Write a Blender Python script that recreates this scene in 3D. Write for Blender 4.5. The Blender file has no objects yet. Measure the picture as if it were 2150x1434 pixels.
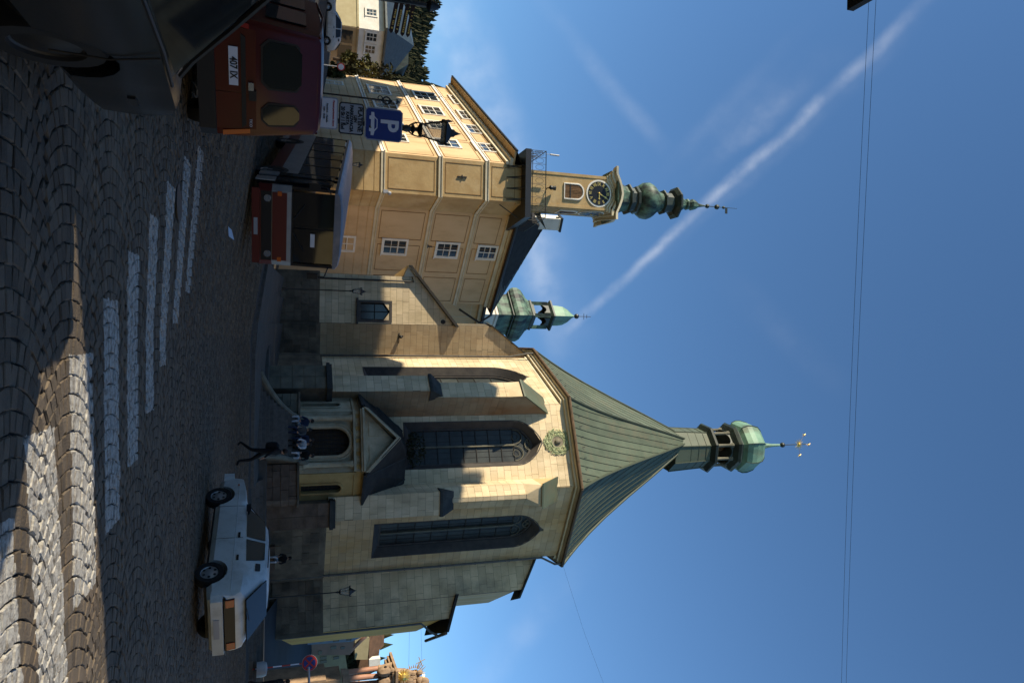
import bpy, bmesh, math, random
from mathutils import Vector, Matrix
from math import sin, cos, tan, pi, radians as R, hypot, atan2
random.seed(7)
sc = bpy.context.scene
C = sc.collection

# ---------------------------------------------------------------- camera
EYE = 1.6; TILT = R(17.9); ROLL = 0.0153; FL = 1500.0
cam_d = bpy.data.cameras.new('camera'); cam = bpy.data.objects.new('camera', cam_d); C.objects.link(cam)
cam_d.sensor_width = 36; cam_d.lens = FL / 2150 * 36; cam_d.clip_end = 3000; cam_d.clip_start = .05
fwd = Vector((0, cos(TILT), sin(TILT))); up0 = Vector((0, -sin(TILT), cos(TILT))); rt0 = Vector((1, 0, 0))
rt = rt0 * cos(ROLL) + up0 * sin(ROLL); up = -rt0 * sin(ROLL) + up0 * cos(ROLL)
# the camera is held on its side: picture right is up in the world
cx_, cy_, cz_ = up, -rt, -fwd
cam.matrix_world = Matrix(((cx_.x, cy_.x, cz_.x, 0), (cx_.y, cy_.y, cz_.y, 0), (cx_.z, cy_.z, cz_.z, EYE), (0, 0, 0, 1)))
sc.camera = cam

# ---------------------------------------------------------------- light
SUN_AZ = atan2(-.95, -.31); SUN_EL = R(24)
sh = Vector((-.95, -.31, 0)).normalized()
sun_dir = Vector((sh.x * cos(SUN_EL), sh.y * cos(SUN_EL), sin(SUN_EL)))
sd = bpy.data.lights.new('sun', 'SUN'); sd.energy = 5.0; sd.angle = R(.53); sd.color = (1.0, .88, .67)
so = bpy.data.objects.new('sun', sd); C.objects.link(so); so.rotation_euler = sun_dir.to_track_quat('Z', 'Y').to_euler(); so.location = (0, 0, 60)
sc.view_settings.view_transform = 'Standard'; sc.view_settings.look = 'None'; sc.view_settings.gamma = 1
sc.view_settings.exposure = 0.55
try: sc.view_settings.use_curve_mapping = False
except Exception: pass
sc.cycles.max_bounces = 6; sc.cycles.diffuse_bounces = 3

def rayd(u, v):
    du, dv = u - 717, v - 1075
    a = du * cos(ROLL) - dv * sin(ROLL); b = du * sin(ROLL) + dv * cos(ROLL)
    return Vector((a, FL * cos(TILT) - b * sin(TILT), b * cos(TILT) + FL * sin(TILT)))
def aty(u, v, y): r = rayd(u, v); return r * (y / r.y) + Vector((0, 0, EYE))
def atz(u, v, z): r = rayd(u, v); return r * ((z - EYE) / r.z) + Vector((0, 0, EYE))

w = bpy.data.worlds.new('World'); sc.world = w; w.use_nodes = True
nt = w.node_tree; nt.nodes.clear()
N = nt.nodes.new; L = nt.links.new
def wmath(op, a, b=None, c=None):
    n = N('ShaderNodeMath'); n.operation = op
    for i, x in enumerate((a, b, c)):
        if x is None: continue
        if hasattr(x, 'links'): L(x, n.inputs[i])
        else: n.inputs[i].default_value = x
    return n.outputs[0]
def wdot(vec, cst):
    n = N('ShaderNodeVectorMath'); n.operation = 'DOT_PRODUCT'; L(vec, n.inputs[0]); n.inputs[1].default_value = cst
    return n.outputs['Value']
def wramp(x, lo, hi, smooth=True):
    n = N('ShaderNodeMapRange'); n.interpolation_type = 'SMOOTHSTEP' if smooth else 'LINEAR'
    L(x, n.inputs[0]); n.inputs[1].default_value = lo; n.inputs[2].default_value = hi; n.inputs[3].default_value = 0; n.inputs[4].default_value = 1
    return n.outputs[0]
sky = N('ShaderNodeTexSky'); sky.sky_type = 'NISHITA'; sky.sun_disc = False
sky.sun_elevation = SUN_EL; sky.sun_rotation = SUN_AZ if False else atan2(sh.x, sh.y); sky.altitude = 600; sky.air_density = .95; sky.dust_density = .25; sky.ozone_density = 2.4
tc = N('ShaderNodeTexCoord'); D = tc.outputs['Generated']
nz = N('ShaderNodeTexNoise'); nz.inputs['Scale'].default_value = 5; nz.inputs['Detail'].default_value = 8; nz.inputs['Roughness'].default_value = .6; L(D, nz.inputs['Vector'])
nz2 = N('ShaderNodeTexNoise'); nz2.inputs['Scale'].default_value = 22; nz2.inputs['Detail'].default_value = 6; L(D, nz2.inputs['Vector'])
total = None
def trail(p0, p1, width, amount, soft0=.05, soft1=.05, wob=.02):
    """a streak of cirrus along the great circle through two directions"""
    global total
    a = p0.normalized(); b = p1.normalized(); n = a.cross(b).normalized(); t = (b - a * a.dot(b)).normalized()
    L_ = a.angle(b)
    dist = wdot(D, n)
    dist = wmath('ADD', dist, wmath('MULTIPLY', wmath('SUBTRACT', nz.outputs['Fac'], .5), wob))
    ad = wmath('ABSOLUTE', dist)
    pa = wdot(D, a); pt_ = wdot(D, t); ang = wmath('ARCTAN2', pt_, pa)
    along = wmath('MULTIPLY', wramp(ang, -soft0, soft0), wmath('SUBTRACT', 1.0, wramp(ang, L_ - soft1, L_ + soft1)))
    core = wmath('SUBTRACT', 1.0, wramp(ad, 0.0, width))
    tex = wmath('ADD', wmath('MULTIPLY', wramp(nz2.outputs['Fac'], .30, .75), .75), wmath('MULTIPLY', nz.outputs['Fac'], .45))
    res = wmath('MULTIPLY', wmath('MULTIPLY', core, along), wmath('MULTIPLY', tex, amount))
    total = res if total is None else wmath('ADD', total, res)
trail(rayd(690, 1195), rayd(20, 1930), .012, .15, .03, .16, .034)
trail(rayd(520, 1400), rayd(100, 1860), .020, .06, .08, .15, .06)
trail(rayd(330, 1510), rayd(210, 1640), .018, .08, .06, .06, .07)
trail(rayd(560, 1340), rayd(150, 1800), .008, .09, .05, .15, .02)
trail(rayd(300, 1490), rayd(170, 1680), .04, .05, .08, .1, .05)
trail(rayd(330, 1420), rayd(150, 1600), .016, .04, .08, .1, .03)
trail(rayd(300, 1385), rayd(60, 1180), .018, .07, .05, .12, .03)
trail(rayd(560, 1140), rayd(-60, 900), .060, .22, .2, .2, .03)
trail(rayd(1250, 1170), rayd(1434, 1010), .03, .08, .1, .1, .03)
trail(rayd(700, 1160), rayd(420, 1100), .03, .12, .1, .1, .03)
trail(rayd(640, 1580), rayd(760, 1720), .03, .025, .1, .1, .04)
mx = N('ShaderNodeMix'); mx.data_type = 'RGBA'; mx.clamp_factor = True
tn = N('ShaderNodeVectorMath'); tn.operation = 'MULTIPLY'; L(sky.outputs[0], tn.inputs[0]); tn.inputs[1].default_value = (.76, 1.0, 1.14)
L(total, mx.inputs[0]); L(tn.outputs[0], mx.inputs[6]); mx.inputs[7].default_value = (7.5, 7.6, 7.8, 1)
bgn = N('ShaderNodeBackground'); bgn.inputs['Strength'].default_value = .112; L(mx.outputs[2], bgn.inputs['Color'])
ow = N('ShaderNodeOutputWorld'); L(bgn.outputs[0], ow.inputs['Surface'])

# ---------------------------------------------------------------- helpers
def S(t, a, b):
    t = min(1, max(0, (t - a) / (b - a))); return t * t * (3 - 2 * t)
def gz(x, y):
    return .42 * S(y, 24, 33) + .14 * max(0, -x) * S(y, 6, 18) * 1.0 + .11 * max(0, y - 36) * S(x, 10, 18)
def atg(u, v):
    r = rayd(u, v); t = 0.0005
    for i in range(4000):
        t *= 1.003; P = r * t + Vector((0, 0, EYE))
        if P.z <= gz(P.x, P.y): return P
    return P

class FR:
    """upright plane through p0 and p1: s runs along it, z is up, o sticks out towards the square"""
    def __init__(self, p0, p1, flip=False):
        self.p = Vector((p0[0], p0[1])); d = Vector((p1[0] - p0[0], p1[1] - p0[1])); self.len = d.length; self.d = d.normalized()
        n = Vector((self.d.y, -self.d.x))
        if n.dot(-self.p) < 0: n = -n
        if flip: n = -n
        self.n = n
    def pt(self, s, z, o=0.):
        q = self.p + self.d * s + self.n * o; return Vector((q.x, q.y, z))
    def uv(self, u, v, o=0.):
        r = rayd(u, v); q = self.p + self.n * o
        k = (q.x * self.n.x + q.y * self.n.y) / (r.x * self.n.x + r.y * self.n.y)
        P = r * k + Vector((0, 0, EYE)); return ((Vector((P.x, P.y)) - q).dot(self.d), P.z)

class MB:
    def __init__(self): self.v = []; self.f = []; self.m = []; self.r = []; self.sm = []
    def add(self, vs, fs, m=0, rnd=None, smooth=False):
        b = len(self.v); rnd = random.random() if rnd is None else rnd
        self.v += [tuple(x) for x in vs]; self.r += [rnd] * len(vs)
        for f in fs: self.f.append(tuple(b + i for i in f)); self.m.append(m); self.sm.append(smooth)
        return self
    def hexa(self, p, m=0, rnd=None):
        return self.add(p, [(0, 3, 2, 1), (4, 5, 6, 7), (0, 1, 5, 4), (1, 2, 6, 5), (2, 3, 7, 6), (3, 0, 4, 7)], m, rnd)
    def fbox(self, F, s0, s1, z0, z1, o0, o1, m=0, rnd=None):
        return self.hexa([F.pt(s0, z0, o0), F.pt(s1, z0, o0), F.pt(s1, z0, o1), F.pt(s0, z0, o1), F.pt(s0, z1, o0), F.pt(s1, z1, o0), F.pt(s1, z1, o1), F.pt(s0, z1, o1)], m, rnd)
    def box(self, x, y, z, sx, sy, sz, m=0, rot=0, rnd=None):
        c, s = cos(rot), sin(rot); P = []
        for k in (-1, 1):
            for a, b in ((-1, -1), (1, -1), (1, 1), (-1, 1)):
                X, Y = a * sx / 2, b * sy / 2; P.append((x + X * c - Y * s, y + X * s + Y * c, z + k * sz / 2))
        return self.hexa(P, m, rnd)
    def fprism(self, F, poly, o0, o1, m=0, rnd=None):
        n = len(poly); a = [F.pt(s, z, o0) for s, z in poly] + [F.pt(s, z, o1) for s, z in poly]
        fs = [tuple(range(n)), tuple(range(2 * n - 1, n - 1, -1))] + [(i, (i + 1) % n, n + (i + 1) % n, n + i) for i in range(n)]
        return self.add(a, fs, m, rnd)
    def zprism(self, poly, z0, z1, m=0, rnd=None):
        n = len(poly); a = [(x, y, z0) for x, y in poly] + [(x, y, z1) for x, y in poly]
        fs = [tuple(range(n)), tuple(range(2 * n - 1, n - 1, -1))] + [(i, (i + 1) % n, n + (i + 1) % n, n + i) for i in range(n)]
        return self.add(a, fs, m, rnd)
    def tube(self, pts, r, n=8, m=0, closed=False, rnd=None, smooth=True):
        pts = [Vector(p) for p in pts]; k = len(pts); rs = r if isinstance(r, (list, tuple)) else [r] * k
        vs = []; ref = None
        for i, p in enumerate(pts):
            if closed: t = (pts[(i + 1) % k] - pts[i - 1])
            else: t = (pts[min(i + 1, k - 1)] - pts[max(i - 1, 0)])
            t = t.normalized() if t.length > 1e-9 else Vector((0, 0, 1))
            if ref is None: ref = Vector((0, 0, 1)) if abs(t.z) < .9 else Vector((1, 0, 0))
            a = (ref - t * ref.dot(t)).normalized(); b = t.cross(a); ref = a
            for j in range(n): q = 2 * pi * j / n; vs.append(p + (a * cos(q) + b * sin(q)) * rs[i])
        fs = []
        for i in range(k if closed else k - 1):
            i2 = (i + 1) % k
            for j in range(n): fs.append((i * n + j, i * n + (j + 1) % n, i2 * n + (j + 1) % n, i2 * n + j))
        if not closed: fs += [tuple(range(n - 1, -1, -1)), tuple((k - 1) * n + j for j in range(n))]
        return self.add(vs, fs, m, rnd, smooth)
    def lathe(self, x, y, prof, n=16, m=0, ph=0., smooth=True, rnd=None, sx=1., sy=1.):
        vs = []; k = len(prof)
        for r, z in prof:
            for j in range(n): q = 2 * pi * j / n + ph; vs.append((x + cos(q) * r * sx, y + sin(q) * r * sy, z))
        fs = [(i * n + j, i * n + (j + 1) % n, (i + 1) * n + (j + 1) % n, (i + 1) * n + j) for i in range(k - 1) for j in range(n)]
        fs += [tuple(range(n - 1, -1, -1)), tuple((k - 1) * n + j for j in range(n))]
        return self.add(vs, fs, m, rnd, smooth)
    def ball(self, c, r, n=10, m=0, sz=1., rnd=None):
        prof = [(max(1e-4, r * sin(pi * i / 8)), c[2] - r * sz * cos(pi * i / 8)) for i in range(9)]
        return self.lathe(c[0], c[1], prof, n, m, rnd=rnd)
    def build(self, name, mats, parent=None, kind=None, label=None, sharp=None):
        me = bpy.data.meshes.new(name); me.from_pydata(self.v, [], self.f)
        mats = mats if isinstance(mats, (list, tuple)) else [mats]
        for q in mats: me.materials.append(q)
        me.polygons.foreach_set('material_index', self.m)
        me.polygons.foreach_set('use_smooth', self.sm)
        a = me.attributes.new('rnd', 'FLOAT', 'POINT'); a.data.foreach_set('value', self.r)
        bm = bmesh.new(); bm.from_mesh(me); bmesh.ops.recalc_face_normals(bm, faces=bm.faces); bm.to_mesh(me); bm.free()
        if any(self.sm):
            try: me.set_sharp_from_angle(angle=R(sharp or 35))
            except Exception: pass
        me.update()
        o = bpy.data.objects.new(name, me); C.objects.link(o)
        if parent is not None: o.parent = parent
        if kind: o['kind'] = kind
        if label: o['label'] = label
        return o
def thing(name, label, cat, group=None, loc=(0, 0, 0), rz=0.):
    o = bpy.data.objects.new(name, None); C.objects.link(o); o.location = loc; o.rotation_euler.z = rz
    o['label'] = label; o['category'] = cat; o.empty_display_size = .3
    if group: o['group'] = group
    return o
def tag(o, label, cat, group=None):
    o['label'] = label; o['category'] = cat
    if group: o['group'] = group
    return o
def copy_tree(o, parent=None):
    c = o.copy(); C.objects.link(c)
    if parent is not None: c.parent = parent
    for ch in list(o.children): copy_tree(ch, c)
    return c

# ---------------------------------------------------------------- materials
def mat(name, col, col2=None, rough=.85, scale=2., metal=0., bump=0., bscale=30., vary=.0, stretch=(1, 1, 1), spec=.3, stain=None, stain_amt=.5, sscale=.6, contrast=(.35, .65), detail=6):
    m = bpy.data.materials.new(name); m.use_nodes = True; t = m.node_tree; b = t.nodes['Principled BSDF']
    b.inputs['Roughness'].default_value = rough; b.inputs['Metallic'].default_value = metal
    b.inputs['Specular IOR Level'].default_value = spec
    g = t.nodes.new('ShaderNodeNewGeometry')
    mp = t.nodes.new('ShaderNodeMapping'); mp.inputs['Scale'].default_value = stretch; t.links.new(g.outputs['Position'], mp.inputs['Vector'])
    cur = None
    def rgb(c):
        n = t.nodes.new('ShaderNodeRGB'); n.outputs[0].default_value = (*c, 1); return n.outputs[0]
    def mixc(f, a, b_):
        n = t.nodes.new('ShaderNodeMix'); n.data_type = 'RGBA'; t.links.new(f, n.inputs[0]); t.links.new(a, n.inputs[6]); t.links.new(b_, n.inputs[7]); return n.outputs[2]
    def noise(sc_, det=6, rgh=.6, vec=None):
        n = t.nodes.new('ShaderNodeTexNoise'); n.inputs['Scale'].default_value = sc_; n.inputs['Detail'].default_value = det; n.inputs['Roughness'].default_value = rgh
        t.links.new(vec or mp.outputs[0], n.inputs['Vector']); return n.outputs['Fac']
    def ramp(x, lo, hi):
        n = t.nodes.new('ShaderNodeMapRange'); t.links.new(x, n.inputs[0]); n.inputs[1].default_value = lo; n.inputs[2].default_value = hi; return n.outputs[0]
    cur = rgb(col)
    if col2: cur = mixc(ramp(noise(scale, detail), *contrast), cur, rgb(col2))
    if stain:
        f = ramp(noise(sscale, 8, .7), .5, .7)
        mul = t.nodes.new('ShaderNodeMath'); mul.operation = 'MULTIPLY'; t.links.new(f, mul.inputs[0]); mul.inputs[1].default_value = stain_amt
        cur = mixc(mul.outputs[0], cur, rgb(stain))
    if vary:
        at = t.nodes.new('ShaderNodeAttribute'); at.attribute_name = 'rnd'
        oi = t.nodes.new('ShaderNodeObjectInfo')
        ad = t.nodes.new('ShaderNodeMath'); ad.operation = 'ADD'; t.links.new(at.outputs['Fac'], ad.inputs[0]); t.links.new(oi.outputs['Random'], ad.inputs[1])
        fr = t.nodes.new('ShaderNodeMath'); fr.operation = 'FRACT'; t.links.new(ad.outputs[0], fr.inputs[0])
        mr = t.nodes.new('ShaderNodeMapRange'); t.links.new(fr.outputs[0], mr.inputs[0]); mr.inputs[3].default_value = 1 - vary; mr.inputs[4].default_value = 1 + vary
        hs = t.nodes.new('ShaderNodeHueSaturation'); t.links.new(mr.outputs[0], hs.inputs['Value']); t.links.new(cur, hs.inputs['Color']); cur = hs.outputs[0]
    t.links.new(cur, b.inputs['Base Color'])
    if bump:
        bp = t.nodes.new('ShaderNodeBump'); bp.inputs['Strength'].default_value = bump; bp.inputs['Distance'].default_value = .03
        t.links.new(noise(bscale, 5, .6, g.outputs['Position']), bp.inputs['Height']); t.links.new(bp.outputs[0], b.inputs['Normal'])
    m['out'] = 1
    return m
M = {}
M['stucco'] = mat('pale_stucco', (.66, .53, .345), (.54, .42, .25), scale=.9, bump=.3, bscale=14, vary=.13, stretch=(1, 1, .4), stain=(.34, .28, .18), stain_amt=.55, sscale=.45)
M['stucco_tan'] = mat('tan_stucco', (.52, .40, .24), (.40, .29, .16), scale=.7, bump=.3, bscale=10, vary=.12, stretch=(1, 1, .4), stain=(.30, .17, .07), stain_amt=.5, sscale=.4)
M['stucco_ochre'] = mat('ochre_stucco', (.58, .42, .24), (.50, .31, .13), scale=.8, bump=.25, bscale=12, vary=.13, stretch=(1, 1, .4), stain=(.30, .22, .10), stain_amt=.4, sscale=.5)  # on the church, warm bounce of its shaded right sides is in this colour
M['stucco_rust_shade'] = mat('rust_and_shade_stucco', (.30, .23, .14), (.24, .12, .05), scale=.6, bump=.3, bscale=10, vary=.10, stretch=(1, 1, .5), stain=(.12, .10, .07), stain_amt=.6, sscale=.5)  # rusty brown, darkened to hold the shade of the buttress flank
M['joint'] = mat('joint_mortar', (.13, .105, .07), (.09, .075, .05), scale=3)
M['plinth'] = mat('sooty_plinth', (.19, .148, .098), (.085, .068, .048), scale=1.2, bump=.5, bscale=8, vary=.25, stain=(.12, .10, .07), stain_amt=.5, sscale=.8)
M['brownstone'] = mat('brown_stone', (.17, .12, .085), (.09, .06, .04), scale=1.5, bump=.5, bscale=7, vary=.15, stain=(.05, .04, .03), stain_amt=.6, sscale=1.2)
M['greystone'] = mat('grey_stone', (.17, .155, .11), (.10, .095, .07), scale=1.5, bump=.4, bscale=9, vary=.12)
M['palestone'] = mat('pale_carved_stone', (.47, .41, .28), (.34, .30, .20), scale=2.2, bump=.3, bscale=12, vary=.08, stain=(.34, .20, .09), stain_amt=.5, sscale=.8)
M['yellowstone'] = mat('yellow_stained_stone', (.46, .32, .13), (.36, .24, .09), scale=1.5, bump=.3, bscale=12, vary=.08, stain=(.20, .12, .05), stain_amt=.5)
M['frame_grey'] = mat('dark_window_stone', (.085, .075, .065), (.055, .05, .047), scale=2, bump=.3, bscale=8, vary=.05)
M['coping'] = mat('dark_coping_slate', (.062, .064, .058), (.035, .037, .035), scale=2, rough=.8, spec=.15, bump=.3, bscale=12)
M['copper'] = mat('verdigris_copper', (.22, .36, .24), (.10, .20, .14), scale=.8, rough=.55, stretch=(1, 1, .35), stain=(.10, .09, .05), stain_amt=.75, sscale=1.0, bump=.1, bscale=8, spec=.5)
M['copper_mid'] = mat('shade_streaked_verdigris', (.10, .175, .12), (.016, .022, .018), scale=1.6, rough=.55, stretch=(1, 1, .4), contrast=(.4, .6), bump=.1, bscale=8, spec=.4, stain=(.02, .022, .018), stain_amt=.8, sscale=1.8)  # shade of the spire's lower sides mixed in as dark streaks
M['copper_dark'] = mat('dark_aged_copper', (.018, .024, .018), (.04, .06, .042), scale=1.2, rough=.5, stretch=(1, 1, .4), spec=.5, contrast=(.45, .75))
M['roof_green'] = mat('green_seamed_roof', (.100, .120, .078), (.068, .086, .054), scale=.8, rough=.6, vary=.14, stretch=(1, 1, .5), stain=(.14, .11, .065), stain_amt=.55, sscale=1.1, spec=.4)
M['seam'] = mat('roof_seam', (.055, .065, .042), rough=.6)
M['slate'] = mat('dark_slate', (.07, .09, .085), (.03, .04, .042), scale=3, rough=.4, vary=.35, bump=.3, bscale=6, spec=.5)
M['blackroof'] = mat('black_sheet_roof', (.030, .028, .026), (.045, .042, .038), scale=2, rough=.8, spec=.12)
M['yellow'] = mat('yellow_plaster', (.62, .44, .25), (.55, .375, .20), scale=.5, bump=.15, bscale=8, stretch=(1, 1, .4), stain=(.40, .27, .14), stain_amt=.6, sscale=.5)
M['tanplaster'] = mat('patchy_tan_plaster', (.46, .32, .15), (.38, .25, .11), scale=.6, bump=.5, bscale=4, stain=(.56, .44, .26), stain_amt=.5, sscale=.5, contrast=(.4, .6))  # tan with broad paler patches
M['white'] = mat('white_plaster', (.78, .74, .66), (.66, .62, .54), scale=1.2, bump=.1, bscale=15)
M['ivory'] = mat('ivory_trim', (.62, .55, .40), (.50, .44, .31), scale=1, bump=.1)
M['iron'] = mat('black_iron', (.012, .012, .012), rough=.45, spec=.5)
M['rust'] = mat('rusty_gutter', (.14, .085, .045), (.07, .05, .03), scale=4, rough=.6)
M['pipe'] = mat('grey_zinc_pipe', (.12, .11, .09), (.08, .07, .06), scale=3, rough=.5)
M['glass'] = mat('dark_window_glass', (.028, .031, .034), rough=.10, spec=.5)
M['glass_grey'] = mat('leaded_window_glass', (.040, .046, .044), (.022, .026, .026), scale=1.3, rough=.45, spec=.25, vary=.3)
M['lead'] = mat('window_lead', (.02, .018, .016), rough=.7)
M['gold'] = mat('gilt', (.75, .50, .13), rough=.3, metal=.6, spec=.6)
M['clock'] = mat('black_clock_face', (.012, .012, .013), rough=.4)
M['wood'] = mat('brown_louvre_wood', (.17, .09, .04), (.09, .05, .025), scale=6, stretch=(1, 1, 1), vary=.3)
M['door'] = mat('dark_door_wood', (.05, .032, .018), (.025, .017, .011), scale=4, vary=.2)
M['asphalt'] = mat('dark_street', (.040, .038, .034), (.026, .025, .023), scale=1.2, bump=.9, bscale=7, rough=.9, detail=10)
M['dirt'] = mat('joint_dirt', (.016, .014, .011), rough=1)
M['pave'] = mat('grey_paving', (.085, .08, .07), (.055, .052, .046), scale=1.5, bump=.5, bscale=6, vary=.2)
M['kerb'] = mat('granite_kerb', (.12, .115, .105), (.08, .077, .07), scale=6, bump=.3, bscale=20, vary=.15)
M['hillside'] = mat('autumn_hillside', (.060, .050, .024), (.032, .036, .016), scale=.05, bump=.5, bscale=.4, rough=1, stain=(.085, .058, .028), stain_amt=.7, sscale=.03)
M['needle'] = mat('conifer_needles', (.020, .024, .012), (.034, .032, .015), scale=.6, rough=1, vary=.35, spec=.1)
M['leaf'] = mat('broad_leaves', (.05, .06, .02), (.09, .075, .025), scale=.8, rough=.9, vary=.35, spec=.15)
M['bark'] = mat('tree_bark', (.07, .05, .035), (.04, .03, .02), scale=8, rough=1)
M['wreath'] = mat('green_wreath_paint', (.20, .24, .12), (.34, .35, .20), scale=6, vary=.4)
M['plaque'] = mat('plaque_relief', (.22, .19, .13), (.14, .12, .09), scale=6)
M['rubber'] = mat('tyre_rubber', (.012, .012, .012), rough=.8)
M['rim'] = mat('grey_hubcap', (.30, .31, .32), rough=.35, metal=.5)
M['wpaint'] = mat('white_car_paint', (.52, .55, .55), (.42, .44, .43), scale=1.5, stain=(.20, .19, .17), stain_amt=.35, sscale=3, rough=.28, spec=.5)
M['rpaint'] = mat('dark_red_van_paint', (.075, .005, .004), (.06, .005, .004), scale=2, rough=.3, spec=.3)
M['dpaint'] = mat('dark_olive_car_paint', (.022, .020, .017), (.016, .015, .013), scale=2, rough=.25, spec=.6)
M['cglass'] = mat('car_window_glass', (.012, .013, .014), rough=.04, spec=.5)
M['plastic'] = mat('black_plastic', (.015, .015, .016), rough=.5)
M['amber'] = mat('amber_lens', (.55, .12, .02), rough=.25, spec=.6)
M['redlens'] = mat('red_lens', (.25, .01, .01), rough=.2, spec=.6)
M['chrome'] = mat('headlight_glass', (.6, .6, .6), rough=.12, metal=.8)
M['bred'] = mat('bus_red_paint', (.11, .015, .013), rough=.35, spec=.5)
M['bwhite'] = mat('bus_white_paint', (.36, .36, .35), (.28, .28, .28), scale=2, rough=.4)
M['broof'] = mat('bus_pale_blue_roof', (.19, .20, .235), (.15, .16, .185), scale=1.5, rough=.4, stain=(.4, .33, .3), stain_amt=.5, sscale=2)
M['signblue'] = mat('blue_sign_face', (.012, .035, .20), rough=.35, spec=.5)
M['signwhite'] = mat('white_sign_face', (.62, .64, .70), rough=.4)
M['signgrey'] = mat('grey_sign_back', (.32, .34, .38), rough=.5)
M['ink'] = mat('black_lettering', (.015, .015, .018), rough=.5)
M['signred'] = mat('red_sign_paint', (.45, .04, .03), rough=.4)
M['signbrown'] = mat('brown_finger_board', (.035, .015, .008), rough=.5)
M['skin'] = mat('skin', (.38, .22, .15), rough=.6)
M['hair'] = mat('dark_hair', (.02, .013, .009), rough=.7)
for k_, c_ in dict(black=(.012, .012, .013), navy=(.02, .03, .06), grey=(.09, .09, .09), pale=(.50, .52, .54), jeans=(.04, .05, .09), olive=(.05, .05, .03)).items():
    M['cloth_' + k_] = mat('cloth_' + k_, c_, tuple(x * .7 for x in c_), scale=8, rough=.95)
M['marble'] = mat('pink_marble', (.48, .26, .17), (.36, .18, .12), scale=1.6, rough=.5, stain=(.15, .11, .08), stain_amt=.6)
M['sand'] = mat('weathered_sandstone', (.40, .27, .17), (.20, .14, .09), scale=1.6, bump=.5, bscale=5)
M['tile'] = mat('brown_roof_tiles', (.20, .11, .06), (.12, .07, .04), scale=1.5, vary=.2)
M['lampglass'] = mat('old_lamp_glass', (.50, .46, .38), rough=.2, spec=.5); M['lampglass'].node_tree.nodes['Principled BSDF'].inputs['Alpha'].default_value = .42
M['wall_blue'] = mat('pale_blue_wall', (.30, .36, .42), (.26, .31, .36), scale=1)
M['wall_pink'] = mat('faded_pink_wall', (.42, .24, .17), (.34, .22, .15), scale=1, stain=(.25, .17, .12))
M['wall_olive'] = mat('pale_ochre_wall', (.45, .38, .22), (.38, .31, .17), scale=1)

# ---- cobble stone material: grey-brown setts, the zebra paint lies on the stones
STR = [(1.15, 3.6, 5.25, .24, .2), (.68, 3.4, 6.06, .33, .22), (.17, 2.28, 6.95, .36, .12), (-.35, 1.93, 8.0, .32, .1), (-.92, 1.46, 9.0, .30, .1), (-1.50, .97, 10.05, .28, .1), (-2.10, .42, 11.05, .28, .1), (-2.70, -.2, 12.1, .28, .1), (-3.13, -.75, 13.1, .28, .1)]
def cobble_mat():
    m = mat('cobble_sett', (.125, .098, .070), (.080, .064, .048), scale=5, bump=.5, bscale=45, rough=.75, vary=.28, spec=.25, stain=(.22, .15, .09), stain_amt=.35, sscale=2.5)
    t = m.node_tree; b = t.nodes['Principled BSDF']; lk = b.inputs['Base Color'].links[0].from_socket
    g = t.nodes.new('ShaderNodeNewGeometry'); sp = t.nodes.new('ShaderNodeSeparateXYZ'); t.links.new(g.outputs['Position'], sp.inputs[0])
    nn = t.nodes.new('ShaderNodeTexNoise'); nn.inputs['Scale'].default_value = 9; nn.inputs['Detail'].default_value = 5; t.links.new(g.outputs['Position'], nn.inputs['Vector'])
    def ma(op, a, c=None):
        n = t.nodes.new('ShaderNodeMath'); n.operation = op
        for i, x in enumerate((a, c)):
            if x is None: continue
            if hasattr(x, 'links'): t.links.new(x, n.inputs[i])
            else: n.inputs[i].default_value = x
        return n.outputs[0]
    wob = ma('MULTIPLY', ma('SUBTRACT', nn.outputs['Fac'], .5), .10)
    X = ma('ADD', sp.outputs['X'], wob); Y0 = ma('ADD', sp.outputs['Y'], wob); tot = None
    for x0, x1, yc, hw, slp in STR:
        Y = ma('SUBTRACT', Y0, ma('MULTIPLY', ma('SUBTRACT', X, (x0 + x1) / 2), slp))
        a = ma('LESS_THAN', ma('ABSOLUTE', ma('SUBTRACT', X, (x0 + x1) / 2)), (x1 - x0) / 2)
        c = ma('LESS_THAN', ma('ABSOLUTE', ma('SUBTRACT', Y, yc)), hw)
        k = ma('MULTIPLY', a, c); tot = k if tot is None else ma('MAXIMUM', tot, k)
    wear = t.nodes.new('ShaderNodeTexNoise'); wear.inputs['Scale'].default_value = 14; wear.inputs['Detail'].default_value = 8; wear.inputs['Roughness'].default_value = .7; t.links.new(g.outputs['Position'], wear.inputs['Vector'])
    mr = t.nodes.new('ShaderNodeMapRange'); t.links.new(wear.outputs['Fac'], mr.inputs[0]); mr.inputs[1].default_value = .38; mr.inputs[2].default_value = .56; mr.inputs[3].default_value = .22; mr.inputs[4].default_value = .92
    f = ma('MULTIPLY', tot, mr.outputs[0])
    mix = t.nodes.new('ShaderNodeMix'); mix.data_type = 'RGBA'; t.links.new(f, mix.inputs[0]); t.links.new(lk, mix.inputs[6]); mix.inputs[7].default_value = (.44, .425, .39, 1)
    t.links.new(mix.outputs[2], b.inputs['Base Color'])
    return m
M['cobble'] = cobble_mat()

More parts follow.
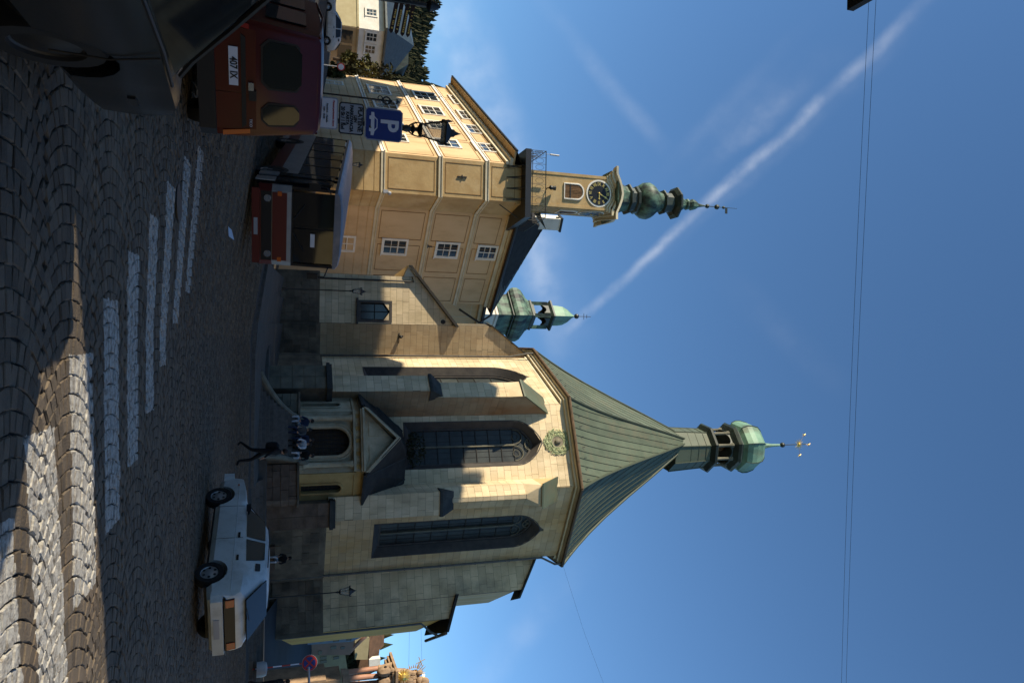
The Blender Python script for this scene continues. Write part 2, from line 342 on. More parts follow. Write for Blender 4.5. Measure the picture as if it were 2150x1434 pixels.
# ---------------------------------------------------------------- terrain, street, cobbles
def grid(name, xs, ys, zf, m, **kw):
    mb = MB(); vs = [(x, y, zf(x, y)) for y in ys for x in xs]; n = len(xs)
    fs = [(j * n + i, j * n + i + 1, (j + 1) * n + i + 1, (j + 1) * n + i) for j in range(len(ys) - 1) for i in range(n - 1)]
    mb.add(vs, fs, 0, .5, True); return mb.build(name, m, **kw)
def rng(a, b, st): return [a + st * i for i in range(int(round((b - a) / st)) + 1)]
COB = 32.0
ground = grid('ground', rng(-900, 900, 60), rng(-300, 1400, 50), lambda x, y: -3.0, M['hillside'], kind='structure')
street = grid('street', rng(-60, -12, 4) + rng(-10, 30, 1) + rng(34, 90, 4), rng(-30, -2, 4) + rng(0, 46, 1) + rng(50, 130, 4),
              lambda x, y: gz(x, y) - (.022 if y < COB else 0.004), [M['asphalt']], kind='structure')
cobroad = grid('cobbled_road_bed', rng(-14, 14, .5), rng(0, COB - .5, .5), lambda x, y: gz(x, y) - .016, [M['dirt']], kind='structure')
def sett(cx, cy, ang, lr, lt, z, jit=1.):
    """one stone: lr across the course, lt along it"""
    c, s = cos(ang), sin(ang); vs = []
    for k, (f, zz) in enumerate(((1., -.03), (1., -.002), (.88, .007))):
        for a, b in ((-1, -1), (1, -1), (1, 1), (-1, 1)):
            X = a * lr / 2 * f + random.uniform(-.005, .005) * jit; Y = b * lt / 2 * f + random.uniform(-.005, .005) * jit
            if k == 2: zz2 = zz + random.uniform(-.004, .004)
            else: zz2 = zz
            vs.append((cx + X * c - Y * s, cy + X * s + Y * c, z + zz2))
    fs = [(0, 1, 5, 4), (1, 2, 6, 5), (2, 3, 7, 6), (3, 0, 4, 7), (4, 5, 9, 8), (5, 6, 10, 9), (6, 7, 11, 10), (7, 4, 8, 11), (8, 9, 10, 11)]
    return vs, fs
stones = []
CW = 1.38; RR = 1.0; SP = .15
for j in range(-1, 22):
    yc = 5.12 + CW * j; hmax = math.asin(CW / 2 / RR)
    if yc > COB - .3: break
    xlim = max(4.2, yc * .56 + 2)
    for k in range(int(-xlim / SP) - 6, int(xlim / SP) + 8):
        n = 13; off = random.uniform(-.25, .25)
        for i in range(n):
            ph = -hmax + 2 * hmax * (i + .5 + off * .3) / n
            x = k * SP - (RR * cos(ph) - .8); y = yc + RR * sin(ph)
            if abs(x) > .50 * y + 1.2 or y > COB - .5 or y < 3.6: continue
            lr = SP * cos(ph) * random.uniform(.90, .975); lt = 2 * hmax * RR / n * random.uniform(.88, .97)
            stones.append((x + random.uniform(-.006, .006), y + random.uniform(-.006, .006), pi - ph + random.uniform(-.07, .07), lr, lt))
def inview(x, y):
    P = Vector((x, y, -EYE)); d = P.dot(fwd)
    if d <= 0: return 1e9
    a = P.dot(rt) / d * FL; b = P.dot(up) / d * FL
    if a < -600 or a > 720 or b < -1078: return 1e9   # the left edge lies under the parked car
    return y
stones.sort(key=lambda s_: inview(s_[0], s_[1]))
big = MB()
for i, (x, y, a, lr, lt) in enumerate(stones):
    z = gz(x, y) + random.uniform(-.006, .005)
    if i < 300:
        mb = MB(); vs, fs = sett(0, 0, a, lr, lt, 0); mb.add(vs, fs); o = mb.build('cobblestone', M['cobble'], cobroad); o.location = (x, y, z)
    else:
        vs, fs = sett(x, y, a, lr, lt, z)
        if y > 13: vs = vs[:4] + vs[8:]; fs = [(0, 1, 5, 4), (1, 2, 6, 5), (2, 3, 7, 6), (3, 0, 4, 7), (4, 5, 6, 7)]
        big.add(vs, fs)
big.build('cobblestones', M['cobble'], cobroad, kind='stuff')

# ---------------------------------------------------------------- wall builder with openings, blocks of stucco ashlar
BLOCKS_AS_OBJECTS = [0]
def clip_poly(poly, a, b, c):
    """keep a*s+b*z<=c"""
    out = []
    for i in range(len(poly)):
        p, q = poly[i], poly[(i + 1) % len(poly)]; fp, fq = a * p[0] + b * p[1] - c, a * q[0] + b * q[1] - c
        if fp <= 0: out.append(p)
        if (fp < 0 < fq) or (fq < 0 < fp): t = fp / (fp - fq); out.append((p[0] + (q[0] - p[0]) * t, p[1] + (q[1] - p[1]) * t))
    return out
class Opening:
    def __init__(self, s0, s1, z0, zs, z1, pointed=True): self.s0, self.s1, self.z0, self.zs, self.z1, self.pt = s0, s1, z0, zs, z1, pointed
    def half(self, z):
        h = (self.s1 - self.s0) / 2
        if z <= self.zs: return h
        t = (z - self.zs) / max(1e-6, self.z1 - self.zs)
        if t >= 1: return 0
        return h * ((1 - t ** 1.9) ** .75 if self.pt else math.sqrt(1 - t * t))
    def outline(self, n=9, grow=0.):
        c = (self.s0 + self.s1) / 2; h0 = (self.s1 - self.s0) / 2; k = (h0 + grow) / h0
        L_ = [(c - h0 * k, self.z0 - min(grow, 99) * (1 if grow < 0 else 0))]
        zz = [self.zs + (self.z1 - self.zs) * (1 - (1 - i / n) ** 1.6) for i in range(n + 1)]
        pts = []
        for z in zz: pts.append((self.half(z), z))
        hz = (self.z1 + grow * 1.15 - self.zs) / (self.z1 - self.zs)
        left = [(c - hh * k, self.zs + (z - self.zs) * hz) for hh, z in pts]; right = [(c + hh * k, self.zs + (z - self.zs) * hz) for hh, z in pts[:-1]][::-1]
        zb = self.z0 - grow if grow < 0 else self.z0
        return [(c - h0 * k, zb)] + left + right + [(c + h0 * k, zb)]
def backing(F, s0, s1, z0, z1, ops, m, parent, thick=.8, top=None, name='wall'):
    """wall body with real holes"""
    mb = MB(); cuts = sorted(ops, key=lambda o: o.s0); cur = s0
    def col(a, b, za, zb):
        if b - a < 1e-4 or zb - za < 1e-4: return
        P = [(a, za), (b, za), (b, zb), (a, zb)]
        if top: 
            for hp in top: P = clip_poly(P, *hp)
        if len(P) > 2: mb.fprism(F, P, -thick, 0, 0, .5)
    for o in cuts:
        col(cur, o.s0, z0, z1); col(o.s0, o.s1, z0, o.z0)
        ol = o.outline()
        arch = [p for p in ol[1:-1]]
        for p, q in zip(arch, arch[1:]):
            if q[0] - p[0] < 1e-5: continue
            P = [(p[0], p[1]), (q[0], q[1]), (q[0], z1), (p[0], z1)]
            if top:
                for hp in top: P = clip_poly(P, *hp)
            if len(P) > 2: mb.fprism(F, P, -thick, 0, 0, .5)
        cur = o.s1
    col(cur, s1, z0, z1)
    return mb.build(name, m, parent)
def blocks(F, s0, s1, z0, z1, ops, mats, parent, top=None, bw=.82, bh=.43, th=.015, gap=.013, own=0, o0=0., name='stucco_block'):
    """ashlar blocks proud of the wall; the first `own` of them are objects"""
    mbs = MB(); row = 0; z = z0; made = 0
    while z < z1 - .02:
        zt = min(z + bh, z1); s = s0 - (bw * .5 if row % 2 else 0) - random.uniform(0, .12); 
        while s < s1:
            wd = bw * random.uniform(.82, 1.18); a, b = max(s, s0), min(s + wd, s1); s += wd
            if b - a < .06: continue
            pieces = [[(a + gap / 2, z + gap / 2), (b - gap / 2, z + gap / 2), (b - gap / 2, zt - gap / 2), (a + gap / 2, zt - gap / 2)]]
            for op in ops:
                if zt <= op.z0 or z >= op.z1: continue
                c = (op.s0 + op.s1) / 2; new = []
                hb, ht = op.half(max(z, op.z0)), op.half(min(zt, op.z1))
                if zt > op.z1: ht = 0
                for P in pieces:
                    # left of the opening
                    k = (hb - ht) / (zt - z) if zt > z else 0
                    Lp = clip_poly(P, 1, -k, (c - hb) - k * z); Rp = clip_poly(P, -1, -k, -(c + hb) - k * z)
                    new += [q for q in (Lp, Rp) if len(q) > 2]
                    if z < op.z0 < zt:
                        Bp = clip_poly(clip_poly(clip_poly(P, 0, 1, op.z0), 1, 0, c + hb), -1, 0, -(c - hb))
                        if len(Bp) > 2: new.append(Bp)
                pieces = new
            for P in pieces:
                if top:
                    for hp in top: P = clip_poly(P, *hp)
                if len(P) < 3: continue
                ar = abs(sum(P[i][0] * P[(i + 1) % len(P)][1] - P[(i + 1) % len(P)][0] * P[i][1] for i in range(len(P)))) / 2
                if ar < .01: continue
                jit = random.uniform(-.004, .004)
                if made < own:
                    mb = MB(); mb.fprism(F, P, o0 - .01, o0 + th + jit); mb.build(name, mats, parent); made += 1
                else: mbs.fprism(F, P, o0 - .01, o0 + th + jit)
        z = zt; row += 1
    if mbs.v: mbs.build(name + 's', mats, parent, kind='stuff')
def gothic(F, op, parent, depth=.62, inset=.34, bands=7, mull=True, wavy=True):
    """splayed dark stone reveal, mullion, lead bars and glass panes"""
    mb = MB(); A = op.outline(12); c = (op.s0 + op.s1) / 2
    inner = Opening(op.s0 + inset, op.s1 - inset, op.z0 + .45, op.zs, op.z1 - inset * 1.5, op.pt); B = inner.outline(12)
    def ring(P, o0, Q, o1):
        n = len(P); mb.add([F.pt(s, z, o0) for s, z in P] + [F.pt(s, z, o1) for s, z in Q], [(i, (i + 1) % n, n + (i + 1) % n, n + i) for i in range(n)], 0, .5)
    G = Opening(op.s0 - .05, op.s1 + .05, op.z0 - .05, op.zs, op.z1 + .07, op.pt).outline(12)
    mid = Opening(op.s0 + inset * .75, op.s1 - inset * .75, op.z0 + .32, op.zs, op.z1 - inset * 1.1, op.pt).outline(12)
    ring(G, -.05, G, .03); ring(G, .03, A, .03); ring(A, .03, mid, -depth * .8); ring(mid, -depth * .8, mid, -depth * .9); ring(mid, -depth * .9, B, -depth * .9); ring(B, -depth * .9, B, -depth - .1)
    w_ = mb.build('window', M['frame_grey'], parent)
    # panes between the bars
    zt = inner.z1; zb = inner.z0; H_ = op.zs - zb; n = bands
    sides = ((inner.s0, c), (c, inner.s1)) if mull else ((inner.s0, inner.s1),)
    for a, b in sides:
        for i in range(n):
            q = MB(); q.fbox(F, a + .03, b - .03, zb + H_ * i / n + .02, zb + H_ * (i + 1) / n - .02, -depth - .06 + random.uniform(-.012, .012), -depth - .045); q.build('pane', M['glass_grey'], w_)
    q = MB(); hp = [(s, z) for s, z in B if z >= op.zs - .01]; q.fprism(F, hp, -depth - .08, -depth - .06); q.build('pane', M['glass_grey'], w_)
    lead = MB()
    for i in range(n + 1): z = zb + H_ * i / n; lead.fbox(F, inner.s0, inner.s1, z - .022, z + .022, -depth - .04, -depth - .0)
    for a, b in sides:
        for t in (.33, .66): lead.fbox(F, a + (b - a) * t - .008, a + (b - a) * t + .008, zb, op.zs, -depth - .045, -depth - .03)
    lead.build('lead_bars', M['lead'], w_)
    if mull:
        q = MB(); q.fbox(F, c - .05, c + .05, zb, op.zs, -depth - .05, -depth + .10)
        h = (inner.s1 - inner.s0) / 2
        for sg in (-1, 1):
            cc = c + sg * h / 2
            arc = [F.pt(cc + h / 2 * .92 * cos(t), op.zs + h / 2 * 1.1 * sin(t), -depth + .03) for t in [pi * i / 10 for i in range(11)]]
            q.tube(arc, .030, 6)
            foil = [F.pt(cc + h * .22 * cos(t), op.zs + h * .12 + h * .2 * sin(t), -depth + .02) for t in [2 * pi * i / 10 for i in range(10)]]
            q.tube(foil, .016, 5, closed=True)
        zc = op.zs + h * 1.05
        q.tube([F.pt(c + h * .36 * cos(t), zc + h * .36 * sin(t), -depth + .03) for t in [2 * pi * i / 12 for i in range(12)]], .028, 6, closed=True)
        for t in range(4):
            q.tube([F.pt(c + h * .17 * cos(a) + h * .17 * cos(t * pi / 2), zc + h * .17 * sin(a) + h * .17 * sin(t * pi / 2), -depth + .02) for a in [2 * pi * i / 8 for i in range(8)]], .02, 5, closed=True)
        q.build('tracery', M['greystone'], w_)
    return w_

# ================================================================ THE CHURCH
ZP = 4.05; ZE = 18.72
W0, W1, W2, W3, W4, W5 = (1.2, 62), (1.2, 48.9), (3.95, 42.3), (8.75, 40.25), (13.75, 42.95), (14.3, 62)
church = thing('church', 'tall pale stucco church with polygonal choir, pointed windows and green seamed roof', 'church', loc=(8, 46, 1))
church.location = (0, 0, 0)
FL_, FC, FRt = FR(W1, W2), FR(W2, W3), FR(W3, W4)
FSL, FSR = FR(W0, W1), FR(W4, W5, flip=False)
def op_uv(F, uL, uR, vb, vs, vt, o=0):
    sa = F.uv(uL, (vb + vs) / 2, o)[0]; sb = F.uv(uR, (vb + vs) / 2, o)[0]; um = (uL + uR) / 2
    return Opening(sa, sb, F.uv(um, vb, o)[1], F.uv(um, vs, o)[1], F.uv(um, vt, o)[1])
oC = op_uv(FC, 886, 980, 850, 1085, 1137); oR = op_uv(FRt, 1092, 1158, 785, 1080, 1130); oL = op_uv(FL_, 772, 812, 767, 1040, 1105)
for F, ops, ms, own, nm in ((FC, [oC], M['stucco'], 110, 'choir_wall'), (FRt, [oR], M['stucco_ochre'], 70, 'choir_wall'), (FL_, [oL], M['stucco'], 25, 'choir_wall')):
    wl = backing(F, 0, F.len, .3, ZE, ops, M['joint'], church, name=nm)
    blocks(F, 0.01, F.len - .01, ZP, ZE, ops, ms, wl, own=own)
    pl = MB(); pl.fbox(F, -.1, F.len + .1, .2, ZP, -.2, .22); pl.fbox(F, -.1, F.len + .1, ZP, ZP + .1, -.2, .14); pl.build('plinth', M['plinth'], church)
for F, op in ((FC, oC), (FRt, oR), (FL_, oL)):
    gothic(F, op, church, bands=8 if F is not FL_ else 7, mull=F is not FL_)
q = MB(); q.zprism([(1.25, 49), (1.25, 62), (14.2, 62), (13.7, 43.1), (13.2, 44), (2.5, 47.8)], .3, ZE - .02); q.build('nave_wall', M['stucco_tan'], church)
# cornice under the eaves
EV = [(.62, 62), (.6, 48.8), (3.5, 41.92), (8.79, 39.69), (14.29, 42.69), (14.8, 62)]
def offs(P, k, cxy=(7.7, 52)): return [(cxy[0] + (x - cxy[0]) * k, cxy[1] + (y - cxy[1]) * k) for x, y in P]
cor = MB()
for kk, z0, z1 in ((.93, ZE - .35, ZE - .15), (.955, ZE - .15, ZE), (.975, ZE, ZE + .14)): cor.zprism(offs(EV, kk), z0, z1, 0, .5)
cor.build('cornice', M['ivory'], church)
# roof: concave hipped facets made of seamed strips
APEX = Vector((7.75, 50.0, 32.9)); ZR = 19.0
q = MB(); q.zprism(offs(EV, .998), ZE + .13, 19.02); q.build('eaves_board', M['ivory'], church)
core = MB()
def bell(P, t):
    """point on the roof between eave point P and the ridge end, bell-cast near the eave"""
    Q = Vector((P[0], P[1], ZR)); R_ = APEX; v = Q.lerp(R_, t); sag = .95 * sin(pi * min(1, t * 1.15)) * (1 - t) ; return Vector((v.x, v.y, v.z - sag))
ridge_end = Vector((7.9, 62, 32.9))
def rpt(i, a, t, lift=0.):
    """facet i, fraction a along its eave, fraction t up"""
    P0, P1 = EV[i], EV[i + 1]; P = (P0[0] + (P1[0] - P0[0]) * a, P0[1] + (P1[1] - P0[1]) * a)
    if i in (0, 4):
        far = (1 - a) if i == 0 else a
        top = APEX.lerp(ridge_end, far); Q = Vector((P[0], P[1], ZR)); v = Q.lerp(top, t); v.z -= .95 * sin(pi * min(1, t * 1.15)) * (1 - t); 
        return v + Vector((0, 0, lift))
    return bell(P, t) + Vector((0, 0, lift))
TS = [0, .06, .13, .22, .34, .5, .68, .85, 1]
for i in range(5):
    n = 12
    for a in range(n):
        for t0, t1 in zip(TS, TS[1:]):
            core.add([rpt(i, a / n, t0, -.06), rpt(i, (a + 1) / n, t0, -.06), rpt(i, (a + 1) / n, t1, -.06), rpt(i, a / n, t1, -.06)], [(0, 1, 2, 3)], 0, .5)
roof = core.build('roof', M['seam'], church)
# strips run up the slope at a constant width, cut off by the hips
for i in (1, 2, 3):
    P0 = Vector(EV[i]); P1 = Vector(EV[i + 1]); ln = (P1 - P0).length; d = (P1 - P0) / ln; mid = (P0 + P1) / 2
    nst = 12 if i != 1 else 12; wst = ln / nst
    ax = Vector((APEX.x, APEX.y)); sa = (ax - P0).dot(d) / ln   # where the apex falls along the eave
    for k in range(nst):
        s0, s1 = k / nst, (k + 1) / nst
        mb = MB(); sm = MB(); prev = None
        for t0, t1 in zip([x / 16 for x in range(16)], [x / 16 for x in range(1, 17)]):
            # at height t the facet spans s in [t*sa, 1-t*(1-sa)]
            def quad(t):
                lo, hi = t * sa, 1 - t * (1 - sa)
                a, b = max(s0, lo), min(s1, hi)
                return (a, b, lo, hi)
            a0, b0, l0, h0 = quad(t0); a1, b1, l1, h1 = quad(t1)
            if b0 <= a0: break
            if b1 < a1: a1 = b1 = (a1 + b1) / 2
            def pp(s, t, lo, hi, lift):
                f = (s - lo) / (hi - lo) if hi - lo > 1e-4 else .5
                return rpt(i, min(1, max(0, f)), t, lift)
            g0 = .004
            mb.add([pp(a0 + g0, t0, l0, h0, 0), pp(b0 - g0, t0, l0, h0, 0), pp(b1 - g0, t1, l1, h1, 0), pp(a1 + g0, t1, l1, h1, 0)], [(0, 1, 2, 3)], 0, .5)
            if s0 > l0 and s0 < h0 and s0 > l1 and s0 < h1 and s0 > 0:
                A_, B_ = pp(s0, t0, l0, h0, .02), pp(s0, t1, l1, h1, .02); sm.tube([A_, B_], .024, 4, smooth=False)
        r_ = random.random(); mb.r = [r_] * len(mb.v)
        if mb.v: mb.build('roof_panel', M['roof_green'], roof)
        if sm.v: sm.build('seam', M['seam'], roof)
hip = MB()
for i in (1, 2, 3, 4): hip.tube([rpt(i, 0, t, .05) for t in TS], .09, 6)
hip.build('hip_ridge', M['seam'], church)
tie = MB()   # snow hooks
for i in (1, 2, 3):
    for k in range(8):
        a = rpt(i, (k + .5) / 8, .06, .04); tie.tube([a, a + Vector((0, 0, .16))], .02, 5)
tie.build('snow_guards', M['iron'], church)
gut = MB()
gp = [Vector((x, y, ZR - .03)) for x, y in offs(EV, 1.008)]
for a, b in zip(gp, gp[1:]): gut.tube([a, b], .11, 8)
gut.build('gutter', M['rust'], church)
def pipe(F, s, z0, z1, o, gutter_pt, name='downpipe', m='pipe', r=.07, parent=None):
    q = MB(); pts = [F.pt(s, z0, o), F.pt(s, z1, o)]
    if gutter_pt is not None: pts += [Vector(gutter_pt) + Vector((0, 0, -.5)), Vector(gutter_pt)]
    q.tube(pts, r, 8)
    z = z0 + 1
    while z < z1: q.tube([F.pt(s, z, o), F.pt(s, z + .06, o)], r * 1.35, 8); z += 2.2
    return q.build(name, M[m], parent or church)
sr = FRt.uv(1185, 920, .15)[0]; pipe(FRt, FRt.len - .1, 1.2, 17.6, .18, gp[4] + Vector((-.15, 0, 0)), m='pipe')
pipe(FL_, .15, 1.4, 17.2, .18, gp[1] + Vector((.3, -.4, 0)), m='pipe')
# ---- turret on the ridge
TX, TY = 8.42, 50.6
tur = MB(); ph8 = R(22.5 + 8)
tur.lathe(TX, TY, [(1.75, 31.0), (1.62, 33.2), (1.55, 34.3)], 8, 0, ph8, smooth=False)
tb = tur.build('turret_base', M['roof_green'], church)
# panel joints on the turret base
q = MB()
for z in (32.4, 33.1, 33.8): q.lathe(TX, TY, [(1.68 - (z - 32) * .045 + .02, z - .02), (1.68 - (z - 32) * .045 + .02, z + .02)], 8, 0, ph8, smooth=False)
for j in range(8):
    a = 2 * pi * j / 8 + ph8; q.tube([(TX + 1.76 * cos(a), TY + 1.76 * sin(a), 31), (TX + 1.56 * cos(a), TY + 1.56 * sin(a), 34.3)], .045, 5)
q.build('seam', M['seam'], tb)
q = MB(); q.lathe(TX, TY, [(1.55, 34.2), (1.95, 34.45), (2.0, 34.6), (1.85, 34.75), (1.5, 34.95)], 8, 0, ph8, smooth=False); q.build('turret_cornice', M['copper_dark'], church)
q = MB()
for j in range(8):
    a = 2 * pi * j / 8 + ph8; px, py = TX + 1.42 * cos(a), TY + 1.42 * sin(a); q.lathe(px, py, [(.16, 34.85), (.13, 35.0), (.12, 36.1), (.19, 36.2), (.19, 36.35)], 8)
q.build('lantern_columns', M['greystone'], church)
q = MB()
for j in range(8):   # arched heads between the columns
    a0 = 2 * pi * j / 8 + ph8; a1 = a0 + pi / 4; P0 = (TX + 1.42 * cos(a0), TY + 1.42 * sin(a0)); P1 = (TX + 1.42 * cos(a1), TY + 1.42 * sin(a1)); F = FR(P0, P1)
    n_ = 8
    for i in range(n_):
        sa_, sb_ = F.len * i / n_, F.len * (i + 1) / n_
        ha = 35.75 + .5 * math.sqrt(max(0, 1 - (2 * i / n_ - 1) ** 2)); hb = 35.75 + .5 * math.sqrt(max(0, 1 - (2 * (i + 1) / n_ - 1) ** 2))
        q.fprism(F, [(sa_, ha), (sb_, hb), (sb_, 36.5), (sa_, 36.5)], -.06, .06)
q.build('arcade', M['copper_dark'], church)
q = MB(); q.lathe(TX, TY, [(.3, 34.9), (.3, 36.3)], 8, 0, ph8); q.build('lantern_core', M['wood'], church)
q = MB(); q.lathe(TX, TY, [(1.5, 36.35), (1.9, 36.6), (2.02, 36.8), (1.95, 36.95), (1.6, 37.2), (1.6, 37.3)], 8, 0, ph8, smooth=False); q.build('lantern_cornice', M['copper_dark'], church)
q = MB(); q.lathe(TX, TY, [(1.55, 37.2), (1.95, 37.45), (2.12, 37.85), (2.12, 38.3), (1.95, 38.9), (1.55, 39.35), (.95, 39.7), (.5, 39.85), (.34, 40.05), (.22, 40.5), (.13, 41.1), (.10, 41.9)], 8, 0, ph8, smooth=False)
dome = q.build('dome', M['copper'], church)
q = MB()
for j in range(8):
    a = 2 * pi * j / 8 + ph8; q.tube([(TX + r_ * 1.01 * cos(a), TY + r_ * 1.01 * sin(a), z) for r_, z in [(1.95, 37.45), (2.12, 37.85), (2.12, 38.3), (1.95, 38.9), (1.55, 39.35), (.95, 39.7)]], .035, 5)
q.build('dome_rib', M['copper_dark'], dome)
q = MB(); q.tube([(TX, TY, 41.7), (TX, TY, 44.6)], .035, 6); q.ball((TX, TY, 42.2), .22, 10); 
q.build('finial', M['copper_dark'], church)
q = MB(); sc_ = Vector((TX, TY, 43.9))
for j in range(12): a = 2 * pi * j / 12; q.tube([sc_, sc_ + Vector((cos(a) * .48, 0, sin(a) * .48))], [.06, .008], 5)
q.ball(sc_, .13, 8)
for a, rr in ((.25, 1.0), (1.5, .95), (-1.0, .95)):
    c2 = sc_ + Vector((sin(a * 1.0) * rr, 0, cos(a) * rr)) if a != .25 else sc_ + Vector((.05, 0, 1.0))
    for j in range(6): b_ = 2 * pi * j / 6; q.tube([c2, c2 + Vector((cos(b_) * .2, 0, sin(b_) * .2))], [.035, .008], 4)
    q.tube([sc_, c2], .012, 4)
q.build('gilt_star', M['gold'], church)

# ---- buttresses
def gframe(cx, cy, nx, ny):
    """frame whose n is (nx,ny), s=0 at the centre"""
    n = Vector((nx, ny)).normalized(); d = Vector((-n.y, n.x)); F = FR((cx, cy), (cx + d.x, cy + d.y)); F.n = n; F.d = d; return F
def buttress(F, hw_lo, dep_lo, z_lo, hw_up, dep_up, z_up, zcap, side_m, front_m, base_z, label, cham=0.):
    t = MB().fbox(F, -hw_lo, hw_lo, ZP, z_lo, -.3, dep_lo - .01).build('buttress', M['joint'], church, label=label)
    fr = FR((0, 0), (1, 0)); 
    front = FR((0, 0), (1, 0)); front.p = F.p + F.n * dep_lo; front.d = F.d; front.n = F.n; 
    blocks(front, -hw_lo, hw_lo, ZP, z_lo, [], front_m, t, own=8, o0=-.01, bw=.7)
    for sg in (-1, 1):
        sd_ = FR((0, 0), (1, 0)); sd_.p = F.p + F.d * (sg * hw_lo); sd_.d = F.n; sd_.n = F.d * sg
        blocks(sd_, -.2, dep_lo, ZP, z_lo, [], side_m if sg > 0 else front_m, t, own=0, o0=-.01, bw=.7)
    # weathered sill over the lower stage
    q = MB(); e = .08
    q.add([F.pt(-hw_lo - e, z_lo, dep_up - .2), F.pt(hw_lo + e, z_lo, dep_up - .2), F.pt(hw_lo + e, z_lo, dep_lo + e), F.pt(-hw_lo - e, z_lo, dep_lo + e),
           F.pt(-hw_lo * .8, z_lo + .9, dep_up - .05), F.pt(hw_lo * .8, z_lo + .9, dep_up - .05), F.pt(hw_lo + e, z_lo + .16, dep_lo + e), F.pt(-hw_lo - e, z_lo + .16, dep_lo + e)],
          [(0, 1, 2, 3), (4, 5, 6, 7), (0, 1, 5, 4), (1, 2, 6, 5), (2, 3, 7, 6), (3, 0, 4, 7)])
    q.build('weathering', M['coping'], t)
    # upper stage
    q = MB()
    prof = [(-hw_up, -.3), (hw_up, -.3), (hw_up, dep_up - cham), (hw_up - cham, dep_up), (-hw_up + cham, dep_up), (-hw_up, dep_up - cham)] if cham else [(-hw_up, -.3), (hw_up, -.3), (hw_up, dep_up), (-hw_up, dep_up)]
    pl_ = [(F.p.x + F.d.x * s + F.n.x * o, F.p.y + F.d.y * s + F.n.y * o) for s, o in prof]; q.zprism(pl_, z_lo, z_up - .9)
    q.build('buttress_shaft', M['joint'], t)
    segs = list(zip(pl_, pl_[1:])) + [(pl_[-1], pl_[0])]
    for k, (a, b) in enumerate(segs[1:], 1):
        G = FR(a, b); mid = Vector(((a[0] + b[0]) / 2, (a[1] + b[1]) / 2)); outd = mid - (F.p + F.n * .1)
        if G.n.dot(outd) < 0: G.n = -G.n
        right = G.n.dot(F.d) > .5; left = G.n.dot(F.d) < -.5
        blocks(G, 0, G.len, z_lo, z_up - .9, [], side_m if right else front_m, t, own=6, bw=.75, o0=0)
    # flared head
    q = MB(); b0 = [(F.p.x + F.d.x * s + F.n.x * o, F.p.y + F.d.y * s + F.n.y * o) for s, o in prof]
    hd = [(-hw_up * 1.02, -.3), (hw_up * 1.02, -.3), (hw_up * 1.02, dep_up + .02), (hw_up * .9, dep_up + .06), (-hw_up * .9, dep_up + .06), (-hw_up * 1.02, dep_up + .02)]
    if not cham: hd = [(-hw_up * 1.02, -.3), (hw_up * 1.02, -.3), (hw_up * 1.02, dep_up + .06), (-hw_up * 1.02, dep_up + .06)]
    t0 = [(F.p.x + F.d.x * s + F.n.x * o, F.p.y + F.d.y * s + F.n.y * o) for s, o in hd]; n = len(b0)
    q.add([(x, y, z_up - .9) for x, y in b0] + [(x, y, z_up) for x, y in t0], [tuple(range(n)), tuple(range(2 * n - 1, n - 1, -1))] + [(i, (i + 1) % n, n + (i + 1) % n, n + i) for i in range(n)])
    q.m[3] = 1   # the stained, shade-coloured right flank runs on into the head
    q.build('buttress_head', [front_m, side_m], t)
    # triangular cheeks + sloped cap
    q = MB(); hw = hw_up * 1.02
    q.add([F.pt(-hw, z_up, -.2), F.pt(hw, z_up, -.2), F.pt(hw, z_up, dep_up + .04), F.pt(-hw, z_up, dep_up + .04), F.pt(-hw, zcap, -.2), F.pt(hw, zcap, -.2), F.pt(hw, z_up + .04, dep_up + .04), F.pt(-hw, z_up + .04, dep_up + .04)],
          [(0, 1, 2, 3), (4, 5, 6, 7), (0, 1, 5, 4), (1, 2, 6, 5), (2, 3, 7, 6), (3, 0, 4, 7)])
    q.build('gable_cheeks', side_m, t)
    q = MB(); hw += .10; oo = dep_up + .16
    q.add([F.pt(-hw, zcap, -.1), F.pt(hw, zcap, -.1), F.pt(hw, z_up - .02, oo), F.pt(-hw, z_up - .02, oo), F.pt(-hw, zcap + .1, -.1), F.pt(hw, zcap + .1, -.1), F.pt(hw, z_up + .08, oo), F.pt(-hw, z_up + .08, oo)],
          [(0, 1, 2, 3), (4, 5, 6, 7), (0, 1, 5, 4), (1, 2, 6, 5), (2, 3, 7, 6), (3, 0, 4, 7)])
    q.build('sloped_cap', M['roof_green'], t)
    return t
B1 = gframe(W2[0], W2[1], -.71, -.70); B2 = gframe(W3[0] + .12, W3[1], 0.03, -1)
buttress(B1, .60, 2.05, 9.8, .58, 1.45, 15.6, 17.5, M['stucco_rust_shade'], M['stucco'], 1, 'left buttress with rusty, shade-coloured side beside the centre window')
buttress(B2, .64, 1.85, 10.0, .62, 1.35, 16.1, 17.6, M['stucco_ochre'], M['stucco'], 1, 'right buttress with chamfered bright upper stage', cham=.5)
# old stone piers at the foot of the buttresses
def pier(F, s0, s1, z0, z1, dep, m, label):
    t = MB().fbox(F, s0, s1, z0, z1, 0, dep).build('base_pier', M['plinth'], church, label=label)
    rows = 5; h = (z1 - z0) / rows
    for r_ in range(rows):
        nb = 2
        for k in range(nb):
            a = s0 + (s1 - s0) * k / nb + (.0 if r_ % 2 else 0); b = s0 + (s1 - s0) * (k + 1) / nb
            q = MB(); q.fbox(F, a + .015, b - .015, z0 + h * r_ + .012, z0 + h * (r_ + 1) - .012, 0, dep + random.uniform(.02, .05)); q.build('pier_stone', m, t)
    q = MB(); q.fbox(F, s0 - .1, s1 + .1, z1, z1 + .18, 0, dep + .15); q.fbox(F, s0 - .05, s1 + .05, z1 + .18, z1 + .3, 0, dep + .08); q.build('pier_cap', M['coping'], t)
pier(B1, -.85, .85, 1.0, 4.0, 2.6, M['greystone'], 'grey-green stone pier under the left buttress')
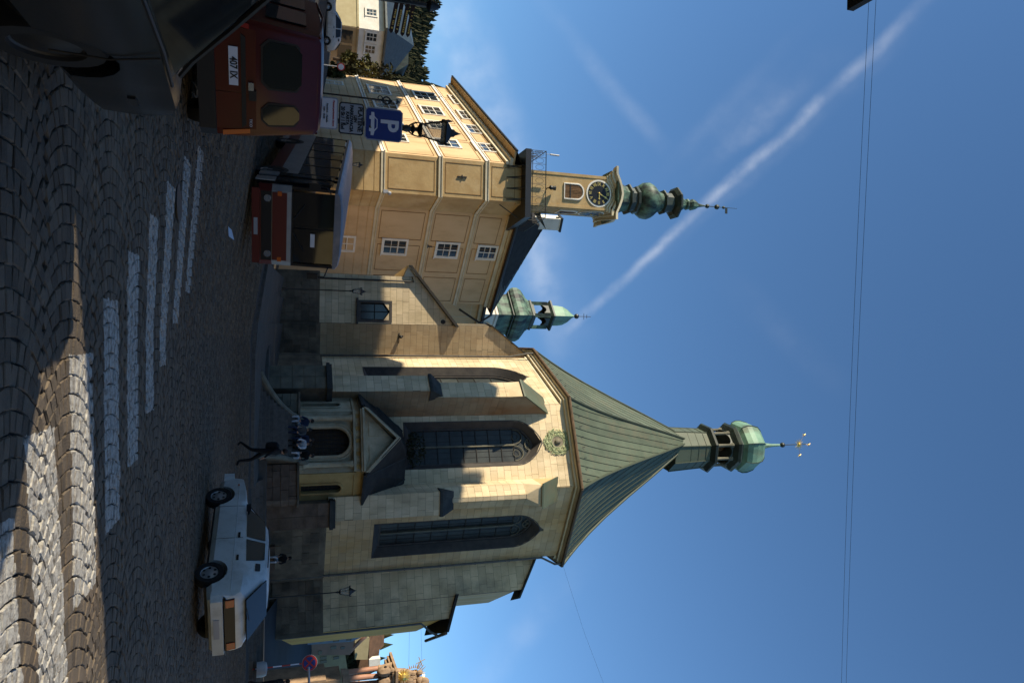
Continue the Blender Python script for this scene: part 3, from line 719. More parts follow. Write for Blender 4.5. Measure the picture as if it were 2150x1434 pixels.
pier(B2, -.50, .80, 1.0, 4.1, 2.3, M['brownstone'], 'brown stone pier under the right buttress')

# ---- wreath and relief over the centre window
sw, zw = FC.uv(928, 1170); q = MB(); wr = thing
wreath = MB()
for k in range(190):
    a = 2 * pi * k / 190 + random.uniform(-.05, .05); rr = .62 + random.uniform(-.16, .20)
    c0 = (sw + rr * cos(a), zw + rr * sin(a) * 1.12); th = a + pi / 2 + random.uniform(-.9, .9); l_ = .15; wd = .045
    wreath.add([FC.pt(c0[0] - cos(th) * l_, c0[1] - sin(th) * l_, .05), FC.pt(c0[0] + sin(th) * wd, c0[1] - cos(th) * wd, .09), FC.pt(c0[0] + cos(th) * l_, c0[1] + sin(th) * l_, .05 + random.uniform(0, .06)), FC.pt(c0[0] - sin(th) * wd, c0[1] + cos(th) * wd, .10), FC.pt(c0[0], c0[1], .12)], [(0, 1, 4), (1, 2, 4), (2, 3, 4), (3, 0, 4)])
wo = wreath.build('wreath', M['wreath'], church, kind='stuff')
q = MB(); q.tube([FC.pt(sw + .40 * cos(a), zw + .42 * sin(a), .05) for a in [2 * pi * i / 18 for i in range(18)]], .05, 6, closed=True)
q.tube([FC.pt(sw + .60 * cos(a), zw + .66 * sin(a), .04) for a in [2 * pi * i / 24 for i in range(24)]], .05, 6, closed=True); q.build('wreath_ring', M['wreath'], church)
q = MB(); q.fprism(FC, [(sw + .38 * cos(a), zw + .40 * sin(a)) for a in [2 * pi * i / 18 for i in range(18)]], 0, .06); q.ball(FC.pt(sw, zw, .08), .17, 8, sz=1.2); q.build('relief_plaque', M['plaque'], church)

# ---- side walls P and Q on the left (stair wing) and R on the right (sacristy buttress walls)
sW = thing('sacristy', 'low pale stucco side chapel with square window left of the choir', 'chapel')
yP = 49.0
FP = FR((-1.05, 48.9), (1.5, 49.3)); FQ = FR((-4.35, 49.0), (-1.05, 48.9))
p1 = FP.uv(693, 1042); p2 = FP.uv(760, 1122)
def line_hp(a, b):
    # keep below the line a->b
    (s0, z0), (s1, z1) = a, b; k = (z1 - z0) / (s1 - s0); return (-k, 1, z0 - k * s0)
tp = [line_hp(p1, p2)]
pw = backing(FP, 0, FP.len, .5, 18.5, [], M['joint'], church, top=tp, name='wing_wall', thick=1.2)
blocks(FP, 0.01, FP.len, ZP, 18.5, [], M['stucco_tan'], pw, top=tp, own=30)
q = MB(); k = (p2[1] - p1[1]) / (p2[0] - p1[0]); zz = lambda s: p1[1] + k * (s - p1[0])
q.add([FP.pt(-.1, zz(-.1) - .02, -1.25), FP.pt(FP.len, zz(FP.len) - .02, -1.25), FP.pt(FP.len, zz(FP.len) - .02, .14), FP.pt(-.1, zz(-.1) - .02, .14),
       FP.pt(-.1, zz(-.1) + .12, -1.25), FP.pt(FP.len, zz(FP.len) + .12, -1.25), FP.pt(FP.len, zz(FP.len) + .12, .14), FP.pt(-.1, zz(-.1) + .12, .14)], [(0, 1, 2, 3), (4, 5, 6, 7), (0, 1, 5, 4), (1, 2, 6, 5), (2, 3, 7, 6), (3, 0, 4, 7)])
q.build('verge_coping', M['coping'], church)
q1 = FQ.uv(578, 872); q2 = FQ.uv(690, 958); tq = [line_hp(q1, q2)]
sA, sB = FQ.uv(636, 790)[0], FQ.uv(672, 790)[0]; zA, zB = FQ.uv(652, 757)[1], FQ.uv(652, 818)[1]
oq = Opening(sA, sB, zA, zB - .01, zB, False)
qw = backing(FQ, 0, FQ.len, .8, 15, [oq], M['joint'], sW, top=tq, name='wall', thick=1.0)
blocks(FQ, 0.01, FQ.len - .005, ZP - .15, 15, [oq], M['stucco'], qw, top=tq, own=110)
q = MB(); q.fbox(FQ, -.12, FQ.len + .1, .8, ZP - .15, -.2, .16); q.fbox(FQ, -.12, FQ.len + .1, ZP - .15, ZP - .07, -.2, .1); q.fbox(FP, 0, FP.len, .8, ZP, -.2, .17); q.build('plinth', M['plinth'], sW)
q = MB(); e = .16
for a, b, c_, d_ in ((sA - e, sA, zA - e, zB + e), (sB, sB + e, zA - e, zB + e), (sA, sB, zB, zB + e), (sA, sB, zA - e, zA)): q.fbox(FQ, a, b, c_, d_, -.05, .05)
q.fbox(FQ, sA - .3, sB + .3, zA - e - .12, zA - e, -.02, .16); wn = q.build('window', M['frame_grey'], sW)
q = MB(); q.fbox(FQ, sA - .05, sB + .05, zA, zB + .02, -.45, -.4); q.build('pane', M['glass'], wn)
q = MB(); q.fbox(FQ, (sA + sB) / 2 - .03, (sA + sB) / 2 + .03, zA, zB, -.4, -.36); q.fbox(FQ, sA, sB, (zA + zB) / 2 - .03, (zA + zB) / 2 + .03, -.4, -.36)
for a in (sA + .04, sB - .04): q.fbox(FQ, a - .04, a + .04, zA, zB, -.4, -.34)
q.build('window_bars', M['lead'], wn)
# lean-to roof of the chapel
def slab(F, a, b, o0, o1, t0, m, parent, name='roof', below=0):
    q = MB(); (s0, z0), (s1, z1) = a, b
    q.add([F.pt(s0, z0, o0), F.pt(s1, z1, o0), F.pt(s1, z1, o1), F.pt(s0, z0, o1), F.pt(s0, z0 + t0, o0), F.pt(s1, z1 + t0, o0), F.pt(s1, z1 + t0, o1), F.pt(s0, z0 + t0, o1)],
          [(0, 1, 2, 3), (4, 5, 6, 7), (0, 1, 5, 4), (1, 2, 6, 5), (2, 3, 7, 6), (3, 0, 4, 7)]); return q.build(name, m, parent)
kq = (q2[1] - q1[1]) / (q2[0] - q1[0]); za = lambda s: q1[1] + kq * (s - q1[0])
slab(FQ, (-.75, za(-.75)), (FQ.len + .1, za(FQ.len + .1)), -6, .35, .22, M['blackroof'], sW)
slab(FQ, (-.75, za(-.75) - .05), (-.0, za(0) - .05), -6, .3, .03, M['ivory'], sW, 'soffit')
q = MB(); q.fprism(FQ, [(-.0, za(0) - .15), (-.0, za(0) - .9), (-.7, za(-.75) - .0)], -.5, .1); q.build('eaves_bracket', M['ivory'], sW)
so_, zo_ = FQ.uv(676, 930); q = MB(); q.fprism(FQ, [(so_ + .16 * cos(a), zo_ + .17 * sin(a)) for a in [2 * pi * i / 16 for i in range(16)]], 0, .03); q.build('round_vent', M['lead'], sW)
q = MB(); q.tube([FQ.pt(.35, 1.5, .12), FQ.pt(.35, za(.35) - .5, .12), FQ.pt(-.5, za(-.5) - .1, .0)], .06, 8); q.tube([FQ.pt(.35, 2, .12), FQ.pt(.35, 3, .12)], .08, 8); q.build('downpipe', M['iron'], sW)
q = MB(); q.zprism([(-4.3, 50.1), (-1.0, 50.0), (1.2, 50.2), (1.2, 60), (-4.3, 60)], .8, 9.3); q.build('wing_body', M['stucco_tan'], church)
# wall fittings
sx, zx = FP.uv(705, 838); q = MB(); q.tube([FP.pt(sx - .2, zx, .02), FP.pt(sx + .5, zx - .02, .10)], .03, 6); q.ball(FP.pt(sx + .05, zx + .1, .18), .12, 8); q.tube([FP.pt(sx, zx, .1), FP.pt(sx, zx + .25, .2)], .05, 6)
tag(q.build('wall_bracket', M['iron']), 'small black iron bracket lamp on the tan wing wall of the church', 'lamp')
for (F, u, v, nm) in ((B1, 0, 0, ''),):
    pass
M['side_ochre'] = mat('orange_ochre_plaster', (.72, .38, .07), (.58, .28, .05), scale=.8, bump=.3, bscale=8, stretch=(1, 1, .3), stain=(.30, .20, .10), stain_amt=.5, sscale=.6)
# R: two-stage wall right of the choir
RX0 = (12.9, 43.9); dR = Vector((.92, -.39)); FRr = FR(RX0, (RX0[0] + dR.x * 4, RX0[1] + dR.y * 4)); FRr.n = Vector((-.39, -.92))
a1 = FRr.uv(1170, 1122); a2 = FRr.uv(1243, 1092); b1 = FRr.uv(1240, 958); b2 = FRr.uv(1328, 935)
s_mid = FRr.uv(1247, 1000)[0]; s_end = FRr.uv(1318, 760)[0]
rt1 = [line_hp(a1, a2)]; rt2 = [line_hp(b1, b2)]
rw = backing(FRr, 0, s_mid, .5, 18, [], M['joint'], church, thick=1.0, top=rt1, name='sacristy_wall')
rw2 = backing(FRr, s_mid, s_end, .5, 15, [], M['joint'], church, thick=1.0, top=rt2, name='sacristy_wall')
M['stucco_grey'] = mat('grey_stained_stucco', (.70, .53, .31), (.54, .40, .22), scale=.9, bump=.3, bscale=10, vary=.14, stain=(.13, .13, .10), stain_amt=.65, sscale=.35)
blocks(FRr, .01, s_mid - .01, ZP, 18, [], M['stucco_grey'], rw, top=rt1, own=30, bw=.95, bh=.5)
blocks(FRr, s_mid + .005, s_end - .01, ZP, 15, [], M['stucco_grey'], rw2, top=rt2, own=30, bw=.95, bh=.5)
q = MB(); q.fbox(FRr, -.2, s_end + .12, .5, ZP, -1.1, .14); q.fbox(FRr, -.2, s_end + .12, ZP, ZP + .08, -1.1, .09); q.build('plinth', M['plinth'], church)
slab(FRr, (-.2, a1[1] + (a1[1] - a2[1]) / (a1[0] - a2[0]) * (-.2 - a1[0])), (s_mid + .5, a2[1] + (a1[1] - a2[1]) / (a1[0] - a2[0]) * (s_mid + .5 - a2[0])), -1.6, .22, .12, M['coping'], church, 'wall_coping')
kb = (b2[1] - b1[1]) / (b2[0] - b1[0])
slab(FRr, (s_mid - .1, b1[1] + kb * (s_mid - .1 - b1[0])), (s_end + .75, b1[1] + kb * (s_end + .75 - b1[0])), -7, .3, .16, M['blackroof'], church, 'side_roof')
q = MB(); G = FR((0, 0), (1, 0)); G.p = FRr.p + FRr.d * s_end; G.d = Vector((.43, .90)).normalized(); G.n = Vector((.90, -.43)).normalized()
q.fbox(G, 0.0, 9, .6, b2[1] - .2, -1.0, -.01); q.build('sacristy_side', M['side_ochre'], church)
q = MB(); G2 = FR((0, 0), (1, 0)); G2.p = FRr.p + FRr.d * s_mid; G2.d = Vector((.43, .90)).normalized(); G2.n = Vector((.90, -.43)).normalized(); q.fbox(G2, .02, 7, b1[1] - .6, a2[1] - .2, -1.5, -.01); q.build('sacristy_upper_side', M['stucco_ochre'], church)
q = MB(); q.tube([G.pt(.12, 1.4, .1), G.pt(.12, b2[1] - 1.4, .1), G.pt(.5, b2[1] - .8, .6), G.pt(.6, b2[1] - .35, .85)], .07, 8); q.build('downpipe', M['pipe'], church)
q = MB(); q.tube([G.pt(-.2, b1[1] + kb * (s_end + .75 - b1[0]) - .02, .8), G.pt(6.5, b1[1] + kb * (s_end + .75 - b1[0]) - .02, .8)], .1, 8); q.build('gutter', M['rust'], church)

# ---- the entrance porch
po = 2.9
s0p, _ = FC.uv(866, 700, po); s1p, _ = FC.uv(992, 700, po); scn = FC.uv(929, 700, po)[0]; scn = (s0p + s1p) / 2
ZF = 2.5; ZC = FC.uv(925, 762, po)[1]
porch = thing('church_porch', 'ornate stone entrance porch with arched door and pediment below the centre window', 'porch')
dw = (FC.uv(963, 690, po)[0] - FC.uv(895, 690, po)[0]) / 2 - .05
zd0 = ZF; zdt = FC.uv(930, 737, po)[1]; dop = Opening(scn - dw, scn + dw, zd0, zdt - dw, zdt, False)
FPo = FR((0, 0), (1, 0)); FPo.p = FC.p + FC.n * po; FPo.d = FC.d; FPo.n = FC.n
backing(FPo, s0p, s1p, .9, ZC, [dop], M['palestone'], porch, thick=.5, name='front_wall')
sideL = 1.75; kx = .72
PLf = FPo.pt(s0p, 0, 0); PLb = FPo.pt(s0p - sideL * kx, 0, -sideL * .8); PRf = FPo.pt(s1p, 0, 0); PRb = FPo.pt(s1p + sideL * kx, 0, -sideL * .8)
FPL = FR((PLb.x, PLb.y), (PLf.x, PLf.y)); FPR = FR((PRf.x, PRf.y), (PRb.x, PRb.y))
for F, m_, fl in ((FPL, M['palestone'], 0), (FPR, M['yellowstone'], 1)):
    cc = F.len * .52; wo_ = Opening(cc - .30, cc + .30, ZF + .15, zdt - .75, zdt - .45, False)
    backing(F, 0, F.len, .9, ZC, [wo_], m_, porch, thick=.4, name='side_wall')
    q = MB(); ol = wo_.outline(8); q.tube([F.pt(s, z, .02) for s, z in ol], .07, 6, closed=True); wq = q.build('window', m_, porch)
    q = MB(); q.fprism(F, ol, -.3, -.27); q.build('pane', M['glass'], wq)
    q = MB()
    for k in range(1, 3): q.fbox(F, cc - .30 + .2 * k - .012, cc - .30 + .2 * k + .012, ZF + .15, zdt - .5, -.27, -.24)
    for k in range(1, 9): q.fbox(F, cc - .3, cc + .3, ZF + .15 + .2 * k - .01, ZF + .15 + .2 * k + .01, -.27, -.245)
    q.build('grille', M['iron'], wq)
    q = MB(); q.fbox(F, 0, F.len, ZC - .5, ZC - .38, 0, .06); q.fbox(F, 0, F.len, ZC - .12, ZC, 0, .12); q.fbox(F, 0, .16, ZF, ZC - .5, 0, .07); q.fbox(F, F.len - .16, F.len, ZF, ZC - .5, 0, .07)
    q.build('frieze', m_, porch)
q = MB(); q.fbox(FC, s0p - 1.3, s1p + 1.3, .9, ZC - .02, .1, po - 1.35); q.build('porch_body', M['palestone'], porch)
# door
q = MB(); ol = dop.outline(10); q.tube([FPo.pt(s, z, .05) for s, z in ol], .10, 8); q.tube([FPo.pt(s * 1.0 + (s - scn) * .16, z + (.14 if z > zd0 + .5 else 0), .03) for s, z in ol], .07, 8); q.build('door_arch', M['palestone'], porch)
dr = MB(); dr.fprism(FPo, ol, -.42, -.36); dr_ = dr.build('door', M['door'], porch)
q = MB()
for k in range(1, 8): s_ = scn - dw + 2 * dw * k / 8; q.fbox(FPo, s_ - .012, s_ + .012, zd0 + .9, zdt - .1 - abs(s_ - scn) ** 2 * .9, -.36, -.32)
for k in range(8): z_ = zd0 + .9 + k * .2; q.fbox(FPo, scn - dw, scn + dw, z_ - .01, z_ + .01, -.36, -.325)
q.build('door_grille', M['iron'], dr_)
for sg in (-1, 1):
    q = MB(); a, b = sorted((scn + sg * .03, scn + sg * (dw - .05))); q.fbox(FPo, a, b, zd0 + .1, zd0 + .85, -.36, -.31); q.build('door_panel', M['door'], dr_)
    q = MB(); cs = scn + sg * (dw + .42); q.fbox(FPo, cs - .2, cs + .2, ZF - .4, ZF + .25, 0, .28); q.build('pedestal', M['palestone'], porch)
    q = MB(); P = FPo.pt(cs, 0, .2); q.lathe(P.x, P.y, [(.17, ZF + .25), (.17, ZF + .35), (.13, ZF + .42), (.125, ZC - .75), (.16, ZC - .68), (.19, ZC - .55)], 14); q.build('column', M['palestone'], porch)
q = MB(); q.fbox(FPo, s0p, s1p, ZC - .52, ZC - .40, 0, .34); q.fbox(FPo, s0p, s1p, ZC - .40, ZC - .14, 0, .12); q.fbox(FPo, s0p - .06, s1p + .06, ZC - .14, ZC - .04, 0, .42); q.fbox(FPo, s0p - .1, s1p + .1, ZC - .04, ZC + .06, 0, .52); q.build('entablature', M['palestone'], porch)
for k in range(9):
    q = MB(); s_ = s0p + .25 + k * (s1p - s0p - .5) / 8; q.fbox(FPo, s_ - .10, s_ + .10, ZC - .37, ZC - .17, .12, .17); q.build('metope', M['palestone'] if k % 2 else M['yellowstone'], porch)
zap = FC.uv(922, 832, po)[1]; pe0 = s0p - .12; pe1 = s1p + .15; zq = ZC + .06
q = MB(); q.fprism(FPo, [(pe0, zq), (pe1, zq), (scn, zap - .15)], -.2, .06); q.build('tympanum', M['palestone'], porch)
for sg, e0 in ((-1, pe0), (1, pe1)):
    q = MB(); 
    for wd, o_ in ((.20, .42), (.10, .52)):
        q.add([FPo.pt(e0, zq, 0), FPo.pt(scn, zap - .05, 0), FPo.pt(scn, zap - .05, o_), FPo.pt(e0, zq, o_), FPo.pt(e0, zq + wd, 0), FPo.pt(scn, zap + wd, 0), FPo.pt(scn, zap + wd, o_), FPo.pt(e0, zq + wd, o_)], [(0, 1, 2, 3), (4, 5, 6, 7), (0, 1, 5, 4), (1, 2, 6, 5), (2, 3, 7, 6), (3, 0, 4, 7)])
    q.build('raking_cornice', M['palestone'], porch)
    q = MB(); q.fprism(FPo, [(scn + sg * .25, zap - .45), (scn + sg * (abs(e0 - scn) * .62), zq + .25), (scn + sg * .25, zq + .25)], .06, .10); q.build('tympanum_panel', M['palestone'], porch)
# roof of the porch
ztop = FC.uv(930, 846, .1)[1]
q = MB()
def Pr(s, z, o): return FC.pt(s, z, o)
e1 = [Pr(s0p - sideL * kx - .55, ZC + .02, .2), Pr(s0p - sideL * kx - .5, ZC + .02, po - sideL * .8 - .1), Pr(s0p - .3, ZC + .06, po + .35), Pr(scn, zap + .12, po + .5), Pr(s1p + .35, ZC + .06, po + .35), Pr(s1p + sideL * kx + .5, ZC + .02, po - sideL * .8 - .1), Pr(s1p + sideL * kx + .6, ZC + .02, .2)]
t1 = [Pr(s0p + .1, ztop, .0), Pr(s0p + .3, ztop, .02), Pr(scn - .4, ztop + .05, .5), Pr(scn, ztop + .12, .6), Pr(scn + .4, ztop + .05, .5), Pr(s1p - .1, ztop, .02), Pr(s1p + .1, ztop, .0)]
for i in range(6):
    q.add([e1[i], e1[i + 1], t1[i + 1], t1[i]], [(0, 1, 2, 3)], 0, .5)
    q.add([e1[i] - Vector((0, 0, .12)), e1[i + 1] - Vector((0, 0, .12)), e1[i + 1], e1[i]], [(0, 1, 2, 3)], 0, .5)
q.add(t1, [tuple(range(7))], 0, .5)
q.build('porch_roof', M['blackroof'], porch)
q = MB()
for i in (1, 2, 4, 5): q.tube([e1[i] + Vector((0, 0, .02)), t1[i] + Vector((0, 0, .02))], .04, 6)
q.build('roof_ridges', M['coping'], porch)
# bush growing behind the ridge of the porch
bush = thing('window_shrub', 'small dark shrub growing on the porch roof below the centre window', 'shrub')
q = MB()
for k in range(420):
    a = random.uniform(0, 2 * pi); rr = random.random() ** .5; s_ = scn - .1 + rr * cos(a) * 1.0; z_ = ztop + .5 + rr * sin(a) * .75 * (1 if sin(a) > 0 else .5); o_ = .35 + random.uniform(-.2, .4); c0 = FC.pt(s_, z_, o_)
    d1 = Vector((random.uniform(-1, 1), random.uniform(-1, 1), random.uniform(-1, 1))).normalized() * .10; d2 = Vector((random.uniform(-1, 1), random.uniform(-1, 1), random.uniform(-1, 1))).normalized() * .05
    q.add([c0 - d1, c0 + d2, c0 + d1, c0 - d2], [(0, 1, 2, 3)])
q.build('foliage', M['needle'], bush)
q = MB()
for k in range(5): q.tube([FC.pt(scn, ztop - .1, .3), FC.pt(scn + (k - 2) * .3, ztop + .9, .4)], [.04, .012], 5)
q.build('branches', M['bark'], bush)

# ---- terrace, steps and cheeks in front
PZ = 1.02
plat = MB(); 
plat.zprism([(-.4, 44.5), (.6, 38.7), (4.0, 35.6), (15.6, 34.9), (18.2, 39), (17, 43), (8, 46)], .3, PZ)
pl_o = plat.build('church_terrace', M['pave'], kind='structure')
for k in range(4):
    z1 = PZ - .15 * (k + 1) + .02; y0 = 34.9 - .34 * k
    n = 12; xa, xb = 6.6 - .0 * k, 15.6 + .2 * k
    for j in range(n):
        q = MB(); a = xa + (xb - xa) * j / n; b = xa + (xb - xa) * (j + 1) / n
        yy = lambda x: y0 + (15.6 - x) * .062
        q.add([(a + .008, yy(a) - .34, z1 - .3), (b - .008, yy(b) - .34, z1 - .3), (b - .008, yy(b) + .1, z1 - .3), (a + .008, yy(a) + .1, z1 - .3), (a + .008, yy(a) - .34, z1), (b - .008, yy(b) - .34, z1), (b - .008, yy(b) + .1, z1), (a + .008, yy(a) + .1, z1)],
              [(0, 3, 2, 1), (4, 5, 6, 7), (0, 1, 5, 4), (1, 2, 6, 5), (2, 3, 7, 6), (3, 0, 4, 7)]); q.build('step_stone', M['kerb'], pl_o)
# kerb along the left pavement
pts = [atg(560, 561), atg(620, 551), atg(694, 542), atg(760, 535), atg(830, 531)]
pts = [Vector((-3.4, 33.6, 0)), Vector((-2.2, 33.1, 0)), Vector((-.7, 32.9, 0)), Vector((.9, 32.8, 0)), Vector((2.4, 32.7, 0)), Vector((3.6, 32.9, 0)), Vector((6.6, 33.2, 0))]
pave = MB(); n = len(pts)
for a, b in zip(pts, pts[1:]):
    za_, zb_ = gz(a.x, a.y) + .12, gz(b.x, b.y) + .12
    pave.add([(a.x, a.y, za_), (b.x, b.y, zb_), (b.x, b.y + 4, zb_ + .25), (a.x, a.y + 4, za_ + .25), (b.x * 1.1, 49.5, 1.5), (a.x * 1.1 - .2, 49.5, 1.55 if a.x > 0 else 1.75)], [(0, 1, 2, 3), (3, 2, 4, 5)], 0, .5)
pv = pave.build('pavement', M['pave'], kind='structure')
for a, b in zip(pts, pts[1:]):
    m_ = 3
    for k in range(m_):
        p_ = a.lerp(b, k / m_); r_ = a.lerp(b, (k + .985) / m_); q = MB()
        zz_ = gz(p_.x, p_.y)
        q.add([(p_.x, p_.y - .14, zz_ - .1), (r_.x, r_.y - .14, gz(r_.x, r_.y) - .1), (r_.x, r_.y + .02, gz(r_.x, r_.y) - .1), (p_.x, p_.y + .02, zz_ - .1), (p_.x, p_.y - .14, zz_ + .135), (r_.x, r_.y - .14, gz(r_.x, r_.y) + .135), (r_.x, r_.y + .02, gz(r_.x, r_.y) + .135), (p_.x, p_.y + .02, zz_ + .135)],
              [(0, 3, 2, 1), (4, 5, 6, 7), (0, 1, 5, 4), (1, 2, 6, 5), (2, 3, 7, 6), (3, 0, 4, 7)]); q.build('kerbstone', M['kerb'], pv)
# stair up to the door: frame parallel to the porch front
stairs = thing('stone_stairs', 'worn stone steps with curved side walls leading up to the church door', 'steps')
ns = 12
for k in range(ns):
    z1 = ZF - (ZF - .45) * k / ns; o1 = .55 + .30 * k; hw = 1.05 + (.9 * (k / ns) ** 2)
    q = MB(); q.fbox(FPo, scn - hw - .05, scn + hw * .95, z1 - .35, z1, o1 - .12, o1 + .30); q.build('step', M['kerb'], stairs)
q = MB(); q.fbox(FPo, scn - 1.2, scn + 1.2, .5, ZF - .01, -.3, .55); q.build('landing', M['kerb'], stairs)
for sg in (-1, 1):
    q = MB(); cp = MB(); prev = None; n = 10
    for k in range(n + 1):
        t = k / n; o_ = .2 + 3.75 * t; s_ = scn + sg * (1.12 + (1.35 if sg < 0 else .5) * t ** 2.2); z_ = ZF + .42 - (ZF - .45 + .25) * (t ** .8)
        cur = (s_, z_, o_)
        if prev:
            (sa_, za_, oa_), (sb_, zb_, ob_) = prev, cur
            q.add([FPo.pt(sa_ - .12, .3, oa_), FPo.pt(sa_ + .12, .3, oa_), FPo.pt(sb_ + .12, .3, ob_), FPo.pt(sb_ - .12, .3, ob_), FPo.pt(sa_ - .12, za_, oa_), FPo.pt(sa_ + .12, za_, oa_), FPo.pt(sb_ + .12, zb_, ob_), FPo.pt(sb_ - .12, zb_, ob_)],
                  [(0, 1, 2, 3), (4, 5, 6, 7), (0, 1, 5, 4), (1, 2, 6, 5), (2, 3, 7, 6), (3, 0, 4, 7)], 0, .5)
        prev = cur
        cp_pts = (cp_pts if k else []) + [FPo.pt(s_, z_ + .04, o_)]
    cp.tube(cp_pts, .13, 8)
    cw = q.build('cheek_wall', M['plinth'], stairs); cp.build('coping', M['greystone'], cw)
# dark terrace walls either side of the stair
tw = thing('terrace_wall', 'low sooty stone terrace walls either side of the church stairs', 'wall')
for (sa_, sb_, o_, zt_, m_) in ((scn + 1.3, scn + 3.1, .9, 2.45, M['brownstone']), (scn - 2.6, scn - 1.3, .3, 2.5, M['greystone'])):
    rows = 4
    for r_ in range(rows):
        h = (zt_ - .9) / rows; a = sa_ - (.3 if r_ % 2 else 0) 
        while a < sb_ - .05:
            wd = random.uniform(.45, .8); b = min(a + wd, sb_); aa = max(a, sa_)
            q = MB(); q.fbox(FPo, aa + .01, b - .01, .9 + h * r_ + .008, .9 + h * (r_ + 1) - .008, -1.5, o_ + random.uniform(-.02, .02)); q.build('wall_stone', m_, tw); a += wd
    q = MB(); q.fbox(FPo, sa_ - .06, sb_ + .08, zt_, zt_ + .1, -1.5, o_ + .08); q.build('wall_coping', M['plinth'], tw)
# panels of large dark plinth stones on the right facet (seen above the white car)
for F, sa_, sb_, zt_ in ((FRt, 1.4, 4.7, ZP - .1), (FRr, .3, s_end - .1, ZP - .1), (FQ, .1, 3.2, ZP - .3), (FP, .1, 2.4, ZP - .15)):
    r_ = 0; z_ = 1.3
    while z_ < zt_ - .2:
        h = random.uniform(.38, .6); a = sa_ - (.4 if r_ % 2 else 0)
        while a < sb_:
            wd = random.uniform(.6, 1.1); b = min(a + wd, sb_); aa = max(a, sa_)
            if b - aa > .1: q = MB(); q.fbox(F, aa + .008, b - .008, z_ + .006, min(z_ + h, zt_) - .006, .1, .235 + random.uniform(0, .03)); q.build('plinth_stone', M['plinth'], church)
            a += wd
        z_ += h; r_ += 1

# ================================================================ THE YELLOW TOWN HALL
town = thing('town_hall', 'tall yellow plastered town hall with white string courses and slender clock tower', 'town hall')
TA, TB_, TC, TD, TE, TF = (-23.4, 65.1), (-11.95, 46.0), (-9.42, 46.0), (-8.95, 48.7), (-2.9, 54.9), (.6, 58.6)
F1, F2_, F3, F4 = FR(TA, TB_), FR(TB_, TC), FR(TC, TD), FR(TD, TE)
F3.n = Vector((F3.d.y, -F3.d.x)); 
if F3.n.x < 0: F3.n = -F3.n
Z1, Z2, Z3 = 7.6, 11.33, 14.5
ZW = F1.uv(345, 1069)[1]; ZW4 = F4.uv(500, 1068)[1]
mats_ = {0: M['yellow'], 1: M['tanplaster'], 2: M['tanplaster'], 3: M['yellow']}
ZTOPS = [ZW, 17.2, 17.0, ZW4]
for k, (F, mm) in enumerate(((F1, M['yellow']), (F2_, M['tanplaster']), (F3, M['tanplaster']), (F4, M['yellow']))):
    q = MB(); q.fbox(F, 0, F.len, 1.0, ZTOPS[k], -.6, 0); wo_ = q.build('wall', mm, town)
    # rusticated ground floor courses
    z = 2.6
    while z < Z1 - .5:
        q = MB(); q.fbox(F, 0.01, F.len - .01, z, z + .60, 0, .035); q.build('plaster_course', mm, wo_); z += .64
    for j, zz_ in enumerate((Z1, Z2, Z3)):
        q = MB(); a, b = -.06, F.len + .08
        q.fbox(F, a, b, zz_ - .11, zz_ + .09, 0, .10); q.fbox(F, a - .02, b + .02, zz_ + .09, zz_ + .15, 0, .16); q.build('string_course', M['white'] if k in (0,) else M['ivory'], wo_)
q = MB(); q.zprism([(-22.9, 65.2), (-11.7, 46.6), (-9.6, 46.6), (-9.3, 48.9), (-3.2, 55.1), (-2.9, 70), (-20, 75)], 1, 17.0); q.build('inner_walls', M['yellow'], town)
# framed panels on the plaster (incised fields)
def field(F, s0, s1, z0, z1, m, par=town):
    q = MB(); e = .035
    for a, b, c_, d_ in ((s0, s1, z0, z0 + e), (s0, s1, z1 - e, z1), (s0, s0 + e, z0, z1), (s1 - e, s1, z0, z1)): q.fbox(F, a, b, c_, d_, 0, .022)
    q.build('plaster_field', m, par)
M['fieldline'] = mat('field_line', (.25, .14, .05), (.19, .11, .045), scale=2)
for F, n_ in ((F1, 5), (F2_, 1), (F4, 3)):
    for za_, zb_ in ((Z1 + .35, Z2 - .35), (Z2 + .35, Z3 - .35), (Z3 + .35, (ZW if F is F1 else 16.9) - .4)):
        for k in range(n_):
            field(F, F.len * k / n_ + .25, F.len * (k + 1) / n_ - .25, za_, zb_, M['fieldline'])
def th_window(F, s, z0, z1, hw, par, open_=False):
    t = MB(); e = .14
    for a, b, c_, d_ in ((s - hw - e, s + hw + e, z1, z1 + e), (s - hw - e, s + hw + e, z0 - e, z0), (s - hw - e, s - hw, z0, z1), (s + hw, s + hw + e, z0, z1)): t.fbox(F, a, b, c_, d_, -.02, .07)
    t.fbox(F, s - hw - e - .05, s + hw + e + .05, z0 - e - .06, z0 - e, 0, .14)
    w_ = t.build('window', M['white'], par)
    q = MB(); h = z1 - z0
    q.fbox(F, s - .035, s + .035, z0, z1, -.01, .045); q.fbox(F, s - hw, s + hw, z0 + h * .62, z0 + h * .62 + .06, -.01, .05)
    q.fbox(F, s - hw, s + hw, z0 + h * .31, z0 + h * .31 + .03, -.01, .035)
    for a in (s - hw + .025, s + hw - .025): q.fbox(F, a - .025, a + .025, z0, z1, -.01, .04)
    q.build('casement', M['white'], w_)
    for sg in (-1, 1):
        for (c_, d_) in ((0, .30), (.32, .60), (.67, .98)):
            q = MB(); a, b = sorted((s + sg * .04, s + sg * (hw - .05))); q.fbox(F, a, b, z0 + h * c_ + .01, z0 + h * d_, -.01, .012 + random.uniform(0, .006)); q.build('pane', M['glass'], w_)
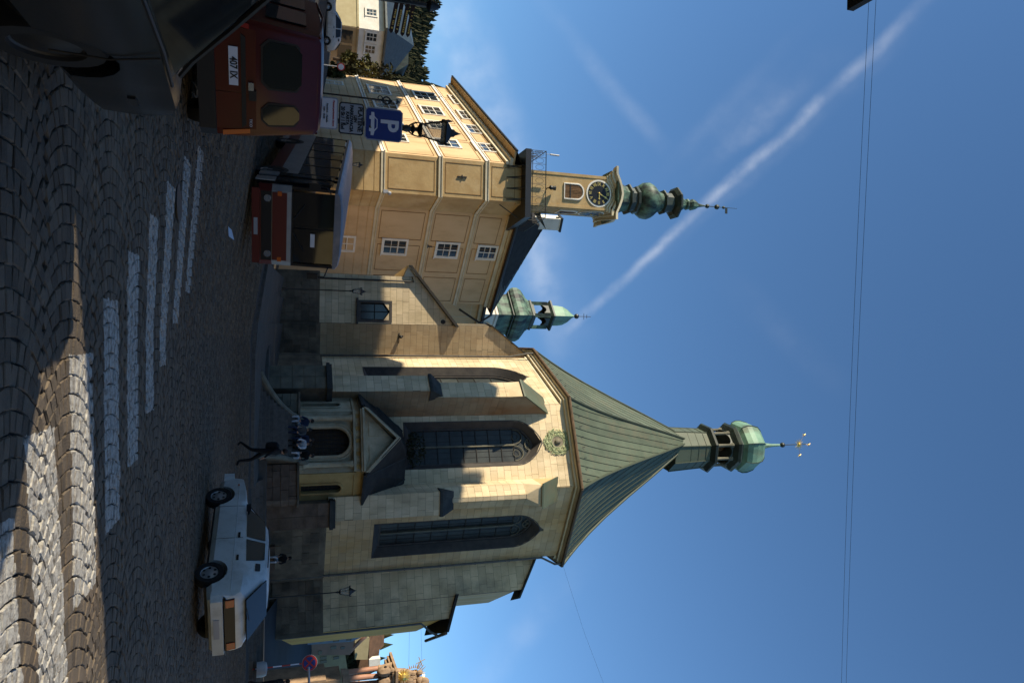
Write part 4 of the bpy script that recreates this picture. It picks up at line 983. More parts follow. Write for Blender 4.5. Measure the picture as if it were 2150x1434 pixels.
for rows, vv in (([210.5, 242, 271.5, 309], [(945, 983), (962, 1002), (977, 1019), (994, 1040)]), ([200.5, 231.5, 262, 299.5], [(867, 916), (882, 928), (896, 945), (910, 963)]), ([187.5, 218.5, 251, 287], [(771, 818), (783, 833), (793, 843), (800, 854)])):
    for u, (va, vb) in zip(rows, vv):
        s, za_ = F1.uv(u, va + 5); _, zb_ = F1.uv(u, vb - 5); th_window(F1, s, za_, zb_, (F1.uv(u + 8.6, va)[0] - F1.uv(u - 8.6, va)[0]) / 2 - .16, town)
for u, va, vb in ((172, 676, 716), (240, 676, 716), (300, 680, 722)):
    s, za_ = F1.uv(u, va); _, zb_ = F1.uv(u, vb); th_window(F1, s, za_, zb_, .5, town)
for (u, va, vb, hw) in ((517, 803, 855, .60), (524, 915, 963, .60), (529.5, 1002, 1043, .55), (510, 700, 745, .58)):
    s, za_ = F4.uv(u, va + 3); _, zb_ = F4.uv(u, vb - 3); th_window(F4, s, za_, zb_, hw, town)
# cornices and roofs
q = MB(); q.fbox(F1, -.3, F1.len + .05, ZW - .25, ZW, 0, .2); q.fbox(F1, -.35, F1.len + .1, ZW, ZW + .22, -.1, .42); q.fbox(F4, -.05, F4.len + .1, ZW4 - .5, ZW4 - .2, 0, .16); q.fbox(F4, -.05, F4.len + .1, ZW4 - .2, ZW4, -.1, .34); q.build('cornice', M['ivory'], town)
q = MB(); q.fbox(F1, -.6, F1.len + .1, ZW + .22, ZW + .34, -1.2, .95); q.build('soffit', M['tanplaster'], town)
def poly(name, pts, fs, m, par): q = MB(); q.add(pts, fs, 0, .5); return q.build(name, m, par)
e0, e1_ = F1.pt(-.7, ZW + .34, 1.0), F1.pt(F1.len + .2, ZW + .34, 1.0)
b0, b1_ = F1.pt(1.5, ZW + 3.6, -4.5), F1.pt(F1.len, ZW + 3.6, -4.5)
r1 = poly('roof', [e0, e1_, b1_, b0, e0 + Vector((0, 0, -.08)), e1_ + Vector((0, 0, -.08)), F1.pt(-.7, ZW + .3, -9)], [(0, 1, 2, 3), (4, 5, 1, 0), (0, 3, 6)], M['slate'], town)
q = MB(); q.tube([e0, e1_], .09, 6); q.build('gutter', M['iron'], town)
# front roof with hip: slates as courses
ea, eb = F4.pt(-.4, ZW4 + .05, .75), F4.pt(F4.len + .45, ZW4 + .05, .75)
HT = aty(476, 1143, 53.0); HT2 = HT + Vector((-4, 2.5, 0)); eb2 = eb + Vector((-5, 9, 0))
nr = 16
for k in range(nr):
    t0, t1 = k / nr, (k + 1) / nr; L0, R0, L1, R1 = ea.lerp(HT2, t0), eb.lerp(HT, t0), ea.lerp(HT2, t1), eb.lerp(HT, t1)
    m_ = 14 - k // 2
    q = MB()
    for j in range(m_):
        a, b = j / m_, (j + 1) / m_; l_ = Vector((0, 0, random.uniform(.01, .05)))
        q.add([L0.lerp(R0, a) + l_, L0.lerp(R0, b - .006) + l_, L1.lerp(R1, b - .006), L1.lerp(R1, a)], [(0, 1, 2, 3)])
    q.build('slate_course', M['slate'], town)
poly('hip', [eb, eb2, HT2 + Vector((0, 4, 0)), HT], [(0, 1, 2, 3)], M['slate'], town); poly('roof_bed', [ea + Vector((0, 0, -.1)), eb + Vector((0, 0, -.1)), HT + Vector((0, 0, -.1)), HT2 + Vector((0, 0, -.1))], [(0, 1, 2, 3)], M['blackroof'], town)
q = MB(); q.tube([ea, eb], .12, 6); q.tube([eb, eb + Vector((.6, .1, -.9)), F4.pt(F4.len + .3, ZW4 - 2.5, .3)], .09, 6); q.build('gutter', M['iron'], town)
q = MB(); q.fbox(F4, -.4, F4.len + .4, ZW4 + .0, ZW4 + .06, -.3, .75); q.build('soffit', M['wood'], town)
ch = aty(468, 1160, 52.5); q = MB(); q.box(ch.x, ch.y, ch.z - .6, .95, .8, 2.2, rot=.5); cho = q.build('chimney', M['white'], town); q = MB(); q.box(ch.x, ch.y, ch.z + .58, 1.15, 1.0, .14, rot=.5); q.build('chimney_cap', M['iron'], cho)
for k in range(3): q = MB(); q.box(ch.x - .35 + .25 * k, ch.y - .48 + .13 * k, ch.z + .25, .1, .06, .3, rot=.5); q.build('flue_opening', M['lead'], cho)
# recessed end of the town hall front right of the hip, above the chapel
FE = FR((-3.0, 55.6), (1.0, 58.4)); zE = FE.uv(655, 1010)[1]
q = MB(); q.fbox(FE, 0, 5.0, 1.2, zE, -4, 0); q.build('end_wing', M['yellow'], town)
q = MB(); q.fbox(FE, -.2, 5, zE - .3, zE, 0, .3); q.build('wing_cornice', M['ivory'], town); q = MB(); q.fbox(FE, -.3, 5, zE, zE + .16, -4, .7); q.build('wing_eaves', M['iron'], town)
sp_, zp_ = FE.uv(622, 935); field(FE, sp_ + .3, sp_ + 1.9, zp_, FE.uv(622, 995)[1], M['ivory'])
# iron wall anchors
for u, v, F in ((372, 970, F2_), (517, 898, F4)):
    s, z = F.uv(u, v); q = MB(); q.fbox(F, s - .03, s + .03, z - .32, z + .32, .0, .08); q.fbox(F, s - .12, s + .12, z - .03, z + .03, .0, .09); q.build('wall_anchor', M['iron'], town)
# loudspeaker bracket / white horn on the corner of the first string course
s, z = F2_.uv(404, 812); q = MB(); q.fbox(F2_, s - .1, s + .1, z - .25, z + .05, .1, .3); q.ball(F2_.pt(s + .12, z + .12, .35), .13, 8); tag(q.build('flood_light', M['signgrey']), 'small white lamp on the corner of the first string course of the yellow tower', 'lamp')
# clock tower shaft
CX0, CX1, CY0, CY1 = aty(356, 1109, 46.05).x, aty(431, 1111, 46.05).x, 46.05, 48.5
CTx, CTy = (CX0 + CX1) / 2, (CY0 + CY1) / 2; CZ0 = 16.6; CZ1 = aty(407, 1283, 46.05).z
FT = FR((CX0, CY0), (CX1, CY0)); FS = FR((CX1, CY0), (CX1, CY1)); FS.n = Vector((1, 0))
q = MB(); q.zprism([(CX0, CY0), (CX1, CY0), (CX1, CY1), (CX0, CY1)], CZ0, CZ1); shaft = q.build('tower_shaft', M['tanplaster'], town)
for F in (FT, FS): 
    q = MB(); q.fbox(F, .02, .2, CZ0 + 1, CZ1, 0, .04); q.fbox(F, F.len - .2, F.len - .02, CZ0 + 1, CZ1, 0, .04); q.build('corner_strip', M['tanplaster'], shaft)
# louvred opening
for F, uL, uR, vb, vs, vt in ((FT, 381, 421, 1182, 1212, 1226),):
    s0, z0 = F.uv(382, vb); s1, _ = F.uv(420, vb); z2 = F.uv(401, vs)[1]; z3 = F.uv(401, vt)[1]
    for FF, off in ((FT, 0), (FS, 0)):
        if FF is FS: c_ = FF.len / 2; hw = (s1 - s0) / 2
        else: c_ = (s0 + s1) / 2; hw = (s1 - s0) / 2
        o_ = Opening(c_ - hw + .1, c_ + hw - .1, z0 + .1, z2, z3 - .05, False); ol = o_.outline(8)
        q = MB(); q.tube([FF.pt(s, z, .03) for s, z in ol], .07, 6, closed=True); wq = q.build('louvre_window', M['white'], shaft)
        q = MB(); q.fprism(FF, ol, .005, .02); q.build('opening', M['lead'], wq)
        n_ = 9
        for k in range(n_):
            a = c_ - hw + .13 + (2 * hw - .26) * k / n_; q = MB(); q.fbox(FF, a, a + .09, z0 + .12, o_.z0 + (o_.z1 - o_.z0) * (.80 + .15 * sin(pi * (k + .5) / n_)), .02, .06); q.build('slat', M['wood'], wq)
        q = MB(); q.fbox(FF, c_ - hw + .1, c_ + hw - .1, (z0 + z2) / 2 - .03, (z0 + z2) / 2 + .03, .06, .09); q.build('louvre_rail', M['iron'], wq)
# clock faces
def text_obj(txt, size, F, s, z, o, m, name, parent, rot=0., ext=.004, align='CENTER', bold=0., sx=1.):
    cu = bpy.data.curves.new(name, 'FONT'); cu.body = txt; cu.size = size; cu.extrude = ext; cu.align_x = align; cu.align_y = 'CENTER'; cu.offset = bold
    ob = bpy.data.objects.new(name, cu); C.objects.link(ob); dg = bpy.context.evaluated_depsgraph_get(); me = bpy.data.meshes.new_from_object(ob.evaluated_get(dg)); bpy.data.objects.remove(ob)
    X = Vector((F.d.x, F.d.y, 0)); Nn = Vector((F.n.x, F.n.y, 0)); Z = Vector((0, 0, 1))
    if X.cross(Z).dot(Nn) < 0: X = -X
    if rot: X, Z = X * cos(rot) + Z * sin(rot), -X * sin(rot) + Z * cos(rot)
    mt = Matrix(((X.x * sx, Z.x, Nn.x, 0), (X.y * sx, Z.y, Nn.y, 0), (X.z * sx, Z.z, Nn.z, 0), (0, 0, 0, 1))); mt.translation = F.pt(s, z, o); me.transform(mt)
    me.materials.clear(); me.materials.append(m); o2 = bpy.data.objects.new(name, me); C.objects.link(o2); o2.parent = parent; return o2
cs, cz = FT.uv(407, 1257); ROM = ['XII', 'I', 'II', 'III', 'IIII', 'V', 'VI', 'VII', 'VIII', 'IX', 'X', 'XI']
for F, s in ((FT, cs), (FS, FS.len / 2)):
    rC = .84
    q = MB(); circ = lambda r: [(s + r * cos(a), cz + r * sin(a)) for a in [2 * pi * i / 40 for i in range(40)]]
    q.fprism(F, circ(rC + .12), 0, .05); ck = q.build('clock_ring', M['white'], town)
    q = MB(); q.fprism(F, circ(rC), .04, .07); q.build('clock_face', M['clock'], ck)
    for h, t_ in enumerate(ROM):
        a = pi / 2 - 2 * pi * h / 12; X = F.d; sgn = 1 if Vector((F.d.x, F.d.y, 0)).cross(Vector((0, 0, 1))).dot(Vector((F.n.x, F.n.y, 0))) > 0 else -1
        text_obj(t_, .33, F, s + sgn * .64 * cos(a), cz + .66 * sin(a), .075, M['gold'], 'numeral', ck, rot=(a - pi / 2), bold=.006, sx=.62 if len(t_) > 2 else .85)
    for a, ln in ((R(2), .45), (R(62), .68)):
        q = MB(); c_, s_ = cos(a), sin(a); pp_ = [(0, -.04), (ln * .7, -.03), (ln * .8, -.08), (ln, 0), (ln * .8, .08), (ln * .7, .03), (0, .04), (-.15, 0)]
        q.fprism(F, [(s + sgn * (x * c_ - y * s_), cz + (x * s_ + y * c_)) for x, y in pp_], .09, .105); q.build('clock_hand', M['gold'], ck)
    q = MB(); q.ball(F.pt(s, cz, .1), .06, 8); q.build('clock_boss', M['gold'], ck)
# horn lamp on the shaft
s, z = FT.uv(398, 1150); q = MB(); q.tube([FT.pt(s - .05, z - .1, 0), FT.pt(s - .05, z, .35)], .04, 6); q.ball(FT.pt(s - .05, z + .1, .4), .16, 8); q.tube([FT.pt(s - .05, z, .3), FT.pt(s - .05, z + .45, .3)], [.06, .17], 10)
tag(q.build('loudspeaker', M['iron']), 'dark horn loudspeaker fixed to the clock tower below the louvred window', 'loudspeaker')
# tower cornice: square, swept corners, arching over the clock
q = MB()
for r_, z0, z1 in ((1.30, 0, .12), (1.40, .12, .26), (1.62, .26, .44), (1.92, .44, .6)):
    n = 16; P = []
    for i in range(4):
        for k in range(n // 2):
            t = k / (n // 2); a0 = pi / 4 + i * pi / 2 + pi; a1 = a0 + pi / 2
            x = cos(a0) * (1 - t) + cos(a1) * t; y = sin(a0) * (1 - t) + sin(a1) * t; pull = 1 - .06 * sin(pi * t)
            P.append((CTx + x * 1.414 * r_ * pull * (CX1 - CX0) / 2.5, CTy + y * 1.414 * r_ * pull))
    m_ = len(P); arch = lambda x, y: 0
    vs = []
    for zz_ in (z0, z1):
        for k, (x, y) in enumerate(P):
            t = (k % (n // 2)) / (n // 2); vs.append((x, y, CZ1 - .25 + zz_ + .38 * max(0, sin(pi * t)) ** 3 - (.0 if .2 < t < .8 else .12)))
    q.add(vs, [tuple(range(m_ - 1, -1, -1)), tuple(range(m_, 2 * m_))] + [(i, (i + 1) % m_, m_ + (i + 1) % m_, m_ + i) for i in range(m_)], 0, .5)
q.build('tower_cornice', M['ivory'], town)
zb = CZ1 + .30
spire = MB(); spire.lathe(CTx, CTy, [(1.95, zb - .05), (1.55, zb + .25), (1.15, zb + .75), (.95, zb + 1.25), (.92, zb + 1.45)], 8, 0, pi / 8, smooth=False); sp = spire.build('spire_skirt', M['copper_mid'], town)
q = MB(); q.lathe(CTx, CTy, [(.92, zb + 1.4), (1.12, zb + 1.5), (1.12, zb + 1.62), (.86, zb + 1.7), (.86, zb + 2.0), (1.0, zb + 2.1), (1.05, zb + 2.25), (.86, zb + 2.35)], 8, 0, pi / 8, smooth=False); q.build('spire_moulding', M['copper_dark'], town)
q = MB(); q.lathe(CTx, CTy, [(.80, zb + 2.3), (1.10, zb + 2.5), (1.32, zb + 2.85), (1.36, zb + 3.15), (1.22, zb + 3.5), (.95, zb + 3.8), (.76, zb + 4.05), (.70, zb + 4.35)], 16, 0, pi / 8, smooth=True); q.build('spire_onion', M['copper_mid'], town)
q = MB(); q.lathe(CTx, CTy, [(.70, zb + 4.3), (.92, zb + 4.42), (.92, zb + 4.52), (.74, zb + 4.6), (.72, zb + 5.15), (.98, zb + 5.25), (1.22, zb + 5.45), (1.18, zb + 5.6), (.6, zb + 5.95)], 8, 0, pi / 8, smooth=False); q.build('spire_lantern', M['copper_dark'], town)
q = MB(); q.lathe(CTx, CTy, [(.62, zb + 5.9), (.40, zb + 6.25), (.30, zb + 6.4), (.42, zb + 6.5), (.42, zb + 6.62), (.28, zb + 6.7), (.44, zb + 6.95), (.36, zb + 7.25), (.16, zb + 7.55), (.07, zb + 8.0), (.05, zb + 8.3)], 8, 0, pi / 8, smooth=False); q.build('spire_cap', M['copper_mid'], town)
q = MB(); q.ball((CTx, CTy, zb + 8.35), .17, 8); q.ball((CTx, CTy, zb + 9.2), .20, 8); q.tube([(CTx, CTy, zb + 8.3), (CTx, CTy, zb + 11)], [.035, .015], 6); q.ball((CTx, CTy, zb + 9.8), .12, 8); q.fbox(FT, (CX1 - CX0) / 2 - .0, (CX1 - CX0) / 2 + .45, zb + 9.95, zb + 10.15, -1.25, -1.22); q.build('spire_finial', M['copper_dark'], town)
# balcony
q = MB(); q.zprism([(CX0 - 1.15, 45.1), (CX1 + 1.0, 45.1), (CX1 + 1.3, 49.6), (CX0 - 1.15, 49.4)], 16.95, 17.35); bal = q.build('balcony', M['iron'], town)
q = MB(); cor_ = [(CX0 - 1.1, 45.15), (CX1 + .95, 45.15), (CX1 + 1.25, 49.5), (CX0 - 1.1, 49.3)]
for a, b in ((cor_[0], cor_[1]), (cor_[1], cor_[2]), (cor_[3], cor_[0])):
    G = FR(a, b); q.tube([G.pt(0, 18.4, 0), G.pt(G.len, 18.4, 0)], .03, 5); q.tube([G.pt(0, 17.45, 0), G.pt(G.len, 17.45, 0)], .025, 5)
    n_ = int(G.len / .42)
    for k in range(n_ + 1):
        s_ = G.len * k / n_; q.tube([G.pt(s_, 17.3, 0), G.pt(s_, 18.4, 0)], .015, 4)
        if k < n_: q.tube([G.pt(s_ + G.len / n_ * (.5 + .38 * cos(t)), 17.95 + .3 * sin(t), 0) for t in [2 * pi * i / 8 for i in range(8)]], .012, 4, closed=True)
q.build('railing', M['iron'], bal)
q = MB()
for k in range(4):
    s_ = .15 + (F2_.len - .3) * k / 3; q.tube([F2_.pt(s_, 15.9, .02), F2_.pt(s_, 16.3, .3), F2_.pt(s_, 16.95, .8)], .035, 5); q.tube([F2_.pt(s_, 15.9, .02), F2_.pt(s_, 17, .02)], .03, 5)
q.tube([F3.pt(.6, 15.6, .02), F3.pt(.6, 16.9, .9)], .035, 5); q.build('balcony_bracket', M['iron'], bal)
q = MB(); P = Vector((CX0 - .95, 45.3, 18.4)); q.tube([P, P + Vector((0, 0, .55))], .015, 4); q.tube([P + Vector((.0, 0, .35)), P + Vector((.02, 0, 1.0))], .06, 8); tag(q.build('antenna', M['bwhite']), 'small white antenna on the corner of the clock tower balcony railing', 'antenna')
# ================================================================ church belfry behind
belf = thing('belfry', 'green copper onion belfry with lantern and double cross behind the church wing', 'belfry')
BX, BY = -2.45, 62.0; ph = R(-90 + 3)
q = MB(); q.lathe(BX, BY, [(2.0, 6), (2.0, 19.4), (2.15, 19.5), (2.15, 19.7)], 4, 0, ph, smooth=False); q.build('tower', M['white'], belf)
for a in (R(-45 + 3), R(-135 + 3)):
    G = gframe(BX + cos(a) * 1.42, BY + sin(a) * 1.42, cos(a), sin(a)); q = MB(); q.fprism(G, [(.52 * cos(t), 18.75 + .52 * sin(t)) for t in [2 * pi * i / 20 for i in range(20)]], 0, .05); rg = q.build('round_window_ring', M['ivory'], belf)
    q = MB(); q.fprism(G, [(.36 * cos(t), 18.75 + .36 * sin(t)) for t in [2 * pi * i / 20 for i in range(20)]], .04, .07); q.build('round_window', M['glass'], rg)
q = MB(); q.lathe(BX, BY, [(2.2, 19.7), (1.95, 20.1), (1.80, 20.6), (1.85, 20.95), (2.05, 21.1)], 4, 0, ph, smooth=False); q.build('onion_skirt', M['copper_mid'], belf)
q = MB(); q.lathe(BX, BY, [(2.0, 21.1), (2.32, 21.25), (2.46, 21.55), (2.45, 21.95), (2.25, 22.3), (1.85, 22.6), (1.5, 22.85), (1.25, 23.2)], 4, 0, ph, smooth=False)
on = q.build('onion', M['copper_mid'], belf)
q = MB(); q.lathe(BX, BY, [(1.9, 21.02), (2.12, 21.08), (2.12, 21.16), (1.9, 21.2)], 4, 0, ph, smooth=False); q.build('onion_band', M['copper_dark'], belf)
q = MB(); q.lathe(BX, BY, [(1.32, 23.1), (1.38, 23.2), (1.38, 23.35), (1.2, 23.4)], 4, 0, ph, smooth=False); q.build('lantern_sill', M['copper_dark'], belf)
q = MB(); q.lathe(BX, BY, [(1.1, 24.9), (1.25, 25.05), (1.42, 25.2), (1.4, 25.35), (1.1, 25.45)], 4, 0, ph, smooth=False); q.build('lantern_cornice', M['copper_dark'], belf)
for j in range(4):
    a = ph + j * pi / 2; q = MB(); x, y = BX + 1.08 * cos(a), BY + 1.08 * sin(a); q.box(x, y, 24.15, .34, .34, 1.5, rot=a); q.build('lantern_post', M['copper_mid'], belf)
    P0 = Vector((BX + 1.1 * cos(a), BY + 1.1 * sin(a))); a2 = a + pi / 2; P1 = Vector((BX + 1.1 * cos(a2), BY + 1.1 * sin(a2))); F = FR(P0, P1); q = MB()
    for i in range(6):
        t0, t1 = i / 6, (i + 1) / 6; sa_, sb_ = F.len * (.2 + .6 * t0), F.len * (.2 + .6 * t1)
        q.fprism(F, [(sa_, 24.4 + .3 * sin(pi * t0)), (sb_, 24.4 + .3 * sin(pi * t1)), (sb_, 25), (sa_, 25)], -.06, .06)
    q.fbox(F, F.len * .1, F.len * .9, 23.35, 23.55, -.06, .06); q.build('arch', M['copper_dark'], belf)
q = MB(); q.lathe(BX, BY, [(.95, 25.4), (.92, 26.0), (.85, 26.5), (.6, 27.0), (.25, 27.4), (.06, 27.7)], 4, 0, ph, smooth=False); q.build('cap', M['copper'], belf)
q = MB(); q.ball((BX, BY, 27.95), .24, 10); q.tube([(BX, BY, 27.6), (BX, BY, 29.4)], .03, 5)
for z, l in ((28.7, .28), (29.0, .18)): q.tube([(BX - l, BY, z), (BX + l, BY, z)], .025, 5)
q.build('double_cross', M['iron'], belf)

def scale_about_camera(root, f, a0, a1):
    """scale a finished building f times about the camera: model point a0 ends up at a1"""
    a0, a1 = Vector(a0), Vector(a1); done = set()
    def go(o):
        if o.type == 'MESH' and o.data.name not in done: o.data.transform(Matrix.Translation(a1) @ Matrix.Scale(f, 4) @ Matrix.Translation(-a0)); done.add(o.data.name)
        for c_ in o.children: go(c_)
    go(root)
for nm_ in ('town_hall', 'flood_light', 'loudspeaker', 'antenna'): scale_about_camera(bpy.data.objects[nm_], 1.25, (-9.42, 46.0, 7.6), (-11.775, 57.5, 9.1))  # town hall, then belfry, scaled about the camera and so pushed farther back
scale_about_camera(belf, 1.2, (-2.45, 62, 20), (-2.94, 74.4, 23.68))
# ================================================================ vehicles
def boolean_cut(o, cutters):
    for c_ in cutters:
        md = o.modifiers.new('cut', 'BOOLEAN'); md.object = c_; md.operation = 'DIFFERENCE'; md.solver = 'EXACT'
    dg = bpy.context.evaluated_depsgraph_get(); me = bpy.data.meshes.new_from_object(o.evaluated_get(dg)); o.modifiers.clear(); old = o.data; o.data = me
    for c_ in cutters: bpy.data.objects.remove(c_)
def car_body(st, m, parent, name='body'):
    """st: stations (x, w, zlow, zbelt, wroof, zroof)"""
    q = MB(); rings = []
    for (x, w_, zl, zb_, wr_, zr_) in st:
        h = [(0, zl), (w_ * .88, zl), (w_ * .985, zl + .10), (w_, zl + .28), (w_ * 1.0, zl + (zb_ - zl) * .72), (w_ * .975, zb_), (wr_ + (w_ * .975 - wr_) * .06, zr_ - .05 if zr_ - zb_ > .1 else zr_ - .01), (wr_ * .9, zr_), (wr_ * .5, zr_ + .015), (0, zr_ + .02)]
        ring = [(x, y, z) for y, z in h] + [(x, -y, z) for y, z in h[-2:0:-1]]; rings.append(ring)
    n = len(rings[0]); vs = [p for r_ in rings for p in r_]
    fs = [(i * n + j, i * n + (j + 1) % n, (i + 1) * n + (j + 1) % n, (i + 1) * n + j) for i in range(len(rings) - 1) for j in range(n)]
    fs += [tuple(range(n - 1, -1, -1)), tuple((len(rings) - 1) * n + j for j in range(n))]
    q.add(vs, fs, 0, .5, True); o = q.build(name, m, parent, sharp=32); return o
def wheel(x, y, r, wd, parent, m_rim='rim', holes=6):
    t = MB(); n = 24; sg = 1 if y > 0 else -1
    def ringpts(rr, yy): return [(x + rr * cos(a), yy, r + rr * sin(a)) for a in [2 * pi * i / n for i in range(n)]]
    prof = [(r * .62, y - sg * wd), (r * .95, y - sg * wd), (r, y - sg * wd * .85), (r, y - sg * .03), (r * .95, y), (r * .64, y), (r * .60, y - sg * .02)]
    vs = [p for rr, yy in prof for p in ringpts(rr, yy)]; k = len(prof)
    t.add(vs, [(i * n + j, i * n + (j + 1) % n, (i + 1) * n + (j + 1) % n, (i + 1) * n + j) for i in range(k - 1) for j in range(n)], 0, .5, True)
    wh = t.build('wheel', M['rubber'], parent)
    q = MB(); prof = [(r * .62, y - sg * .015), (r * .56, y - sg * .03), (r * .3, y - sg * .015), (r * .12, y - sg * .0), (.001, y)]
    vs = [p for rr, yy in prof for p in ringpts(rr, yy)]; k = len(prof)
    q.add(vs, [(i * n + j, i * n + (j + 1) % n, (i + 1) * n + (j + 1) % n, (i + 1) * n + j) for i in range(k - 1) for j in range(n)], 0, .5, True); q.build('rim', M[m_rim], wh)
    for i in range(holes):
        q = MB(); a = 2 * pi * i / holes; cx, cz = x + r * .42 * cos(a), r + r * .42 * sin(a); q.add([(cx + .03 * cos(b), y + sg * .002 - sg * .012, cz + .03 * sin(b)) for b in [2 * pi * j / 8 for j in range(8)]], [tuple(range(8))]); q.build('rim_hole', M['plastic'], wh)
    return wh
def cut_arches(body, xs, r, w_):
    cs_ = []
    for x in xs:
        for sg in (-1, 1):
            q = MB(); n = 20; q.add([(x + r * cos(a), sg * (w_ + .2), r * .88 + r * sin(a)) for a in [2 * pi * i / n for i in range(n)]] + [(x + r * cos(a), sg * (w_ - .28), r * .88 + r * sin(a)) for a in [2 * pi * i / n for i in range(n)]], [tuple(range(n)), tuple(range(2 * n - 1, n - 1, -1))] + [(i, (i + 1) % n, n + (i + 1) % n, n + i) for i in range(n)])
            cs_.append(q.build('arch_cutter', M['plastic']))
    boolean_cut(body, cs_)
def panel(pts, m, name, parent, th=.012, nrm=None):
    """thin panel with thickness through 3d points"""
    P = [Vector(p) for p in pts]; n_ = (P[1] - P[0]).cross(P[2] - P[0]).normalized()
    if nrm is not None and n_.dot(Vector(nrm)) < 0: n_ = -n_
    q = MB(); k = len(P); q.add([p - n_ * th for p in P] + [p + n_ * th for p in P], [tuple(range(k - 1, -1, -1)), tuple(range(k, 2 * k))] + [(i, (i + 1) % k, k + (i + 1) % k, k + i) for i in range(k)], 0, .5); return q.build(name, m, parent)
def place(t, x, y, hx, hy, pitch=0., dz=0.):
    t.location = (x, y, gz(x, y) + dz); t.rotation_euler = (0, pitch, atan2(hy, hx))
def make_hatch(label, paint, group=None):
    t = thing('hatchback_car', label, 'car', group)
    W_ = .81
    st = [(0.00, .74, .36, .66, .70, .70), (.03, .78, .30, .78, .72, .84), (.10, .80, .28, .90, .68, .95), (.32, W_, .26, .925, .63, 1.10), (.62, W_, .25, .93, .59, 1.30), (.80, W_, .24, .93, .575, 1.385), (1.1, W_, .24, .925, .57, 1.405), (1.7, W_, .24, .91, .575, 1.41), (2.10, W_, .24, .90, .575, 1.385), (2.25, W_, .24, .90, .585, 1.33), (2.80, W_, .24, .885, .67, .955), (2.9, W_, .24, .88, .72, .91), (3.3, .80, .25, .85, .74, .875), (3.66, .78, .28, .79, .72, .81), (3.72, .76, .32, .74, .70, .76)]
    b = car_body(st, paint, t); cut_arches(b, (.68, 3.08), .335, W_)
    q = MB(); q.box(1.9, 0, .35, 3.1, 1.4, .3); q.build('underbody', M['plastic'], t)
    for x in (.68, 3.08):
        for y in (.80, -.80): wheel(x, y, .285, .18, t)
    for (x0, x1, nm) in ((-.09, .12, 'rear_bumper'), (3.60, 3.84, 'front_bumper')):
        q = MB(); q.zprism([(x0, -.74), (x0 + .0, .74), ((x0 + x1) / 2, .82), (x1, .82), (x1, -.82), ((x0 + x1) / 2, -.82)], .36, .58, 0, .5); q.build(nm, paint, t)
        
    def sy(x, z, zb_, zr_, wr_): f = (z - zb_) / (zr_ - zb_); return .79 + (wr_ + .012 - .79) * f
    for sg in (-1, 1):
        S_ = lambda x, z: (x, sg * (sy(x, z, .92, 1.36, .595) + .004), z)
        panel([S_(1.66, .95), S_(2.62, .93), S_(2.28, 1.27), S_(2.16, 1.325), S_(1.66, 1.335)], M['cglass'], 'side_window', t, .006)
        panel([S_(.95, .97), S_(1.58, .95), S_(1.58, 1.335), S_(1.08, 1.33)], M['cglass'], 'side_window', t, .006)
        panel([S_(.72, 1.16), S_(.92, 1.16), S_(.93, 1.25), S_(.74, 1.25)], M['plastic'], 'pillar_vent', t, .008)
        for x in (1.70, 1.02): q = MB(); q.box(x, sg * .815, .80, .14, .02, .045); q.build('door_handle', M['plastic'], t)
        for x in (1.62, 2.66): q = MB(); q.tube([(x, sg * .812, .30), (x, sg * .813, .60), (x, sg * .80, .88)], .005, 4); q.build('door_seam', M['plastic'], t)
        q = MB(); q.tube([(x, sg * (.812 if x < 3.3 else .80), .72) for x in (.1, 1, 2, 3, 3.5)], .006, 4); q.build('waistline_moulding', paint, t)
        q = MB(); q.box(2.50, sg * .87, .96, .09, .14, .10); q.build('wing_mirror', M['plastic'], t)
        q = MB(); q.box(3.42, sg * .80, .70, .05, .02, .03); q.build('side_repeater', M['amber'], t)
        q = MB(); q.tube([(.9, sg * .58, 1.40), (1.7, sg * .585, 1.415), (2.12, sg * .585, 1.39)], .012, 5); q.build('roof_gutter', M['plastic'], t)
    panel([(.055, -.58, 1.005), (.055, .58, 1.005), (.62, .50, 1.375), (.62, -.50, 1.375)], M['cglass'], 'rear_window', t, .012, (-1, 0, .5))
    panel([(2.80, -.62, .985), (2.80, .62, .985), (2.30, .55, 1.315), (2.30, -.55, 1.315)], M['cglass'], 'windscreen', t, .012, (1, 0, .5))
    panel([(-.012, -.70, .60), (-.012, .70, .60), (.008, .70, .80), (.008, -.70, .80)], M['plastic'], 'rear_panel', t, .012, (-1, 0, 0))
    for sg in (-1, 1):
        panel([(-.03, sg * .50, .63), (-.03, sg * .69, .63), (-.012, sg * .69, .79), (-.012, sg * .50, .79)], M['redlens'], 'tail_light', t, .008, (-1, 0, 0))
        panel([(3.74, sg * .45, .62), (3.74, sg * .68, .62), (3.73, sg * .68, .75), (3.73, sg * .45, .75)], M['chrome'], 'headlight', t, .012, (1, 0, 0))
    panel([(-.10, -.26, .40), (-.10, .26, .40), (-.10, .26, .51), (-.10, -.26, .51)], M['signgrey'], 'number_plate', t, .004, (-1, 0, 0))
    q = MB(); q.tube([(.07, 0, 1.06), (.03, .38, 1.02)], .008, 4); q.build('wiper', M['plastic'], t)
    q = MB(); q.box(1.3, .3, .75, .5, .5, .6); q.box(2.0, .35, .75, .45, .45, .5); q.build('seat', M['plastic'], t)
    return t
car1 = make_hatch('white five-door hatchback crossing in front of the church, rear window reflecting yellow', M['wpaint'])
h = Vector((-.46, .888)).normalized(); rl = Vector((5.05, 15.0)); off = Vector((h.y, -h.x)) * .81
place(car1, rl.x + off.x, rl.y + off.y, h.x, h.y)
c2 = copy_tree(car1); c2['label'] = 'small distant white car parked uphill beyond the red van roof'; c2.name = 'hatchback_car'
